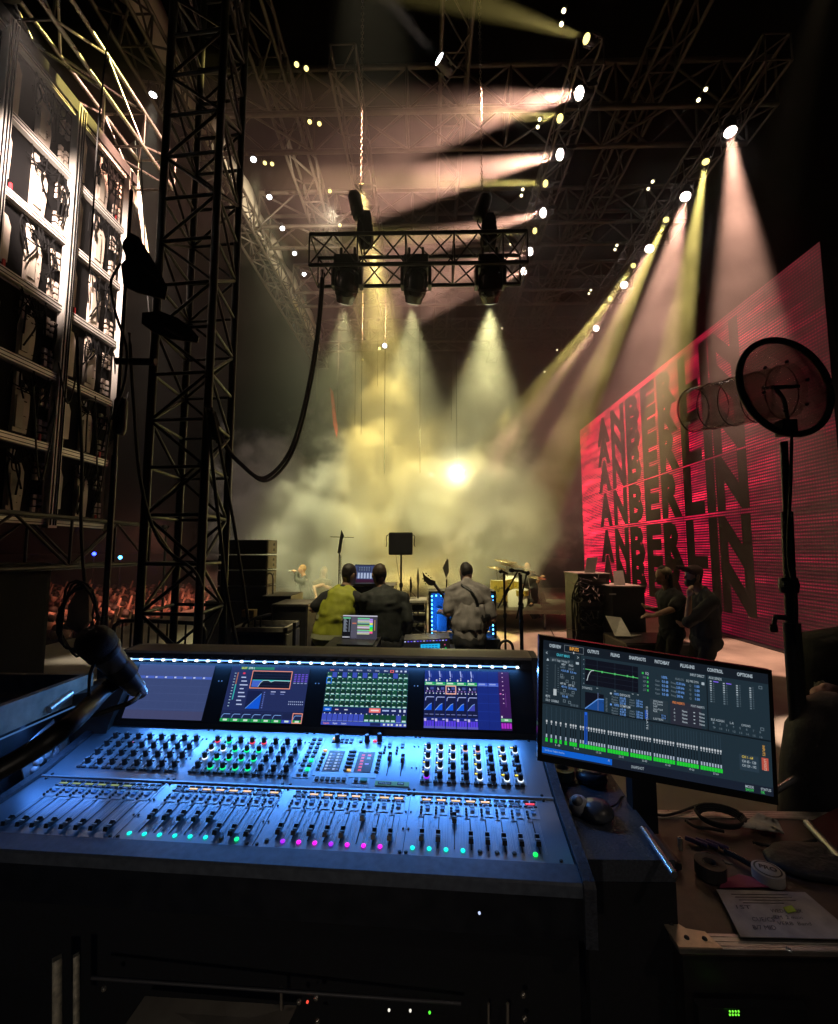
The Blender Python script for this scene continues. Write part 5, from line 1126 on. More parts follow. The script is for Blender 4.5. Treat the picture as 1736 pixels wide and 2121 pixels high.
for px, py in ((216, 2047), (216, 2130), (620, 2074), (655, 2066), (658, 2114), (1084, 2060), (1087, 2109)): b.lathe([(.006, 0), (.005, .004), (.002, .005)], F(px, py, FY - .012), (0, -1, .1), 10)
b.build("rack_screws", mat("screw_steel", (.7, .66, .58), .25, .9), st)
for px, py, c_, nm_ in ((637, 2075, (255, 80, 60), "red_led"), (890, 2097, (90, 255, 60), "green_led"), (806, 2092, (240, 235, 220), "white_led"), (850, 2093, (240, 235, 220), "white_led"), (993, 1891, (200, 215, 255), "white_led")):
    MB().lathe([(.0028, 0), (.0026, .002), (.001, .003)], F(px, py, FY - .02 if py > 1900 else .985), (0, -1, .3), 8).build(nm_, px_mat(c_, 1.2), st)
tag(MB().poly([F(300, 2066, FY + .01), F(615, 2086, FY + .01), F(560, 2200, FY - .1), F(215, 2190, FY - .1)], .003).build("cardboard_sheet", mat("cardboard", (.34, .31, .26), .75, 0, .25, 9)), "slanted sheet of grey brown card inside the rack under the console", "card")
gl = MB()
for i in range(4):
    for k in range(2): gl.lathe([(.0022, 0), (.001, .002)], PY(1512 + i * 6, 2095 + k * 7, cc[0].y - .03), (0, -1, .3), 6)
tb_ = PY(1520, 2098, cc[0].y)
t = thing("power_unit", "black unit with eight tiny green lights in front of the flight case", "power unit", tb_ - Vector((0, 0, .1)))
MB().box(tb_ + Vector((.03, -.012, -.03)), (.24, .02, .12)).build("front_panel", BLACK, t); gl.build("green_lights", px_mat((120, 255, 60), 1.3), t)

# ------------------------------------------------------------------ talkback microphone
t = thing("microphone", "black ball headed talkback microphone on a boom at the left end of the console", "microphone", PY(200, 1338, .62))
h0, h1 = PY(200, 1332, .72), PY(280, 1422, .80); ax = (h1 - h0).normalized(); Lm = (h1 - h0).length
MB().lathe([(.004, -.0285), (.016, -.026), (.0255, -.015), (.0285, -.002), (.0275, .010), (.0255, .016)], h0, ax, 24).build("grille", mat("mic_grille", (.012, .012, .013), .5, .4, .4, 900, .5), t)
MB().lathe([(.0265, .015), (.0268, .021), (.0255, .025)], h0, ax, 24).build("collar", BLACK, t)
MB().lathe([(.0235, .024), (.0225, .035), (.016, Lm * .9), (.0145, Lm)], h0, ax, 20).build("body", mat("mic_body", (.10, .11, .13), .38, .3), t)
MB().lathe([(.0148, Lm), (.0148, Lm + .008), (.012, Lm + .012), (.011, Lm + .024)], h0, ax, 16).build("end_ring", mat("mic_ring", (.3, .33, .38), .3, .8), t)
k0 = h0 + ax * (Lm * .62); b = MB().lathe([(.022, -.02), (.0215, .012)], k0 , ax, 16, cap=False); b.tube(arc([k0 + Vector((-.012, .0, -.02)), k0 + Vector((-.03, 0, -.035)), PY(150, 1495, .62), PY(60, 1560, .6), PY(-60, 1625, .58)], 5), .0135, 8); b.build("boom_arm", BLACK, t)
e0 = h0 + ax * (Lm + .02)
MB().tube(arc([e0, PY(270, 1455, .72), PY(200, 1480, .70), PY(140, 1505, .66), PY(40, 1575, .62), PY(-40, 1610, .6)], 7), .004, 6).build("lead", RUBBER, t)
MB().tube(arc([PY(196, 1372, .66), PY(186, 1400, .68), PY(184, 1440, .7)], 5), .0025, 5).build("tie", RUBBER, t)
# brown bag between rack and console, rack with blue lit connectors
bg_ = MB(); v0 = [PY(*q, 1.58) for q in ((150, 1440), (262, 1418), (225, 1500), (218, 1528), (130, 1568))]
bg_.add(v0 + [p + Vector((-.06, .2, 0)) for p in v0], [(0, 1, 2, 3, 4), (9, 8, 7, 6, 5)] + [(i, 5 + i, 5 + (i + 1) % 5, (i + 1) % 5) for i in range(5)]); tag(bg_.build("stage_box", mat("brown_box", (.012, .008, .006), .6, 0, .5, 14, .3)), "dark brown box wedged between the rack and the console", "box")
rk = thing("rack_case", "equipment rack with patch panel and an open tray at the left end of the console", "rack", (-1.6, 1.2, 0))
MB().box((-1.63, 1.16, .62), (.66, .98, 1.16)).build("case", CHAS, rk)
WOODE = mat("tan_edge", (.30, .24, .18), .5, 0, .3, 20)
b = MB()
for a, q, w in (((-1.285, .67), (-1.285, 1.66), .025), ((-1.97, 1.655), (-1.285, 1.655), .02)): b.box(((a[0] + q[0]) / 2, (a[1] + q[1]) / 2, 1.245), (abs(q[0] - a[0]) + w, abs(q[1] - a[1]) + w, .085))
b.build("tray_rim", WOODE, rk)
b = MB(); FX = -1.268
def G(px, py, dx=0): return PX(px, py, FX + dx)
b.poly([G(62, 1562), G(122, 1512), G(124, 1522), G(66, 1580)][::-1], .003)
b.build("label_strip", mat("label_grey", (.4, .45, .55), .5), rk)
b = MB(); b.poly([G(*q) for q in ((62, 1665), (130, 1590), (112, 1490), (38, 1558))], .004, 0)
rnd = random.Random(4)
for k in range(10):
    px, py = 66 + rnd.uniform(0, 50), 1570 + rnd.uniform(0, 60); c_ = G(px, py, .002); b.lathe([(.011, 0), (.011, .01), (.006, .012)], c_, (1, 0, 0), 10, mi=1 if k % 2 else 2)
for k in range(12): b.box(G(70 + 4.6 * k, 1640 - 5.2 * k - rnd.uniform(0, 50), .003), (.004, .02, rnd.uniform(.008, .02)), mi=2)
b.build("patch_panel", [mat("patch_grey", (.3, .32, .36), .4, .3), BLACK, mat("patch_white", (.55, .6, .7), .4)], rk)
MB().box((-1.262, 1.40, 1.196), (.008, .40, .0025)).build("led_strip", emit("rack_fill_glow", (.15, .4, 1), .25), rk)  # strip added as source for the blue fill light on the rack face
area("rack_blue_fill", (-1.25, 1.42, 1.19), (-1.275, 1.42, .9), .01, .4, .55, (.10, .33, 1), 150)
b = MB(); b.bar(G(125, 1500, .01), G(140, 1590, .01), .016, 8); b.bar(G(28, 1672, .01), G(132, 1605, .01), .012, 8); b.bar(G(100, 1470, .0), G(146, 1436, .0), .014, 6); b.build("steel_trim", ALU, rk)
b = MB()
for k in range(12):
    c_ = Vector((-1.52, 1.28, 1.245 + .004 * k)); b.tube([c_ + Vector(((.09 + .03 * math.sin(k)) * math.cos(a * .45), (.2 + .02 * math.cos(k * 2)) * math.sin(a * .45), .012 * math.sin(a + k))) for a in range(14)], .007, 5, closed=True)
tag(b.build("cable_heap", mat("plum_cable", (.06, .032, .034), .5)), "heap of dark plum cables lying in the tray of the left rack", "cables")
# ------------------------------------------------------------------ equipment standing on the stage
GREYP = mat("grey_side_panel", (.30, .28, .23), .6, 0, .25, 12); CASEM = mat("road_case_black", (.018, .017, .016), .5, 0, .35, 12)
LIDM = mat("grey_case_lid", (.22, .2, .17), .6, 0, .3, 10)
def cab(k, z0, lab):
    h = .225; t = thing("speaker_cabinet", lab, "loudspeaker", (-2.82, 6.8, z0), group="stack of loudspeaker cabinets")
    x0, x1, y0, y1 = -3.2, -2.45, 6.6, 7.02
    MB().box(((x0 + x1) / 2, (y0 + y1) / 2, z0 + h / 2), (x1 - x0, y1 - y0, h - .008), bevel=.008).build("body", CASEM, t)
    b = MB().poly([(x1 + .006, y0 + .03, z0 + .03), (x1 + .006, y1 - .03, z0 + .012), (x1 + .006, y1 - .03, z0 + h - .012), (x1 + .006, y0 + .03, z0 + h - .012)], .006)
    for zz, s in ((.05, 1), (.135, -1)):
        b.add([Vector((x1 + .0075, y1 - .16 + .045 * math.cos(a), z0 + zz + (.0 if s > 0 else .0) + .045 * abs(math.sin(a)) * (1 if s < 0 else 1))) for a in [math.pi * i / 8 for i in range(9)]], [list(range(9))], 1)
    b.build("side_panel", [GREYP, BLACK], t)
    MB().box(((x0 + x1) / 2, y0 - .006, z0 + h / 2), (x1 - x0 - .04, .012, h - .04)).build("grille", mat("speaker_grille", (.014, .014, .014), .7, 0, .3, 300), t)
    b = MB().tube(arc([(x0 - .01, y0 + .1, z0 + .05), (x0 - .04, y0 + .1, z0 + .06), (x0 - .04, y0 + .1, z0 + h - .06), (x0 - .01, y0 + .1, z0 + h - .05)], 4), .01, 6); b.build("handle", BLACK, t)
for k, s in enumerate(("bottom", "third", "second", "top")): cab(k, .985 + .236 * k, f"{s} loudspeaker cabinet of the stack beside the lattice tower" if s in ("top", "bottom") else f"{s} loudspeaker cabinet from the top of the stack beside the tower")
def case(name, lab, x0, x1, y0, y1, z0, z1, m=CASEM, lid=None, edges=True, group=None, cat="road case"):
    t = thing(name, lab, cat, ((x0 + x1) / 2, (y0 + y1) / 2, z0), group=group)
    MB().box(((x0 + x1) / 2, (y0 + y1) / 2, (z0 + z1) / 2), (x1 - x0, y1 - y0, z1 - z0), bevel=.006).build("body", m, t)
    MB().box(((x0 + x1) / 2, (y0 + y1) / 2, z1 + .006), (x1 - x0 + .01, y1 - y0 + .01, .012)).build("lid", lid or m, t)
    if edges:
        b = MB()
        for x in (x0, x1):
            for y in (y0, y1): b.box((x, y, (z0 + z1) / 2), (.022, .022, z1 - z0 + .004))
        for y in (y0, y1): b.box(((x0 + x1) / 2, y, z1 - .008), (x1 - x0, .024, .02))
        for x in (x0, x1): b.box((x, (y0 + y1) / 2, z1 - .008), (.024, y1 - y0, .02))
        b.build("edges", STEEL, t)
        b = MB().box(((x0 + x1) / 2, y0 - .004, (z0 + z1) / 2), (.12, .01, .08)); b.build("latch", STEEL, t)
    return t
case("road_case", "wide black base case under the loudspeaker stack", -3.35, -2.35, 6.55, 7.15, 0, .98, CASEM, None, False)
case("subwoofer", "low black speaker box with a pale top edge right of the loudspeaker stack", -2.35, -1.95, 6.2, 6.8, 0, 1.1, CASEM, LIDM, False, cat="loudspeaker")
tag(MB().tube(arc([PY(553, 1232, 6.15), PY(553, 1195, 6.15), PY(559, 1188, 6.15), PY(565, 1195, 6.15), PY(565, 1230, 6.15)], 5), .012, 8).build("chrome_hoop", RODM), "upright chrome hoop on the speaker box by the stack", "hoop")
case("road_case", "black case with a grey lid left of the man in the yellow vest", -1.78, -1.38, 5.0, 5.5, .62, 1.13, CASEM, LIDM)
case("road_case", "plain black case carrying the grey lidded case", -1.85, -1.36, 4.95, 5.6, 0, .6, CASEM, None, False)
t = case("road_case", "worn flight case with raised pale edges in front of the man in the yellow vest", -2.02, -1.48, 4.55, 5.0, 0, .9, CASEM, mat("tray_dark", (.04, .038, .034), .7))
b = MB()
for a, c_ in (((-2.02, 4.55), (-1.48, 4.55)), ((-2.02, 5.0), (-1.48, 5.0)), ((-2.02, 4.55), (-2.02, 5.0)), ((-1.48, 4.55), (-1.48, 5.0))): b.box(((a[0] + c_[0]) / 2, (a[1] + c_[1]) / 2, .935), (abs(a[0] - c_[0]) + .035, abs(a[1] - c_[1]) + .035, .045))
b.build("raised_rim", mat("pale_wood_rim", (.42, .38, .3), .6, 0, .3, 20), t)
MB().box((-1.465, 4.78, .45), (.012, .44, .86)).build("side_panel", GREYP, t)
tag(MB().bar((-1.40, 4.6, 0), (-1.40, 4.6, 1.0), .018, 8).build("steel_post", DSTEEL), "steel post beside the worn flight case", "post")
t = thing("hand_cart", "black hand cart with a wooden block standing left of the worn flight case", "cart", PY(505, 1345, 4.6))
b = MB().tube(arc([PY(500, 1400, 4.6), PY(502, 1310, 4.6), PY(512, 1288, 4.65), PY(545, 1276, 4.8), PY(560, 1272, 4.9)], 5), .016, 8)
for px in (515, 528, 540): b.bar(PY(px, 1286 - (px - 515) * .3, 4.65), PY(px, 1400, 4.65), .01, 6)
b.build("frame", DSTEEL, t)
tag(MB().box(PY(517, 1270, 4.66), (.13, .1, .075), bevel=.006).build("wood_block", mat("yellow_wood", (.42, .3, .1), .6, 0, .2, 30)), "yellowish wooden block on the hand cart", "block")
# laptop in front of the two men
def laptop(name, lab, TLp, TRp, BRp, BLp, back=False, draw=None, k=1.0, base_d=.24):
    t = thing(name, lab, "laptop", (BLp + BRp) / 2)
    u, d = (TRp - TLp), (BLp - TLp); n = -(u.cross(d)).normalized()
    MB().poly([TLp - n * .002, BLp - n * .002, BRp - n * .002, TRp - n * .002], .008).build("screen_lid", ALU, t)
    f = Vector((n.x, n.y, 0)).normalized() * base_d
    MB().poly([BLp, BRp, BRp + f, BLp + f][::-1], .016).build("keyboard_base", DSTEEL, t)
    if draw:
        c = Canvas(TLp + n * .001, u, d, u.length, d.length, k); draw(c); c.build("screen", t)
    return t
def daw(c):
    c.rect(0, 0, 1, 1, (62, 60, 74), 0); c.rect(0, .0, 1, .05, (190, 190, 205), 1); c.rect(.0, .06, .24, 1, (12, 14, 22), 1); c.rect(.01, .1, .23, .15, (110, 200, 150), 2)
    for k in range(12): c.rect(.03, .18 + k * .045, .10 + .02 * (k % 3), .2 + k * .045, (150, 160, 175), 2); c.rect(.18, .18 + k * .045, .21, .2 + k * .045, (150, 160, 175), 2)
    for k in range(6): c.rect(.02 + k * .035, .9, .04 + k * .035, .95, (210, 210, 220), 2)
    c.rect(.25, .08, .42, .95, (82, 80, 96), 1); c.rect(.28, .32, .4, .37, (190, 110, 90), 2)
    cl_ = [(105, 215, 150), (150, 150, 175), (190, 190, 210), (200, 205, 160), (120, 180, 170), (60, 90, 90), (140, 200, 120), (200, 170, 190), (220, 220, 235), (120, 60, 70)]
    for k in range(14): c.rect(.43, .11 + k * .05, .78, .15 + k * .05, cl_[k % 10], 2)
    for k, q in enumerate(((170, 140, 230), (200, 150, 240), (230, 230, 110), (60, 220, 230), (40, 230, 60), (120, 240, 60), (250, 90, 150))): c.rect(.78, .14 + k * .09, .87, .22 + k * .09, q, 3)
    for k in range(9): c.rect(.92, .2 + k * .05, .94, .23 + k * .05, (230, 180, 90), 3)
P1_, P2_, P3_, P4_ = PY(711, 1274, 4.28), PY(782, 1275.5, 4.28), PY(779, 1325, 4.2), PY(708, 1323, 4.2)
laptop("laptop", "open laptop with a colourful audio session in front of the two men", P1_, P2_, P3_, P4_, draw=daw, k=1.0)
zc = P3_.z - .012
case("road_case", "black case holding up the open laptop in front of the two men", -.93, -.47, 3.85, 4.4, 0, zc - .014, CASEM, None, False)
def blu(c):
    c.rect(0, 0, 1, 1, (70, 84, 128), 0); c.rect(0, 0, 1, .08, (40, 46, 80), 1); c.rect(.1, .12, .55, .4, (44, 52, 84), 1)
    for k in range(5):
        c.rect(.15 + k * .08, .15, .19 + k * .08, .22, (130, 150, 180), 2); c.rect(.15 + k * .08, .28, .19 + k * .08, .34, (130, 150, 180), 2); c.rect(.12 + .1 * k, .47, .18 + .1 * k, .78, (190, 205, 235), 2)
    c.rect(0, .82, 1, 1, (60, 24, 52), 1)
laptop("laptop", "open laptop with a bluish screen between the heads of the two men", PY(735, 1169, 5.55), PY(797, 1170, 5.55), PY(797, 1206, 5.5), PY(733, 1206, 5.5), draw=blu, k=.8)
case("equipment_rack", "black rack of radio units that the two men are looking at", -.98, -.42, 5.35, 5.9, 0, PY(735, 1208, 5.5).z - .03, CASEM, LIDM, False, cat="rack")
# open shelf rack right of the men
t = thing("open_rack", "open metal rack with a white top and crammed shelves between the men and the guitarist", "rack", (PY(862, 1300, 5.7).x, 5.9, 0))
xa, xb = PY(848, 1250, 5.7).x, PY(881, 1250, 5.7).x + .02; zt = PY(860, 1246, 5.7).z
MB().box(((xa + xb) / 2, 5.9, zt), (xb - xa, .42, .035), bevel=.006).build("top", mat("cream_top", (.6, .56, .45), .5), t)
b = MB()
for x in (xa + .012, xb - .012):
    for y in (5.71, 6.09): b.bar((x, y, 0), (x, y, zt), .011, 6)
b.build("posts", STEEL, t)
for k in range(5):
    z = zt - .13 - k * .14; MB().box(((xa + xb) / 2, 5.9, z), (xb - xa, .4, .012)).build("shelf", STEEL, t)
    MB().box(((xa + xb) / 2 + .01 * (k % 2), 5.92, z + .045), (xb - xa - .06, .3, .07), bevel=.015).build("radio_unit", BLACK, t)
tag(MB().tube(arc([PY(848 + 6 * math.sin(k * 1.9) + 3 * k, 1262 + 7 * k, 5.66) for k in range(10)], 5), .008, 6).build("cable_tangle", RUBBER), "black cables tangled over the front of the open rack", "cables")
# unit with cyan display
t = thing("audio_unit", "silver rack unit with a bright cyan display and violet lights in front of the guitarist", "audio unit", PY(882, 1350, 4.4))
A, B = PY(836, 1326, 4.4), PY(932, 1322, 4.4); C_ = PY(836, 1350, 4.4); w = B - A
MB().poly([A, C_, C_ + w, B], .3).build("body", mat("unit_silver", (.2, .19, .2), .4, .6), t)
c = Canvas(A + Vector((0, -.004, 0)), w, C_ - A, w.length, (C_ - A).length, 1.1)
c.rect(.37, .42, .78, .92, (30, 175, 225), 1)
for k in range(5):
    for j in range(2): c.rect(.40 + k * .07, .52 + j * .18, .45 + k * .07, .6 + j * .18, (12, 90, 150), 2)
for k in range(14): c.rect(.02 + k * .068, .1, .05 + k * .068, .18, (110, 90, 255) if k % 3 else (200, 210, 255), 2)
c.rect(.15, .8, .17, .9, (40, 255, 120), 2); c.rect(.9, .78, .92, .88, (40, 255, 120), 2); c.rect(.88, .5, .9, .56, (255, 90, 160), 2)
c.build("display", t)
case("road_case", "low black case under the rack unit with the cyan display", A.x - .03, B.x + .06, 4.38, 4.8, 0, C_.z - .02, CASEM, None, False)
area("unit_glow_light", (A + B) / 2 + Vector((0, -.03, .05)), (A + B) / 2 + Vector((0, -.3, -.2)), .4, .02, .12, (.35, .25, 1), 150)
# blue lit open case behind the guitarist
t = thing("lit_case", "open road case outlined with bright blue lights behind the guitarist", "road case", (PY(950, 1320, 5.45).x, 5.6, 0))
xl, xr = PY(893, 1300, 5.45).x, PY(1024, 1300, 5.45).x; zb, zt = PY(900, 1318, 5.45).z, PY(900, 1232, 5.45).z
DKB = mat("case_lining", (.05, .08, .14), .6)
MB().box(((xl + xr) / 2, 5.85, (zb + zt) / 2), (xr - xl, .03, zt - zb)).build("back", DKB, t)
b = MB()
for x in (xl - .015, xr + .015): b.box((x, 5.66, (zb + zt) / 2), (.03, .4, zt - zb + .04))
b.box(((xl + xr) / 2, 5.66, zt + .03), (xr - xl + .06, .4, .025)); b.build("frame", CASEM, t)
MB().box(((xl + xr) / 2, 5.62, zb / 2 - .01), (xr - xl + .12, .5, zb - .02)).build("base", CASEM, t)
b = MB(); LB = emit("blue_led", (.06, .40, 1), 14)
for k in range(10): b.box((xl + .012, 5.47, zb + .03 + (zt - zb - .05) * k / 9), (.014, .01, .016)); b.box((xr - .012, 5.47, zb + .03 + (zt - zb - .05) * k / 9), (.014, .01, .016))
for k in range(1, 12): b.box((xl + (xr - xl) * k / 12, 5.47, zt - .012), (.016, .01, .014))
b.build("blue_lights", LB, t)
b = MB()
for k in range(4): b.box((xl + .14 + k * .17, 5.76, zb + .16 + .03 * (k % 2)), (.13, .12, .3 + .05 * (k % 3)), bevel=.01)
b.build("gear", mat("gear_dark", (.03, .04, .06), .4), t)
area("case_glow_light", (xl + .04, 5.5, (zb + zt) / 2), (xl + .3, 5.85, (zb + zt) / 2), .05, zt - zb, BLUEP, (.02, .24, 1), 180)
area("case_glow_light", (xr - .04, 5.5, (zb + zt) / 2), (xr - .3, 5.85, (zb + zt) / 2), .05, zt - zb, BLUEP, (.02, .24, 1), 180)
# stands
def stand_pole(b, px, py0, y, r=.012, py1=None):
    p = PY(px, py0, y); b.bar((p.x, y, 0.02), p, r, 8); return p
def legs(t, x, y, r=.28, n=3):
    for k in range(n):
        a = 2.1 * k + .5; MB().bar((x, y, .22), (x + r * math.cos(a), y + r * math.sin(a), .012), .009, 6).build("leg", BLACK, t)
t = thing("panel_stand", "square black panel on a thin stand in front of the bright smoke", "stand", (PY(830, 1200, 5.7).x, 5.7, 0))
p = PY(830, 1126, 5.7); MB().box(p, (.315, .05, .295), bevel=.022).build("panel", BLACK, t); b = MB(); stand_pole(b, 831, 1148, 5.72, .012); b.bar(PY(831, 1150, 5.72), PY(831, 1148, 5.72), .02, 8); b.build("pole", BLACK, t); legs(t, PY(831, 1200, 5.72).x, 5.72)
b = MB()
for s in (-1, 1): b.tube(arc([p + Vector((s * .15, -.03, .12)), p + Vector((s * .185, -.03, .09)), p + Vector((s * .178, -.03, .0)), p + Vector((s * .19, -.03, -.04))], 5), .006, 6)
b.build("strap", BLACK, t); MB().tube(arc([PY(820, 1150, 5.7), PY(826, 1190, 5.7), PY(832, 1215, 5.7)], 5), .003, 5).build("lead", RUBBER, t); MB().lathe([(.022, -.03), (.026, 0), (.022, .03)], PY(831, 1212, 5.72), n=10).build("clutch", BLACK, t)
t = thing("microphone_stand", "tall thin stand with a slim dark shape and a crossbar left of the vested man", "stand", (PY(703, 1200, 5.6).x, 5.6, 0))
b = MB(); stand_pole(b, 703, 1146, 5.6, .009); b.bar(PY(706, 1150, 5.6), PY(706, 1215, 5.6), .005, 6); b.build("pole", BLACK, t); MB().poly([PY(*q, 5.6) for q in ((706, 1145), (700, 1146), (704, 1118), (708, 1098), (713, 1110), (710, 1118))], .03).build("slim_panel", BLACK, t); MB().bar(PY(684, 1112, 5.6), PY(733, 1113, 5.6), .005, 6).build("cross_bar", BLACK, t); legs(t, PY(703, 1200, 5.6).x, 5.6)
MSM = mat("grey_music_stand", (.16, .15, .12), .5, .2)
for pts, px, lab, y in (([(917, 1176), (926, 1157), (929, 1160), (930, 1184), (924, 1197)], 925, "tilted grey music stand beside the guitarist", 5.9), ([(863, 1198), (866, 1174), (869, 1200), (868, 1212), (865, 1212)], 866, "music stand seen edge on, right of the square black panel", 5.9)):
    t = thing("music_stand", lab, "music stand", (PY(px, 1250, y).x, y, 0), group="music stands"); MB().poly([PY(*q, y) for q in pts], .012).build("desk", MSM, t); b = MB(); stand_pole(b, px, 1200, y + .02, .009); b.build("pole", BLACK, t); legs(t, PY(px, 1250, y).x, y + .02)
t = thing("microphone_stand", "thin microphone stand with a drooping lead behind the open rack", "stand", (PY(851, 1300, 6.2).x, 6.2, 0)); b = MB(); stand_pole(b, 851, 1195, 6.2, .006); b.build("pole", BLACK, t); MB().poly([PY(*q, 6.2) for q in ((849, 1200), (852, 1198), (854, 1215), (852, 1228), (849, 1226))], .03).build("microphone", BLACK, t); MB().tube(arc([PY(852, 1226, 6.2), PY(858, 1232, 6.2), PY(862, 1240, 6.2), PY(863, 1256, 6.2)], 5), .004, 5).build("lead", RUBBER, t)
def micstand(lab, px, ptop, y, boom, mic, clut):
    t = thing("microphone_stand", lab, "microphone stand", (PY(px, 1340, y).x, y, 0), group="microphone stands right of the guitarist")
    b = MB(); q = PY(px, ptop, y); f = PY(px + 4, 1345, y); b.bar((f.x, y, .02), q, .013, 8); b.build("pole", DSTEEL, t); legs(t, f.x, y)
    if boom: MB().bar(PY(*boom[0], y + .02), PY(*boom[1], y - .1), .009, 8).bar(PY(*[(boom[0][i] * .55 + boom[1][i] * .45) for i in (0, 1)], y - .035), PY(*[(boom[0][i] * .3 + boom[1][i] * .7) for i in (0, 1)], y - .06), .019, 8).build("boom_arm", BLACK, t)
    a, c_ = PY(*mic[0], y), PY(*mic[1], y); d = (c_ - a).normalized()
    MB().lathe([(.008, -.0), (.012, .02), (.014, (c_ - a).length * .65), (.023, (c_ - a).length * .7), (.026, (c_ - a).length * .85), (.012, (c_ - a).length)], a, d, 12).build("microphone", BLACK, t)
    for z in clut: MB().lathe([(.016, -.03), (.021, -.015), (.021, .015), (.016, .03)], PY(px + 2, z, y), n=10).build("clutch", BLACK, t)
micstand("microphone stand right of the guitarist with the microphone on top of a straight pole", 1044, 1188, 4.9, None, ((1052, 1188), (1034, 1182)), (1250, 1275))
micstand("microphone stand with a boom slanting down left behind the straight one", 1076, 1186, 5.0, ((1072, 1184), (1031, 1260)), ((1086, 1183), (1054, 1181)), (1240,))
micstand("rightmost microphone stand with the boom leaning down left toward its pole", 1079, 1190, 4.75, ((1091, 1188), (1070, 1282)), ((1080, 1184), (1097, 1188)), (1255, 1290))
t = thing("headphones", "dark headphones hanging at the foot of the straight microphone stand", "headphones", PY(1048, 1345, 4.85)); MB().tube(arc([PY(1033, 1350, 4.85), PY(1036, 1334, 4.85), PY(1048, 1327, 4.85), PY(1060, 1334, 4.85), PY(1064, 1352, 4.85)], 6), .015, 8).build("headband", BLACK, t)
for px in (1033, 1064): MB().lathe([(.03, -.02), (.04, 0), (.03, .02)], PY(px, 1352, 4.85), (1, 0, 0), 12).build("ear_cup", BLACK, t)
# drum riser and kit
RIS = mat("riser_top", (.2, .18, .15), .5, 0, .3, 6); RY0, RY1, RZT = 9.9, 12.2, .42
t = thing("drum_riser", "low grey riser on steel legs carrying the drum kit", "riser", (2.2, 11, 0)); MB().box((2.0, (RY0 + RY1) / 2, RZT - .04), (3.4, RY1 - RY0, .08)).build("deck", RIS, t)
for x in (.4, 1.5, 2.6, 3.6):
    for y in (RY0 + .05, RY1 - .05): MB().bar((x, y, 0), (x, y, RZT - .08), .03, 8).build("leg", STEEL, t)
kit = thing("drum_kit", "gold drum kit with shining cymbals on the grey riser", "drum kit", (2.1, 10.9, RZT))
DG = mat("drum_gold", (.45, .36, .06), .3, .6, .2, 8); HEADM = mat("drum_head", (.7, .68, .6), .5); BRASS = mat("cymbal_brass", (.75, .62, .35), .25, .9, .1, 30)
def drum(px, py, y, r, h, axis, nm_):
    p = PY(px, py, y); d = MB().lathe([(r, 0), (r * 1.02, .01), (r, .03), (r, h - .03), (r * 1.02, h - .01), (r, h)], p, axis, 20, cap=False).build(nm_, DG, kit)
    MB().lathe([(0, h), (r * .97, h - .002)], p, axis, 20, cap=False).lathe([(r * .97, .002), (0, 0)], p, axis, 20, cap=False).build("drum_head", HEADM, d)
drum(1034, 1246, 10.4, .20, .5, (0, 0, 1), "floor_tom"); drum(1052, 1215, 10.7, .16, .26, (-.1, -.4, 1), "tom"); drum(1066, 1218, 10.8, .14, .24, (.05, -.4, 1), "tom"); drum(1062, 1240, 10.9, .28, .4, (0, -1, .0), "bass_drum"); drum(1080, 1232, 10.6, .17, .13, (0, -.15, 1), "snare_drum")
for px, py, y, r in ((1048, 1162, 10.6, .28), (1060, 1170, 10.8, .3), (1028, 1176, 10.4, .22), (1092, 1182, 11.0, .2), (1112, 1196, 10.6, .22)):
    p = PY(px, py, y); MB().lathe([(.003, .035), (.03, .028), (.04, .012), (r, -.008), (r, -.010), (.03, .005)], p, (.12, -.12, 1), 24).build("cymbal", BRASS, kit); MB().bar((p.x + .1, y, RZT), p, .01, 6).build("cymbal_stand", ALU, kit)
b = MB()
for px in (1118, 1130): b.bar(PY(px, 1246, 10.3), PY(1124, 1222, 10.3), .01, 6)
b.bar(PY(1124, 1222, 10.3), PY(1128, 1230, 10.3), .01, 6); b.build("hardware", ALU, kit)
# racks and laptops at the foot of the red screen
def rack(lab, px0, px1, py0, y, dy, nm_="equipment_rack"):
    x0, x1 = PY(px0, py0, y).x, PY(px1, py0, y).x; zt = PY(px0, py0, y).z; t = thing(nm_, lab, "rack", ((x0 + x1) / 2, y + dy / 2, 0))
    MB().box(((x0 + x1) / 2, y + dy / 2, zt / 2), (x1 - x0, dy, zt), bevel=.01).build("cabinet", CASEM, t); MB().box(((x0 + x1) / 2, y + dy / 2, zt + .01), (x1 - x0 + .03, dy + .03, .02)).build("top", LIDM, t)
    return t, x0, x1, zt
t, x0, x1, zt = rack("tall cable strewn rack at the left of the two technicians", 1197, 1262, 1190, 7.3, .7)
for k in range(8): MB().box((x0 + .24, 7.29, zt - .09 - k * .13), (.42, .03, .055 + .02 * (k % 2))).build("rack_unit", STEEL if k % 3 == 0 else DSTEEL, t)
rnd = random.Random(8)
for k in range(13):
    z = zt - rnd.uniform(.05, .6); xx = x0 - rnd.uniform(.02, .13); p = [(x0 + rnd.uniform(.0, .3), 7.27, z), (x0 - .02, 7.25 - rnd.uniform(0, .1), z + .03), (xx, 7.22, z - .15), (xx + rnd.uniform(-.03, .05), 7.2, z - .5), (xx + rnd.uniform(-.05, .1), 7.2, .02)]
    MB().tube(arc(p, 6), .008, 5).build("rack_cable", RUBBER, t)
b = MB()
for k in range(26):
    z = zt - rnd.uniform(.03, .8); a = Vector((x0 + rnd.uniform(0, .4), 7.26, z)); c_ = a + Vector((rnd.uniform(-.25, .1), -.04, rnd.uniform(-.1, .1))); b.tube(arc([a, (a + c_) / 2 - Vector((0, .05, .06)), c_], 4), .006, 5)
b.build("patch_cables", mat("patch_cable_grey", (.2, .18, .15), .5), t)
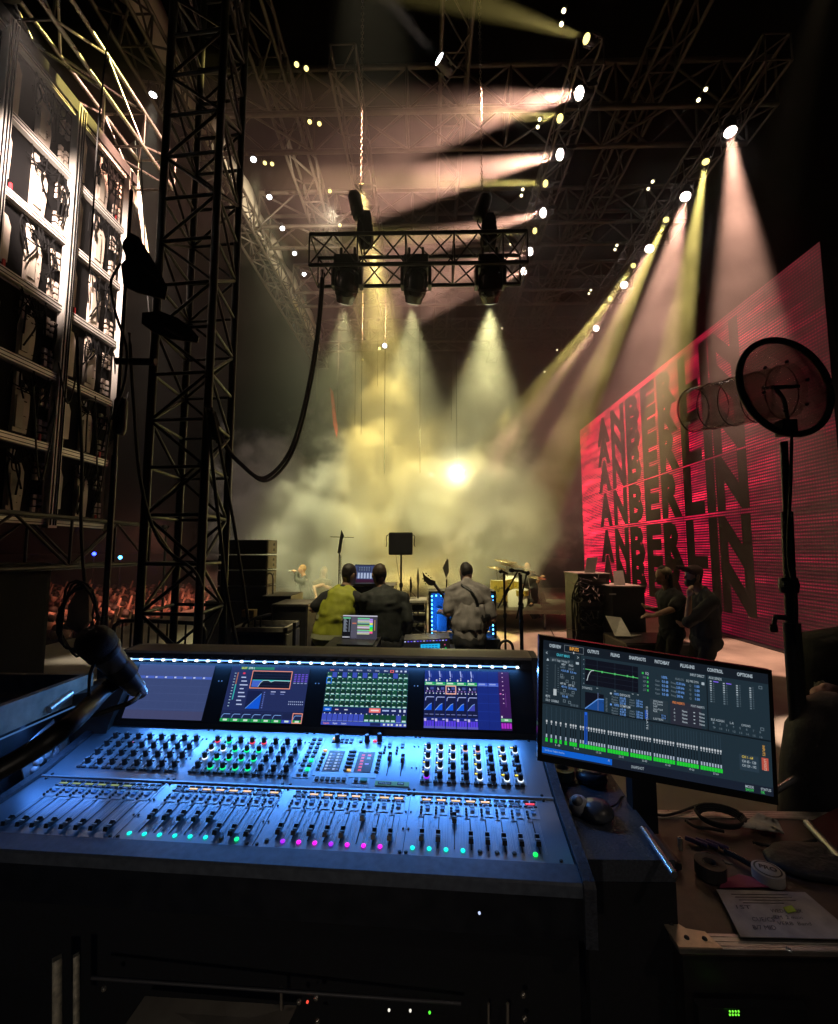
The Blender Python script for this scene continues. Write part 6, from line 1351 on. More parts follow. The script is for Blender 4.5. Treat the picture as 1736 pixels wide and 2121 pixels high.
t, x0, x1, zt = rack("black rack with a plain side nearest the technicians", 1268, 1335, 1217, 6.9, .7); MB().box((x0 - .0, 6.89, zt - .1), (.1, .02, .02)).build("label_plate", WHITEP, t)
SILV = mat("silver_lid", (.42, .42, .36), .4, .4, .1, 20)
def lid_only(lab, pts, y0, y1, m):
    t = thing("laptop", lab, "laptop", PY(*pts[2], y1), group="silver laptops at the technicians' racks"); q = [PY(pts[0][0], pts[0][1], y0), PY(pts[1][0], pts[1][1], y0), PY(pts[2][0], pts[2][1], y1), PY(pts[3][0], pts[3][1], y1)]
    MB().poly(q, .01).build("screen_lid", m, t); n = Vector((.22, .16, 0)); MB().poly([q[3], q[2], q[2] + n, q[3] + n], .016).build("keyboard_base", m, t)
lid_only("silver laptop standing open on top of the tall cable strewn rack", ((1216, 1155), (1238, 1154), (1232, 1188), (1210, 1188)), 7.5, 7.45, SILV)
lid_only("silver laptop standing open on the black rack nearest the technicians", ((1270, 1183), (1290, 1182), (1296, 1216), (1272, 1216)), 7.2, 7.1, SILV)
lid_only("large silver laptop leaning open in front of the racks below the technicians' hands", ((1254, 1276), (1286, 1280), (1308, 1319), (1274, 1318)), 6.5, 6.3, SILV)
case("road_case", "low black case on the floor under the leaning silver laptop", 2.65, 3.5, 6.0, 6.75, 0, PY(1290, 1321, 6.3).z - .02, CASEM, None, True)
tag(MB().tube(arc([(2.55 + .12 * math.sin(k), 6.2 + .1 * math.cos(k * 1.3), .02 + .1 * k * .2) for k in range(14)], 4), .02, 6).build("cable_tangle", RUBBER), "tangle of black cables on the floor left of the low black case", "cables")

# ------------------------------------------------------------------ clear tube and disc on the crank stand at the right
QY = 1.8
CLEAR = bpy.data.materials.new("clear_plastic"); CLEAR.use_nodes = True; nt = CLEAR.node_tree; out = nt.nodes["Material Output"]; nt.nodes.remove(nt.nodes["Principled BSDF"])
tr = nt.nodes.new("ShaderNodeBsdfTransparent"); tr.inputs[0].default_value = (.80, .76, .74, 1); gl_ = nt.nodes.new("ShaderNodeBsdfGlossy"); gl_.inputs["Roughness"].default_value = .12; gl_.inputs[0].default_value = (.9, .9, .9, 1)
df = nt.nodes.new("ShaderNodeBsdfDiffuse"); df.inputs[0].default_value = (.5, .45, .42, 1)
lw = nt.nodes.new("ShaderNodeLayerWeight"); lw.inputs[0].default_value = .12; mx = nt.nodes.new("ShaderNodeMixShader"); m2 = nt.nodes.new("ShaderNodeMixShader"); m2.inputs[0].default_value = .28
nt.links.new(tr.outputs[0], m2.inputs[1]); nt.links.new(df.outputs[0], m2.inputs[2]); nt.links.new(lw.outputs[1], mx.inputs[0]); nt.links.new(m2.outputs[0], mx.inputs[1]); nt.links.new(gl_.outputs[0], mx.inputs[2]); nt.links.new(mx.outputs[0], out.inputs[0])
qs = thing("dish_stand", "clear plastic tube behind a black rimmed clear disc on a tall crank stand", "stand", (PY(1640, 1500, QY).x, QY, 0))
cen = PY(1627, 800, QY); fa, fb = PY(1640, 808, QY + .01), PY(1434, 850, QY + .42); ax = (fb - fa).normalized()
dn2 = Vector((-.14, .97, -.1)).normalized(); u_, v_ = frame(dn2)
rr = .212
ringp = [cen + (u_ * math.cos(6.2832 * i / 48) + v_ * math.sin(6.2832 * i / 48)) * rr for i in range(48)]
MB().tube(ringp, .0135, 10, closed=True).build("rim", RUBBER, qs)
MB().lathe([(0, 0), (rr, 0), (rr, .003), (0, .003)], cen, dn2, 48, cap=False).build("disc", CLEAR, qs)
tr_ = .112
MB().lathe([(tr_, .0), (tr_, (fb - fa).length)], fa, ax, 36, cap=False).build("tube", CLEAR, qs)
b = MB(); ua, va = frame(ax)
for k in range(5):
    c_ = fa + ax * ((fb - fa).length * (.08 + .225 * k)); b.tube([c_ + (ua * math.cos(6.2832 * i / 32) + va * math.sin(6.2832 * i / 32)) * (tr_ + .001) for i in range(32)], .0022, 5, closed=True)
b.build("bands", mat("band_dark", (.03, .012, .012), .5), qs)
b = MB()
for k in range(6): a = k * 1.047 + .3; c_ = cen + (u_ * math.cos(a) + v_ * math.sin(a)) * .115 - dn2 * .003; b.lathe([(.006, -.004), (.007, .004)], c_, dn2, 8)
b.build("bolts", BLACK, qs)
h = PY(1600, 802, QY - .02); b = MB().bar(PY(1580, 803, QY), PY(1592, 803, QY), .008, 8).bar(PY(1600, 803, QY), PY(1655, 800, QY), .011, 8, .007); b.build("microphone", BLACK, qs)
MB().tube(arc([PY(1608, 806, QY), PY(1624, 830, QY), PY(1632, 875, QY), PY(1634, 900, QY)], 6), .008, 8).build("gooseneck", BLACK, qs)
MB().box(PY(1628, 887, QY - .01), (.06, .05, .065), bevel=.006).build("bracket", DSTEEL, qs)
b = MB(); p0 = PY(1624, 915, QY); p1 = PY(1642, 1310, QY); xs_ = p1.x
b.bar(p0, PY(1630, 1060, QY), .014, 10).bar(PY(1630, 1060, QY), PY(1640, 1290, QY), .021, 10).bar(PY(1640, 1290, QY), (PY(1644, 1400, QY).x, QY, .35), .03, 10); b.build("pole", BLACK, qs)
MB().bar(PY(1636, 1280, QY), PY(1606, 1278, QY), .011, 8).bar(PY(1606, 1278, QY), PY(1602, 1302, QY), .008, 8).lathe([(.012, -.01), (.014, 0), (.012, .02)], PY(1603, 1304, QY), n=8).build("crank", BLACK, qs)
MB().lathe([(.03, -.03), (.036, 0), (.03, .03)], PY(1634, 1212, QY), n=12).bar(PY(1620, 1210, QY - .02), PY(1640, 1210, QY - .02), .012, 8).build("clutch", BLACK, qs)
MB().tube(arc([PY(1640, 905, QY - .02), PY(1638, 1000, QY - .03), PY(1633, 1150, QY - .03), PY(1648, 1230, QY - .04), PY(1650, 1330, QY - .03)], 7), .006, 6).build("lead", RUBBER, qs)
for k in range(3): a = 2.1 * k + 1.0; MB().bar((PY(1644, 1400, QY).x, QY, .5), (PY(1644, 1400, QY).x + .5 * math.cos(a), QY + .5 * math.sin(a), .012), .014, 8).build("leg", BLACK, qs)
p = Vector((-.6, 3.3, 9.2)); q = Vector((-.4, 4.95, 1.3)); roof_lamp(p, (q - p).normalized(), "added amber fill spotlight above the picture over the three men at the front", "single lamps", LENS_Y, .8)  # added fill from above the frame to bring out vest and shirts
spot("men_fill", p + (q - p).normalized() * .1, q, 10, MEN_P, (1, .86, .52), .6, .06)
p = Vector((4.9, 4.6, 9.2)); q = Vector((3.1, 5.7, 1.3)); roof_lamp(p, (q - p).normalized(), "added amber fill spotlight above the picture over the two technicians", "single lamps", LENS_Y, .8)  # unseen fill lamp added to lift the two technicians
spot("technician_fill", p + (q - p).normalized() * .1, q, 7, 420, (1, .74, .42), .6, .06)
# bag, net and boom at the right edge
b = MB().lathe([(.01, .20), (.07, .19), (.13, .14), (.17, .04), (.18, -.1), (.18, -.5)], PY(1745, 1550, 1.75), (.12, 0, 1), 20); o = b.build("backpack", mat("black_nylon", (.014, .013, .014), .6, 0, .4, 20, .4)); tag(o, "black bag slumped on the stand foot at the right edge", "bag")
tag(MB().bar(PY(1604, 1640, 1.7), PY(1655, 1608, 1.75), .011, 8).bar(PY(1660, 1585, 1.8), PY(1705, 1530, 1.9), .011, 8).build("chrome_tube", RODM), "chrome tube slanting up behind the right edge of the monitor", "tube")
rows = [[PY(1686 + j * 6, 1412 + i * 5 + 3 * math.sin(j * 1.7 + i), 2.5 + .03 * math.sin(i * 2 + j)) for j in range(9)] for i in range(6)]
tag(sheet("net_cloth", rows, mat("pale_net", (.35, .31, .22), .8, 0, .6, 60), .004), "scrap of pale netting on the dark bundle at the right edge", "cloth")
b = MB().lathe([(.1, -.05), (.3, .0), (.34, .2), (.28, .38), (.1, .44)], PY(1795, 1468, 2.6), (0, 0, 1), 16); tag(b.build("dark_bundle", CLOTHB), "dark cloth bundle under the pale netting at the right edge", "bundle")
# coil and case between console and monitor
case("road_case", "black case behind the console, left of the monitor", .42, .62, 1.95, 2.4, 0, 1.0, CASEM, None, True)
b = MB()
for k in range(9): c_ = Vector((.505, 2.02 + .012 * k, 1.07 + .006 * (k % 3))); b.tube([c_ + Vector(((.07 + .012 * math.sin(k)) * math.cos(a * .42), .04 * math.sin(a * .42 + k), .055 * math.sin(a * .42))) for a in range(15)], .008, 5, closed=True)
tag(b.build("cable_coil", RUBBER), "coil of thick black cable lying between the console and the monitor", "cable coil")
for pts, lab in ((((1088, 1415), (1100, 1411), (1112, 1412), (1124, 1410)), "thin cable running over the bright floor beside the coil"), (((1655, 1500), (1690, 1512), (1720, 1528)), "thin dark cable on the bright floor right of the monitor"), (((1090, 1215), (1140, 1302), (1160, 1345), (1150, 1380)), "dark cable trailing across the stage floor below the drum riser")):
    q = [PZ(x, y, .012) for x, y in pts if y > 1290] if pts[0][1] < 1290 else [PZ(x, y, .012) for x, y in pts]
    tag(MB().tube(arc(q, 6), .008, 5).build("floor_cable", RUBBER), lab, "cable")
# unseen lamp over the front deck; fill lamps added for desk and rack
p = Vector((4.8, 3.4, 9.0)); q = Vector((4.0, 4.05, 0)); roof_lamp(p, (q - p).normalized(), "peach spotlight above the picture lighting the front of the deck", "single lamps", LENS_P, 1)
spot("front_deck_beam", p + (q - p).normalized() * .1, q, 5.5, FRONT_P, (1, .68, .5), .25, .05)
p = Vector((1.9, -.4, 3.4)); q = Vector((1.0, 1.1, .85)); roof_lamp(p, (q - p).normalized(), "added small warm fill lamp above the picture over the flight case", "single lamps", LENS_P, .4)  # fill lamp added out of view to lift the dark flight case
spot("desk_fill", p + (q - p).normalized() * .1, q, 24, DESK_P, (1, .78, .62), .8, .05)

p = Vector((-.5, -.8, 1.2)); q = Vector((-.4, 1.1, .45)); roof_lamp(p, (q - p).normalized(), "added small warm fill lamp behind the picture lighting the rack under the console", "single lamps", LENS_P, .3)  # unseen fill added behind the camera for the rack posts and card
spot("rack_fill", p + (q - p).normalized() * .1, q, 42, 9, (1, .84, .66), .7, .04)
# ------------------------------------------------------------------ people
def bake(b, name, m, parent, vox, smooth=6, wob=0.0, seed=0.0):
    me = bpy.data.meshes.new("tmp"); me.from_pydata([tuple(v) for v in b.v], [], b.f); o = bpy.data.objects.new("tmp", me); COL.objects.link(o)
    md = o.modifiers.new("r", 'REMESH'); md.mode = 'VOXEL'; md.voxel_size = vox
    ms = o.modifiers.new("s", 'SMOOTH'); ms.iterations = smooth; ms.factor = .5
    me2 = bpy.data.meshes.new_from_object(o.evaluated_get(bpy.context.evaluated_depsgraph_get())); bpy.data.objects.remove(o)
    if wob:
        ns = [v.normal.copy() for v in me2.vertices]
        for v, n_ in zip(me2.vertices, ns):
            p = v.co; v.co = p + n_ * wob * (noise.noise(Vector((p.x * 9 + seed, p.y * 9, p.z * 4.5 + 3 * noise.noise(p * 4)))) + .5 * noise.noise(Vector((p.x * 22, p.y * 22, p.z * 9 + seed))))
    Mi = WM[parent].inverted(); me2.transform(Mi); me2.materials.clear(); me2.materials.append(m); me2.name = name
    me2.polygons.foreach_set("use_smooth", [True] * len(me2.polygons))
    r = bpy.data.objects.new(name, me2); COL.objects.link(r); r.parent = parent; WM[r] = WM[parent]; KIDS.setdefault(parent, []).append(r); return r
def cap(b, p, q, r1, r2=None, n=12):
    p, q = Vector(p), Vector(q); r2 = r1 if r2 is None else r2; d = q - p; L = max(d.length, 1e-4); pr = []
    for i in range(5): a = math.pi / 2 * i / 4; pr.append((max(.0008, r1 * math.sin(a)), -r1 * math.cos(a)))
    for i in range(5): a = math.pi / 2 * i / 4; pr.append((max(.0008, r2 * math.cos(a)), L + r2 * math.sin(a)))
    return b.lathe(pr, p, d if d.length > 1e-4 else (0, 0, 1), n)
def ell(b, c, rx, ry, rz, f, up=Vector((0, 0, 1)), n=16):
    f = Vector(f).normalized(); r = f.cross(up).normalized(); u = r.cross(f); c = Vector(c); vs = []; k = 9
    for i in range(k):
        a = math.pi * i / (k - 1); s, h = max(.01, math.sin(a)), -math.cos(a)
        vs += [c + r * (rx * s * math.cos(6.2832 * j / n)) + f * (ry * s * math.sin(6.2832 * j / n)) + u * (rz * h) for j in range(n)]
    b.add(vs, [(i * n + j, i * n + (j + 1) % n, (i + 1) * n + (j + 1) % n, (i + 1) * n + j) for i in range(k - 1) for j in range(n)] + [list(range(n))[::-1], list(range((k - 1) * n, k * n))]); return b
def ecap(b, p, q, r1, r2, f, ratio):
    """tapered capsule flattened along f"""
    t = MB(); cap(t, p, q, r1, r2, 20); f = Vector(f); p = Vector(p); sp_ = (Vector(q) - p).normalized(); f = (f - sp_ * f.dot(sp_)).normalized()
    t.v = [v - f * ((v - p).dot(f) * (1 - ratio)) for v in t.v]; b.add(t.v, t.f, 0, True)
SKIN = mat("skin", (.46, .28, .20), .5, 0, .12, 30); SKIN2 = mat("skin_tanned", (.38, .22, .15), .5, 0, .12, 30)
def hand(b, w, d, side, f, curl=.5, s=1.0):
    d = Vector(d).normalized(); n_ = d.cross(side).normalized(); side = n_.cross(d).normalized()
    cap(b, w, w + d * .07 * s, .024 * s, .036 * s, 10); base = w + d * .085 * s
    for k, (o_, L) in enumerate(((-.030, .062), (-.010, .072), (.010, .068), (.029, .052))):
        p = base + side * o_ * s; a = (d + n_ * curl * .5).normalized(); m_ = p + a * L * .55 * s; e = m_ + (d * .4 + n_ * curl).normalized() * L * .5 * s
        cap(b, p - d * .015, m_, .0098 * s, .0092 * s, 8); cap(b, m_, e, .0092 * s, .0078 * s, 8)
    p = w + d * .03 * s + side * .03 * s; m_ = p + (side * .9 + d * .7).normalized() * .035 * s; cap(b, p, m_, .013 * s, .011 * s, 8); cap(b, m_, m_ + (d + n_ * .3).normalized() * .03 * s, .0105 * s, .0085 * s, 8)
def person(label, P, N, H, f, arms, skin, top, trousers, sleeves=.55, hairm=None, hair=None, vox=.011, hf=None, bulk=1.0, feet=None, curl=.5, long_sleeve=False, group=None, topname="shirt", pose_scale=1.0, wob=.010):
    P, N, H = Vector(P), Vector(N), Vector(H); f = Vector((f[0], f[1], 0)).normalized(); r = Vector((f.y, -f.x, 0)); up = Vector((0, 0, 1)); hf = Vector(hf).normalized() if hf else f
    t = thing("person", label, "person", (P.x, P.y, 0), group=group); k = bulk; s = pose_scale
    sp = (N - P).normalized(); C = P.lerp(N, .62); sh = {-1: N - sp * .10 * s - r * .185 * k * s, 1: N - sp * .10 * s + r * .185 * k * s}; hp = {i: P + r * (i * .095 * k * s) for i in (-1, 1)}
    legs_ = {}
    for i in (-1, 1):
        a = Vector(feet[0 if i < 0 else 1]) if feet else Vector((hp[i].x + r.x * i * .03, hp[i].y + r.y * i * .03, .085)); kn = hp[i].lerp(a, .5) + f * (.05 + .25 * max(0, .84 * s - (hp[i] - a).length)); legs_[i] = (kn, a)
    b = MB()
    ell(b, H, .074 * s, .092 * s, .112 * s, hf); ell(b, H - up * .055 * s + hf * .03 * s, .055 * s, .06 * s, .06 * s, hf)           # skull and jaw
    cap(b, H + hf * .088 * s - up * .005 * s, H + hf * .108 * s - up * .035 * s, .009 * s, .014 * s, 8); cap(b, H + hf * .082 * s - up * .078 * s, H + hf * .086 * s - up * .07 * s, .02 * s, .012 * s, 8)
    cap(b, H + hf * .08 * s + up * .028 * s + hf.cross(up) * .03 * s, H + hf * .08 * s + up * .028 * s - hf.cross(up) * .03 * s, .012 * s, .012 * s, 8)
    for i in (-1, 1): e = H + hf.cross(up) * (i * .076 * s) - hf * .008 * s - up * .012 * s; cap(b, e - up * .018 * s, e + up * .018 * s, .012 * s, .015 * s, 8)
    cap(b, N - sp * .04 * s, H - up * .07 * s - hf * .015 * s, .062 * s, .054 * s)
    def torso(b, g):
        ecap(b, P + sp * .05 * s, C, (.158 * k + g) * s, (.165 * k + g) * s, f, .72); ell(b, C + sp * .02 * s, (.185 * k + g) * s, (.125 * k + g) * s, .21 * s, f, sp)
        cap(b, C + sp * .1 * s - r * .1 * k, C + sp * .1 * s + r * .1 * k, (.08 + g) * s, (.08 + g) * s)
        for i in (-1, 1): cap(b, N - sp * .015 * s, sh[i], (.058 + g) * s, (.062 + g) * s)
        cap(b, N - sp * .07 * s, N - sp * .0 * s, (.08 + g) * s, (.055 + g) * s)
    torso(b, 0)
    for i in (-1, 1):
        el, wr = Vector(arms[i][0]), Vector(arms[i][1]); cap(b, sh[i], el, .058 * s, .043 * s); cap(b, el, wr, .043 * s, .028 * s)
        d = (wr - el).normalized(); hd = Vector(arms[i][2]) if len(arms[i]) > 2 else d; sd = hd.cross(up); sd = sd.normalized() if sd.length > .1 else r; hand(b, wr, hd, sd * -i, f, curl, s)
        kn, an = legs_[i]; cap(b, hp[i], kn, .085 * s, .057 * s); cap(b, kn, an, .055 * s, .038 * s); cap(b, an - up * .03, an + f * .16 - up * .045, .042 * s, .034 * s)
    bake(b, "body", skin, t, vox)
    b = MB(); torso(b, .016)
    for i in (-1, 1):
        el, wr = Vector(arms[i][0]), Vector(arms[i][1]); e = sh[i].lerp(el, 1.0 if long_sleeve else sleeves * 1.3); cap(b, sh[i], e, .075 * s, (.058 if long_sleeve else .07) * s)
        if long_sleeve: cap(b, el, el.lerp(wr, .93), .057 * s, .042 * s)
    o = bake(b, topname, top, t, vox * 1.15, 3, wob, P.x * 7)
    b = MB(); ell(b, P + sp * .02 * s - up * .05, (.17 * k + .018) * s, (.12 * k + .018) * s, .14 * s, f)
    for i in (-1, 1): kn, an = legs_[i]; cap(b, hp[i], kn, .10 * s, .074 * s); cap(b, kn, an + up * .02, .073 * s, .062 * s)
    bake(b, "trousers", trousers, t, vox * 1.3, 3, .014, P.x * 5)
    b = MB()
    for i in (-1, 1): kn, an = legs_[i]; cap(b, an - up * .04, an + f * .17 - up * .05, .047 * s, .036 * s)
    bake(b, "shoes", BLACK, t, .014, 3)
    if hair: b = MB(); hair(b, H, hf, up, s); bake(b, "hair", hairm, t, .007, 2, .009, P.y * 3)
    return t
HAIRD = mat("hair_dark", (.018, .013, .01), .6, 0, .4, 120, .4); HAIRB = mat("hair_brown", (.05, .032, .018), .6, 0, .4, 120, .4); HAIRF = mat("hair_fair", (.30, .22, .12), .6, 0, .3, 120)
def short(b, H, f, up, s):
    ell(b, H + up * .026 * s - f * .016 * s, .079 * s, .092 * s, .098 * s, f); r_ = f.cross(up)
    for i in (-1, 0, 1): cap(b, H - f * .055 * s + r_ * (i * .035 * s) + up * .01, H - f * .05 * s + r_ * (i * .032 * s) - up * .075 * s, .034 * s, .02 * s)
    for i in (-1, 1): cap(b, H + r_ * (i * .07 * s) + up * .01 + f * .015, H + r_ * (i * .068 * s) - up * .03 * s + f * .02, .012 * s, .008 * s)
def longh(b, H, f, up, s):
    short(b, H, f, up, s)
    for i in range(-2, 3): cap(b, H - f * .05 * s + f.cross(up) * (i * .03 * s), H - f * .075 * s + f.cross(up) * (i * .038 * s) - up * .26 * s, .035 * s, .022 * s)
def bald(b, H, f, up, s): ell(b, H + up * .004 - f * .035 * s, .078 * s, .066 * s, .075 * s, f)
DJACK = mat("dark_jacket", (.013, .016, .014), .75, 0, .3, 20, .3); BLKT = mat("black_trousers", (.008, .008, .009), .85, 0, .3, 20); GREYT = mat("grey_tee", (.25, .225, .22), .85, 0, .2, 14, .3); BTEE = mat("black_tee", (.012, .012, .013), .85, 0, .3, 25)
HIVIS = mat("hi_vis_yellow", (.30, .32, .02), .7, 0, .15, 10, .25); REFL = mat("reflective_band", (.33, .34, .2), .5)
# man in the yellow vest
Y1 = 4.75
t1 = person("man in a yellow high visibility vest seen from behind, bending toward a laptop", PY(683, 1335, Y1), PY(712, 1222, Y1 + .12), PY(724, 1190, Y1 + .18), (.25, 1), {-1: (PY(648, 1262, Y1 + .1), PY(668, 1262, Y1 + .42)), 1: (PY(748, 1275, Y1 + .25), PY(758, 1262, Y1 + .55))}, SKIN2, BTEE, BLKT, hairm=HAIRD, hair=short, wob=.002, bulk=1.08, hf=(.55, .8, -.2))
Pv, Nv = PY(683, 1335, Y1), PY(712, 1222, Y1 + .12); f = Vector((.24, .97, 0)); r = Vector((.97, -.24, 0)); sp = (Nv - Pv).normalized(); b = MB()
ecap(b, Pv + sp * .10, Pv.lerp(Nv, .64), .222, .215, f, .8); ecap(b, Pv.lerp(Nv, .5), Pv.lerp(Nv, .78), .21, .18, f, .92)
for i in (-1, 1): cap(b, Nv - sp * .02 + r * (i * .05), Nv - sp * .11 + r * (i * .15), .085, .088)
v = bake(b, "vest", HIVIS, t1, .012, 3, .010, 2.0)
for k_, h_ in ((.18, .05), (.52, .05)):
    c_ = Pv.lerp(Nv, k_); b = MB().lathe([(1, -h_ / 2), (1, h_ / 2)], (0, 0, 0), (0, 0, 1), 32, cap=False)
    b.v = [c_ + r * (q.x * .233) + f * (q.y * .182) + sp * q.z for q in b.v]; b.build("reflective_band", REFL, v)
# man in the dark jacket
Y2 = 4.7
person("man in a dark jacket seen from behind, standing beside the man in the yellow vest", PY(800, 1330, Y2), PY(795, 1222, Y2 + .08), PY(785, 1190, Y2 + .12), (-.2, 1), {-1: (PY(757, 1280, Y2 + .15), PY(768, 1265, Y2 + .5)), 1: (PY(846, 1285, Y2 + .02), PY(842, 1330, Y2 + .25))}, SKIN2, DJACK, BLKT, hairm=HAIRB, hair=short, bulk=1.1, long_sleeve=True, topname="jacket", hf=(-.4, .9, -.1))
# guitarist with his back to the camera
Y3 = 5.0
t3 = person("guitarist in a loose pale grey T-shirt seen from behind with his head bowed", PY(972, 1325, Y3), PY(968, 1208, Y3 + .16), PY(965, 1186, Y3 + .3), (-.12, 1), {-1: (PY(928, 1272, Y3 + .02), PY(915, 1268, Y3 + .28)), 1: (PY(1020, 1285, Y3 + .05), PY(990, 1310, Y3 + .3))}, SKIN2, GREYT, BLKT, hairm=HAIRD, hair=short, bulk=1.05, hf=(-.35, .8, -.35), sleeves=.62)
b = MB(); Pg, Ng = PY(972, 1325, Y3), PY(968, 1208, Y3 + .16); spg = (Ng - Pg).normalized()
ecap(b, Pg + spg * .17, Pg + spg * .34, .208, .2, (0, 1, 0), .74); bake(b, "shirt_hem", GREYT, t3, .012, 3, .02, 5.0)
st_ = [PY(*q, y) for q, y in (((955, 1205), Y3 + .02), ((972, 1210), Y3 - .06), ((990, 1232), Y3 - .14), ((1006, 1262), Y3 - .16), ((1016, 1290), Y3 - .08))]
gt = thing("electric_guitar", "dark electric guitar with a pointed headstock rising left of the guitarist", "guitar", PY(940, 1275, Y3 + .25))
GW = mat("guitar_black", (.016, .014, .014), .3)
n0, n1 = PY(946, 1272, Y3 + .3), PY(897, 1206, Y3 + .1); b = MB().bar(n0, n1, .022, 8, .017); b.build("neck", mat("guitar_neck", (.09, .07, .055), .4), gt)
MB().poly([PY(*q, Y3 + .1) for q in ((895, 1213), (888, 1212), (878, 1202), (875, 1184), (881, 1192), (892, 1200), (902, 1203), (902, 1211))], .016).build("headstock", GW, gt)
b = MB()
for k in range(3):
    a = Vector((879 + 5 * k, 1191 + 4.5 * k)); b.lathe([(.007, -.005), (.009, .006)], PY(a.x + 3.5, a.y - 3, Y3 + .1), (1, 0, 1), 8); b.lathe([(.007, -.005), (.009, .006)], PY(876 + 3 * k, 1199 + 5 * k, Y3 + .1), (-1, 0, -1), 8)
b.build("tuning_pegs", BLACK, gt)
MB().poly([PY(*q, Y3 + .33) for q in ((940, 1262), (985, 1292), (1012, 1300), (1005, 1316), (968, 1322), (930, 1300))], .045).build("body", GW, gt)
sb = MB(); sp_ = arc(st_, 6)
for k_, a in enumerate(sp_):
    d = (sp_[min(k_ + 1, len(sp_) - 1)] - sp_[max(k_ - 1, 0)]).normalized(); w = d.cross(Vector((0, -1, 0))).normalized() * .026
    sb.v += [a - w, a - w * .33, a + w * .33, a + w]
for k_ in range(len(sp_) - 1):
    for c_ in range(3): sb.f.append([4 * k_ + c_, 4 * k_ + c_ + 1, 4 * k_ + c_ + 5, 4 * k_ + c_ + 4]); sb.m.append(0); sb.sm.append(True)
so = sb.build("strap", BLACK, gt)
shr = [o for o in KIDS[t3] if o.name.startswith("shirt")][0]
mw = so.modifiers.new("wrap", 'SHRINKWRAP'); mw.target = shr; mw.wrap_method = 'NEAREST_SURFACEPOINT'; mw.wrap_mode = 'ABOVE_SURFACE'; mw.offset = .012
so.modifiers.new("thick", 'SOLIDIFY').thickness = .006
# two technicians at the right
Y4 = 5.8
t4 = person("technician in a black T-shirt with a backwards cap, facing left with his hands out", PY(1392, 1305, Y4), PY(1388, 1222, Y4), PY(1373, 1192, Y4), (-1, -.1), {-1: (PY(1392, 1262, Y4 - .25), PY(1352, 1276, Y4 - .22), (-1, 0, .05)), 1: (PY(1386, 1262, Y4 + .2), PY(1350, 1262, Y4 + .2), (-1, 0, .35))}, SKIN, BTEE, BLKT, hairm=HAIRB, hair=longh, bulk=1.0, hf=(-1, -.25, -.25), vox=.009)
H4 = PY(1373, 1192, Y4); b = MB(); ell(b, H4 + Vector((.02, 0, .045)), .088, .098, .075, (-1, -.25, 0)); bake(b, "cap", mat("tan_cap", (.34, .28, .17), .8, 0, .2, 40), t4, .008, 3)
Y5 = 5.3
t5 = person("bearded technician in a cap and dark shirt facing left, hand raised to his chin", PY(1462, 1322, Y5), PY(1455, 1225, Y5), PY(1436, 1192, Y5), (-1, .15), {-1: (PY(1425, 1290, Y5 - .2), PY(1428, 1238, Y5 - .16), (.1, 0, 1)), 1: (PY(1445, 1300, Y5 + .2), PY(1420, 1295, Y5 + .1))}, SKIN2, BTEE, BLKT, hairm=HAIRD, hair=short, bulk=1.2, hf=(-1, -.1, .1), vox=.009, long_sleeve=False, sleeves=.75)
H5 = PY(1436, 1192, Y5); b = MB(); ell(b, H5 + Vector((.012, 0, .05)), .092, .104, .078, (-1, -.1, 0)); cap(b, H5 + Vector((-.07, -.03, .07)), H5 + Vector((-.165, -.03, .10)), .03, .022); cap(b, H5 + Vector((-.07, .03, .07)), H5 + Vector((-.165, .03, .10)), .03, .022); bake(b, "cap", mat("maroon_cap", (.06, .025, .025), .8, 0, .2, 40), t5, .008, 3)
b = MB(); ell(b, H5 + Vector((-.055, -.005, -.085)), .055, .055, .055, (-1, -.1, 0)); cap(b, H5 + Vector((-.02, -.06, -.04)), H5 + Vector((-.05, -.03, -.09)), .022, .03); bake(b, "beard", HAIRD, t5, .008, 3)
# singer and the player behind him at the front of the stage
Y6 = 11.0
s6 = person("singer in a dark suit leaning forward with a microphone at his mouth", PY(634, 1246, Y6), PY(630, 1196, Y6), PY(626, 1179, Y6 - .02), (-1, 0), {-1: (PY(614, 1201, Y6 - .2), PY(614, 1184, Y6 - .14), (-.9, 0, .3)), 1: (PY(620, 1206, Y6 + .2), PY(616, 1188, Y6 + .12), (-.9, 0, .3))}, mat("skin_lit", (.6, .36, .25), .5), mat("grey_suit", (.06, .062, .052), .8, 0, .2, 12), mat("grey_suit_trousers", (.05, .05, .045), .8), hairm=mat("hair_ginger", (.3, .17, .06), .6), hair=short, hf=(-1, -.25, .05), vox=.014, long_sleeve=True, topname="jacket", pose_scale=.98)
m0, m1 = PY(615, 1186, Y6 - .12), PY(599, 1183, Y6 - .12); t = thing("microphone", "silver microphone held to the singer's mouth", "microphone", m0); MB().bar(m1, m0, .016, 8, .02).build("handle", ALU, t); ell(mm := MB(), m0, .027, .027, .027, (1, 0, 0)); mm.build("head", STEEL, t)
Y7 = 11.3
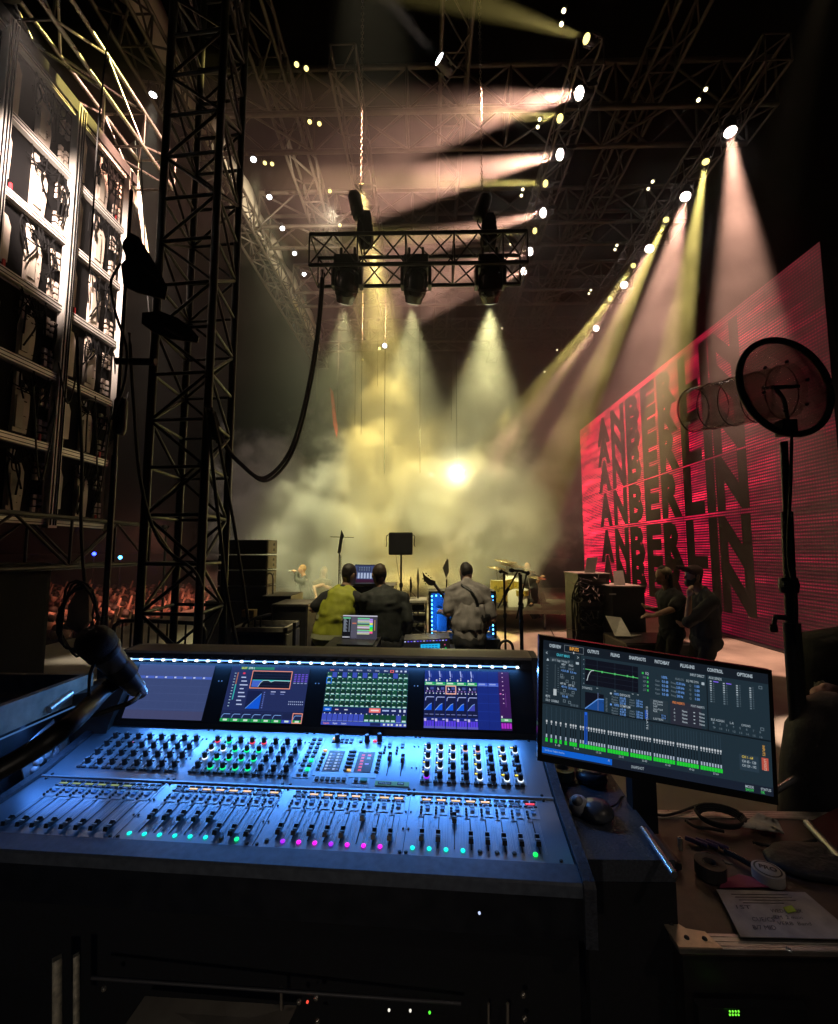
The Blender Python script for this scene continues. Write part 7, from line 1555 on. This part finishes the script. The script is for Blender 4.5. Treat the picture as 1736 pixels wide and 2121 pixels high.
person("musician with bare arms and pale curly hair half hidden behind the man in the vest", PY(668, 1248, Y7), PY(668, 1200, Y7), PY(672, 1183, Y7), (.2, -1), {-1: (PY(650, 1216, Y7 - .25), PY(655, 1235, Y7 - .35)), 1: (PY(690, 1220, Y7 - .1), PY(680, 1238, Y7 - .3))}, mat("skin_bare", (.55, .33, .2), .5), mat("olive_vest", (.18, .15, .09), .8, 0, .3, 20), BLKT, hairm=HAIRF, hair=longh, hf=(.6, -1, 0), vox=.014, sleeves=.2)
# drummer
Y8 = 11.3
person("drummer in black behind the gold drum kit with one arm stretched out to the right", PY(1100, 1240, Y8), PY(1099, 1190, Y8), PY(1092, 1174, Y8 - .1), (-.5, -1), {-1: (PY(1112, 1206, Y8 - .1), PY(1122, 1196, Y8 - .35)), 1: (PY(1084, 1215, Y8 - .15), PY(1072, 1225, Y8 - .4))}, mat("skin_drummer", (.62, .34, .2), .5), BTEE, BLKT, hairm=HAIRB, hair=bald, hf=(-.6, -1, -.2), vox=.014, sleeves=.5, feet=((1.9, 10.7, .5), (2.5, 10.7, .5)))
tag(MB().lathe([(.17, 0), (.17, .06), (.15, .07)], (PY(1100, 1240, Y8).x, Y8, .78), n=16).bar((PY(1100, 1240, Y8).x, Y8, .42), (PY(1100, 1240, Y8).x, Y8, .78), .02, 8).build("drum_stool", BLACK), "round black stool under the drummer", "stool")
# someone sitting just past the right edge with a hand on the bundle
x9, y9 = PY(1760, 1440, 2.35).x, 2.35
person("person in pink sleeves at the right edge reaching onto the dark bundle", (x9 + .75, y9 + .1, .55), (x9 + .62, y9 + .05, 1.05), (x9 + .58, y9, 1.24), (-1, -.1), {-1: (Vector((x9 + .33, y9 - .15, .95)), PY(1745, 1432, 2.35), (-1, .1, .1)), 1: (Vector((x9 + .45, y9 + .3, .75)), Vector((x9 + .2, y9 + .3, .68)))}, mat("skin_pinkish", (.62, .34, .32), .5), mat("pink_sleeve", (.45, .2, .22), .8), BLKT, hairm=HAIRD, hair=short, vox=.009, feet=((x9 + .3, y9 - .15, .085), (x9 + .3, y9 + .25, .085)), long_sleeve=True)
tag(MB().box((x9 + .78, y9 + .1, .22), (.5, .5, .44), bevel=.02).build("seat_case", CASEM), "black case the person at the right edge sits on", "case")
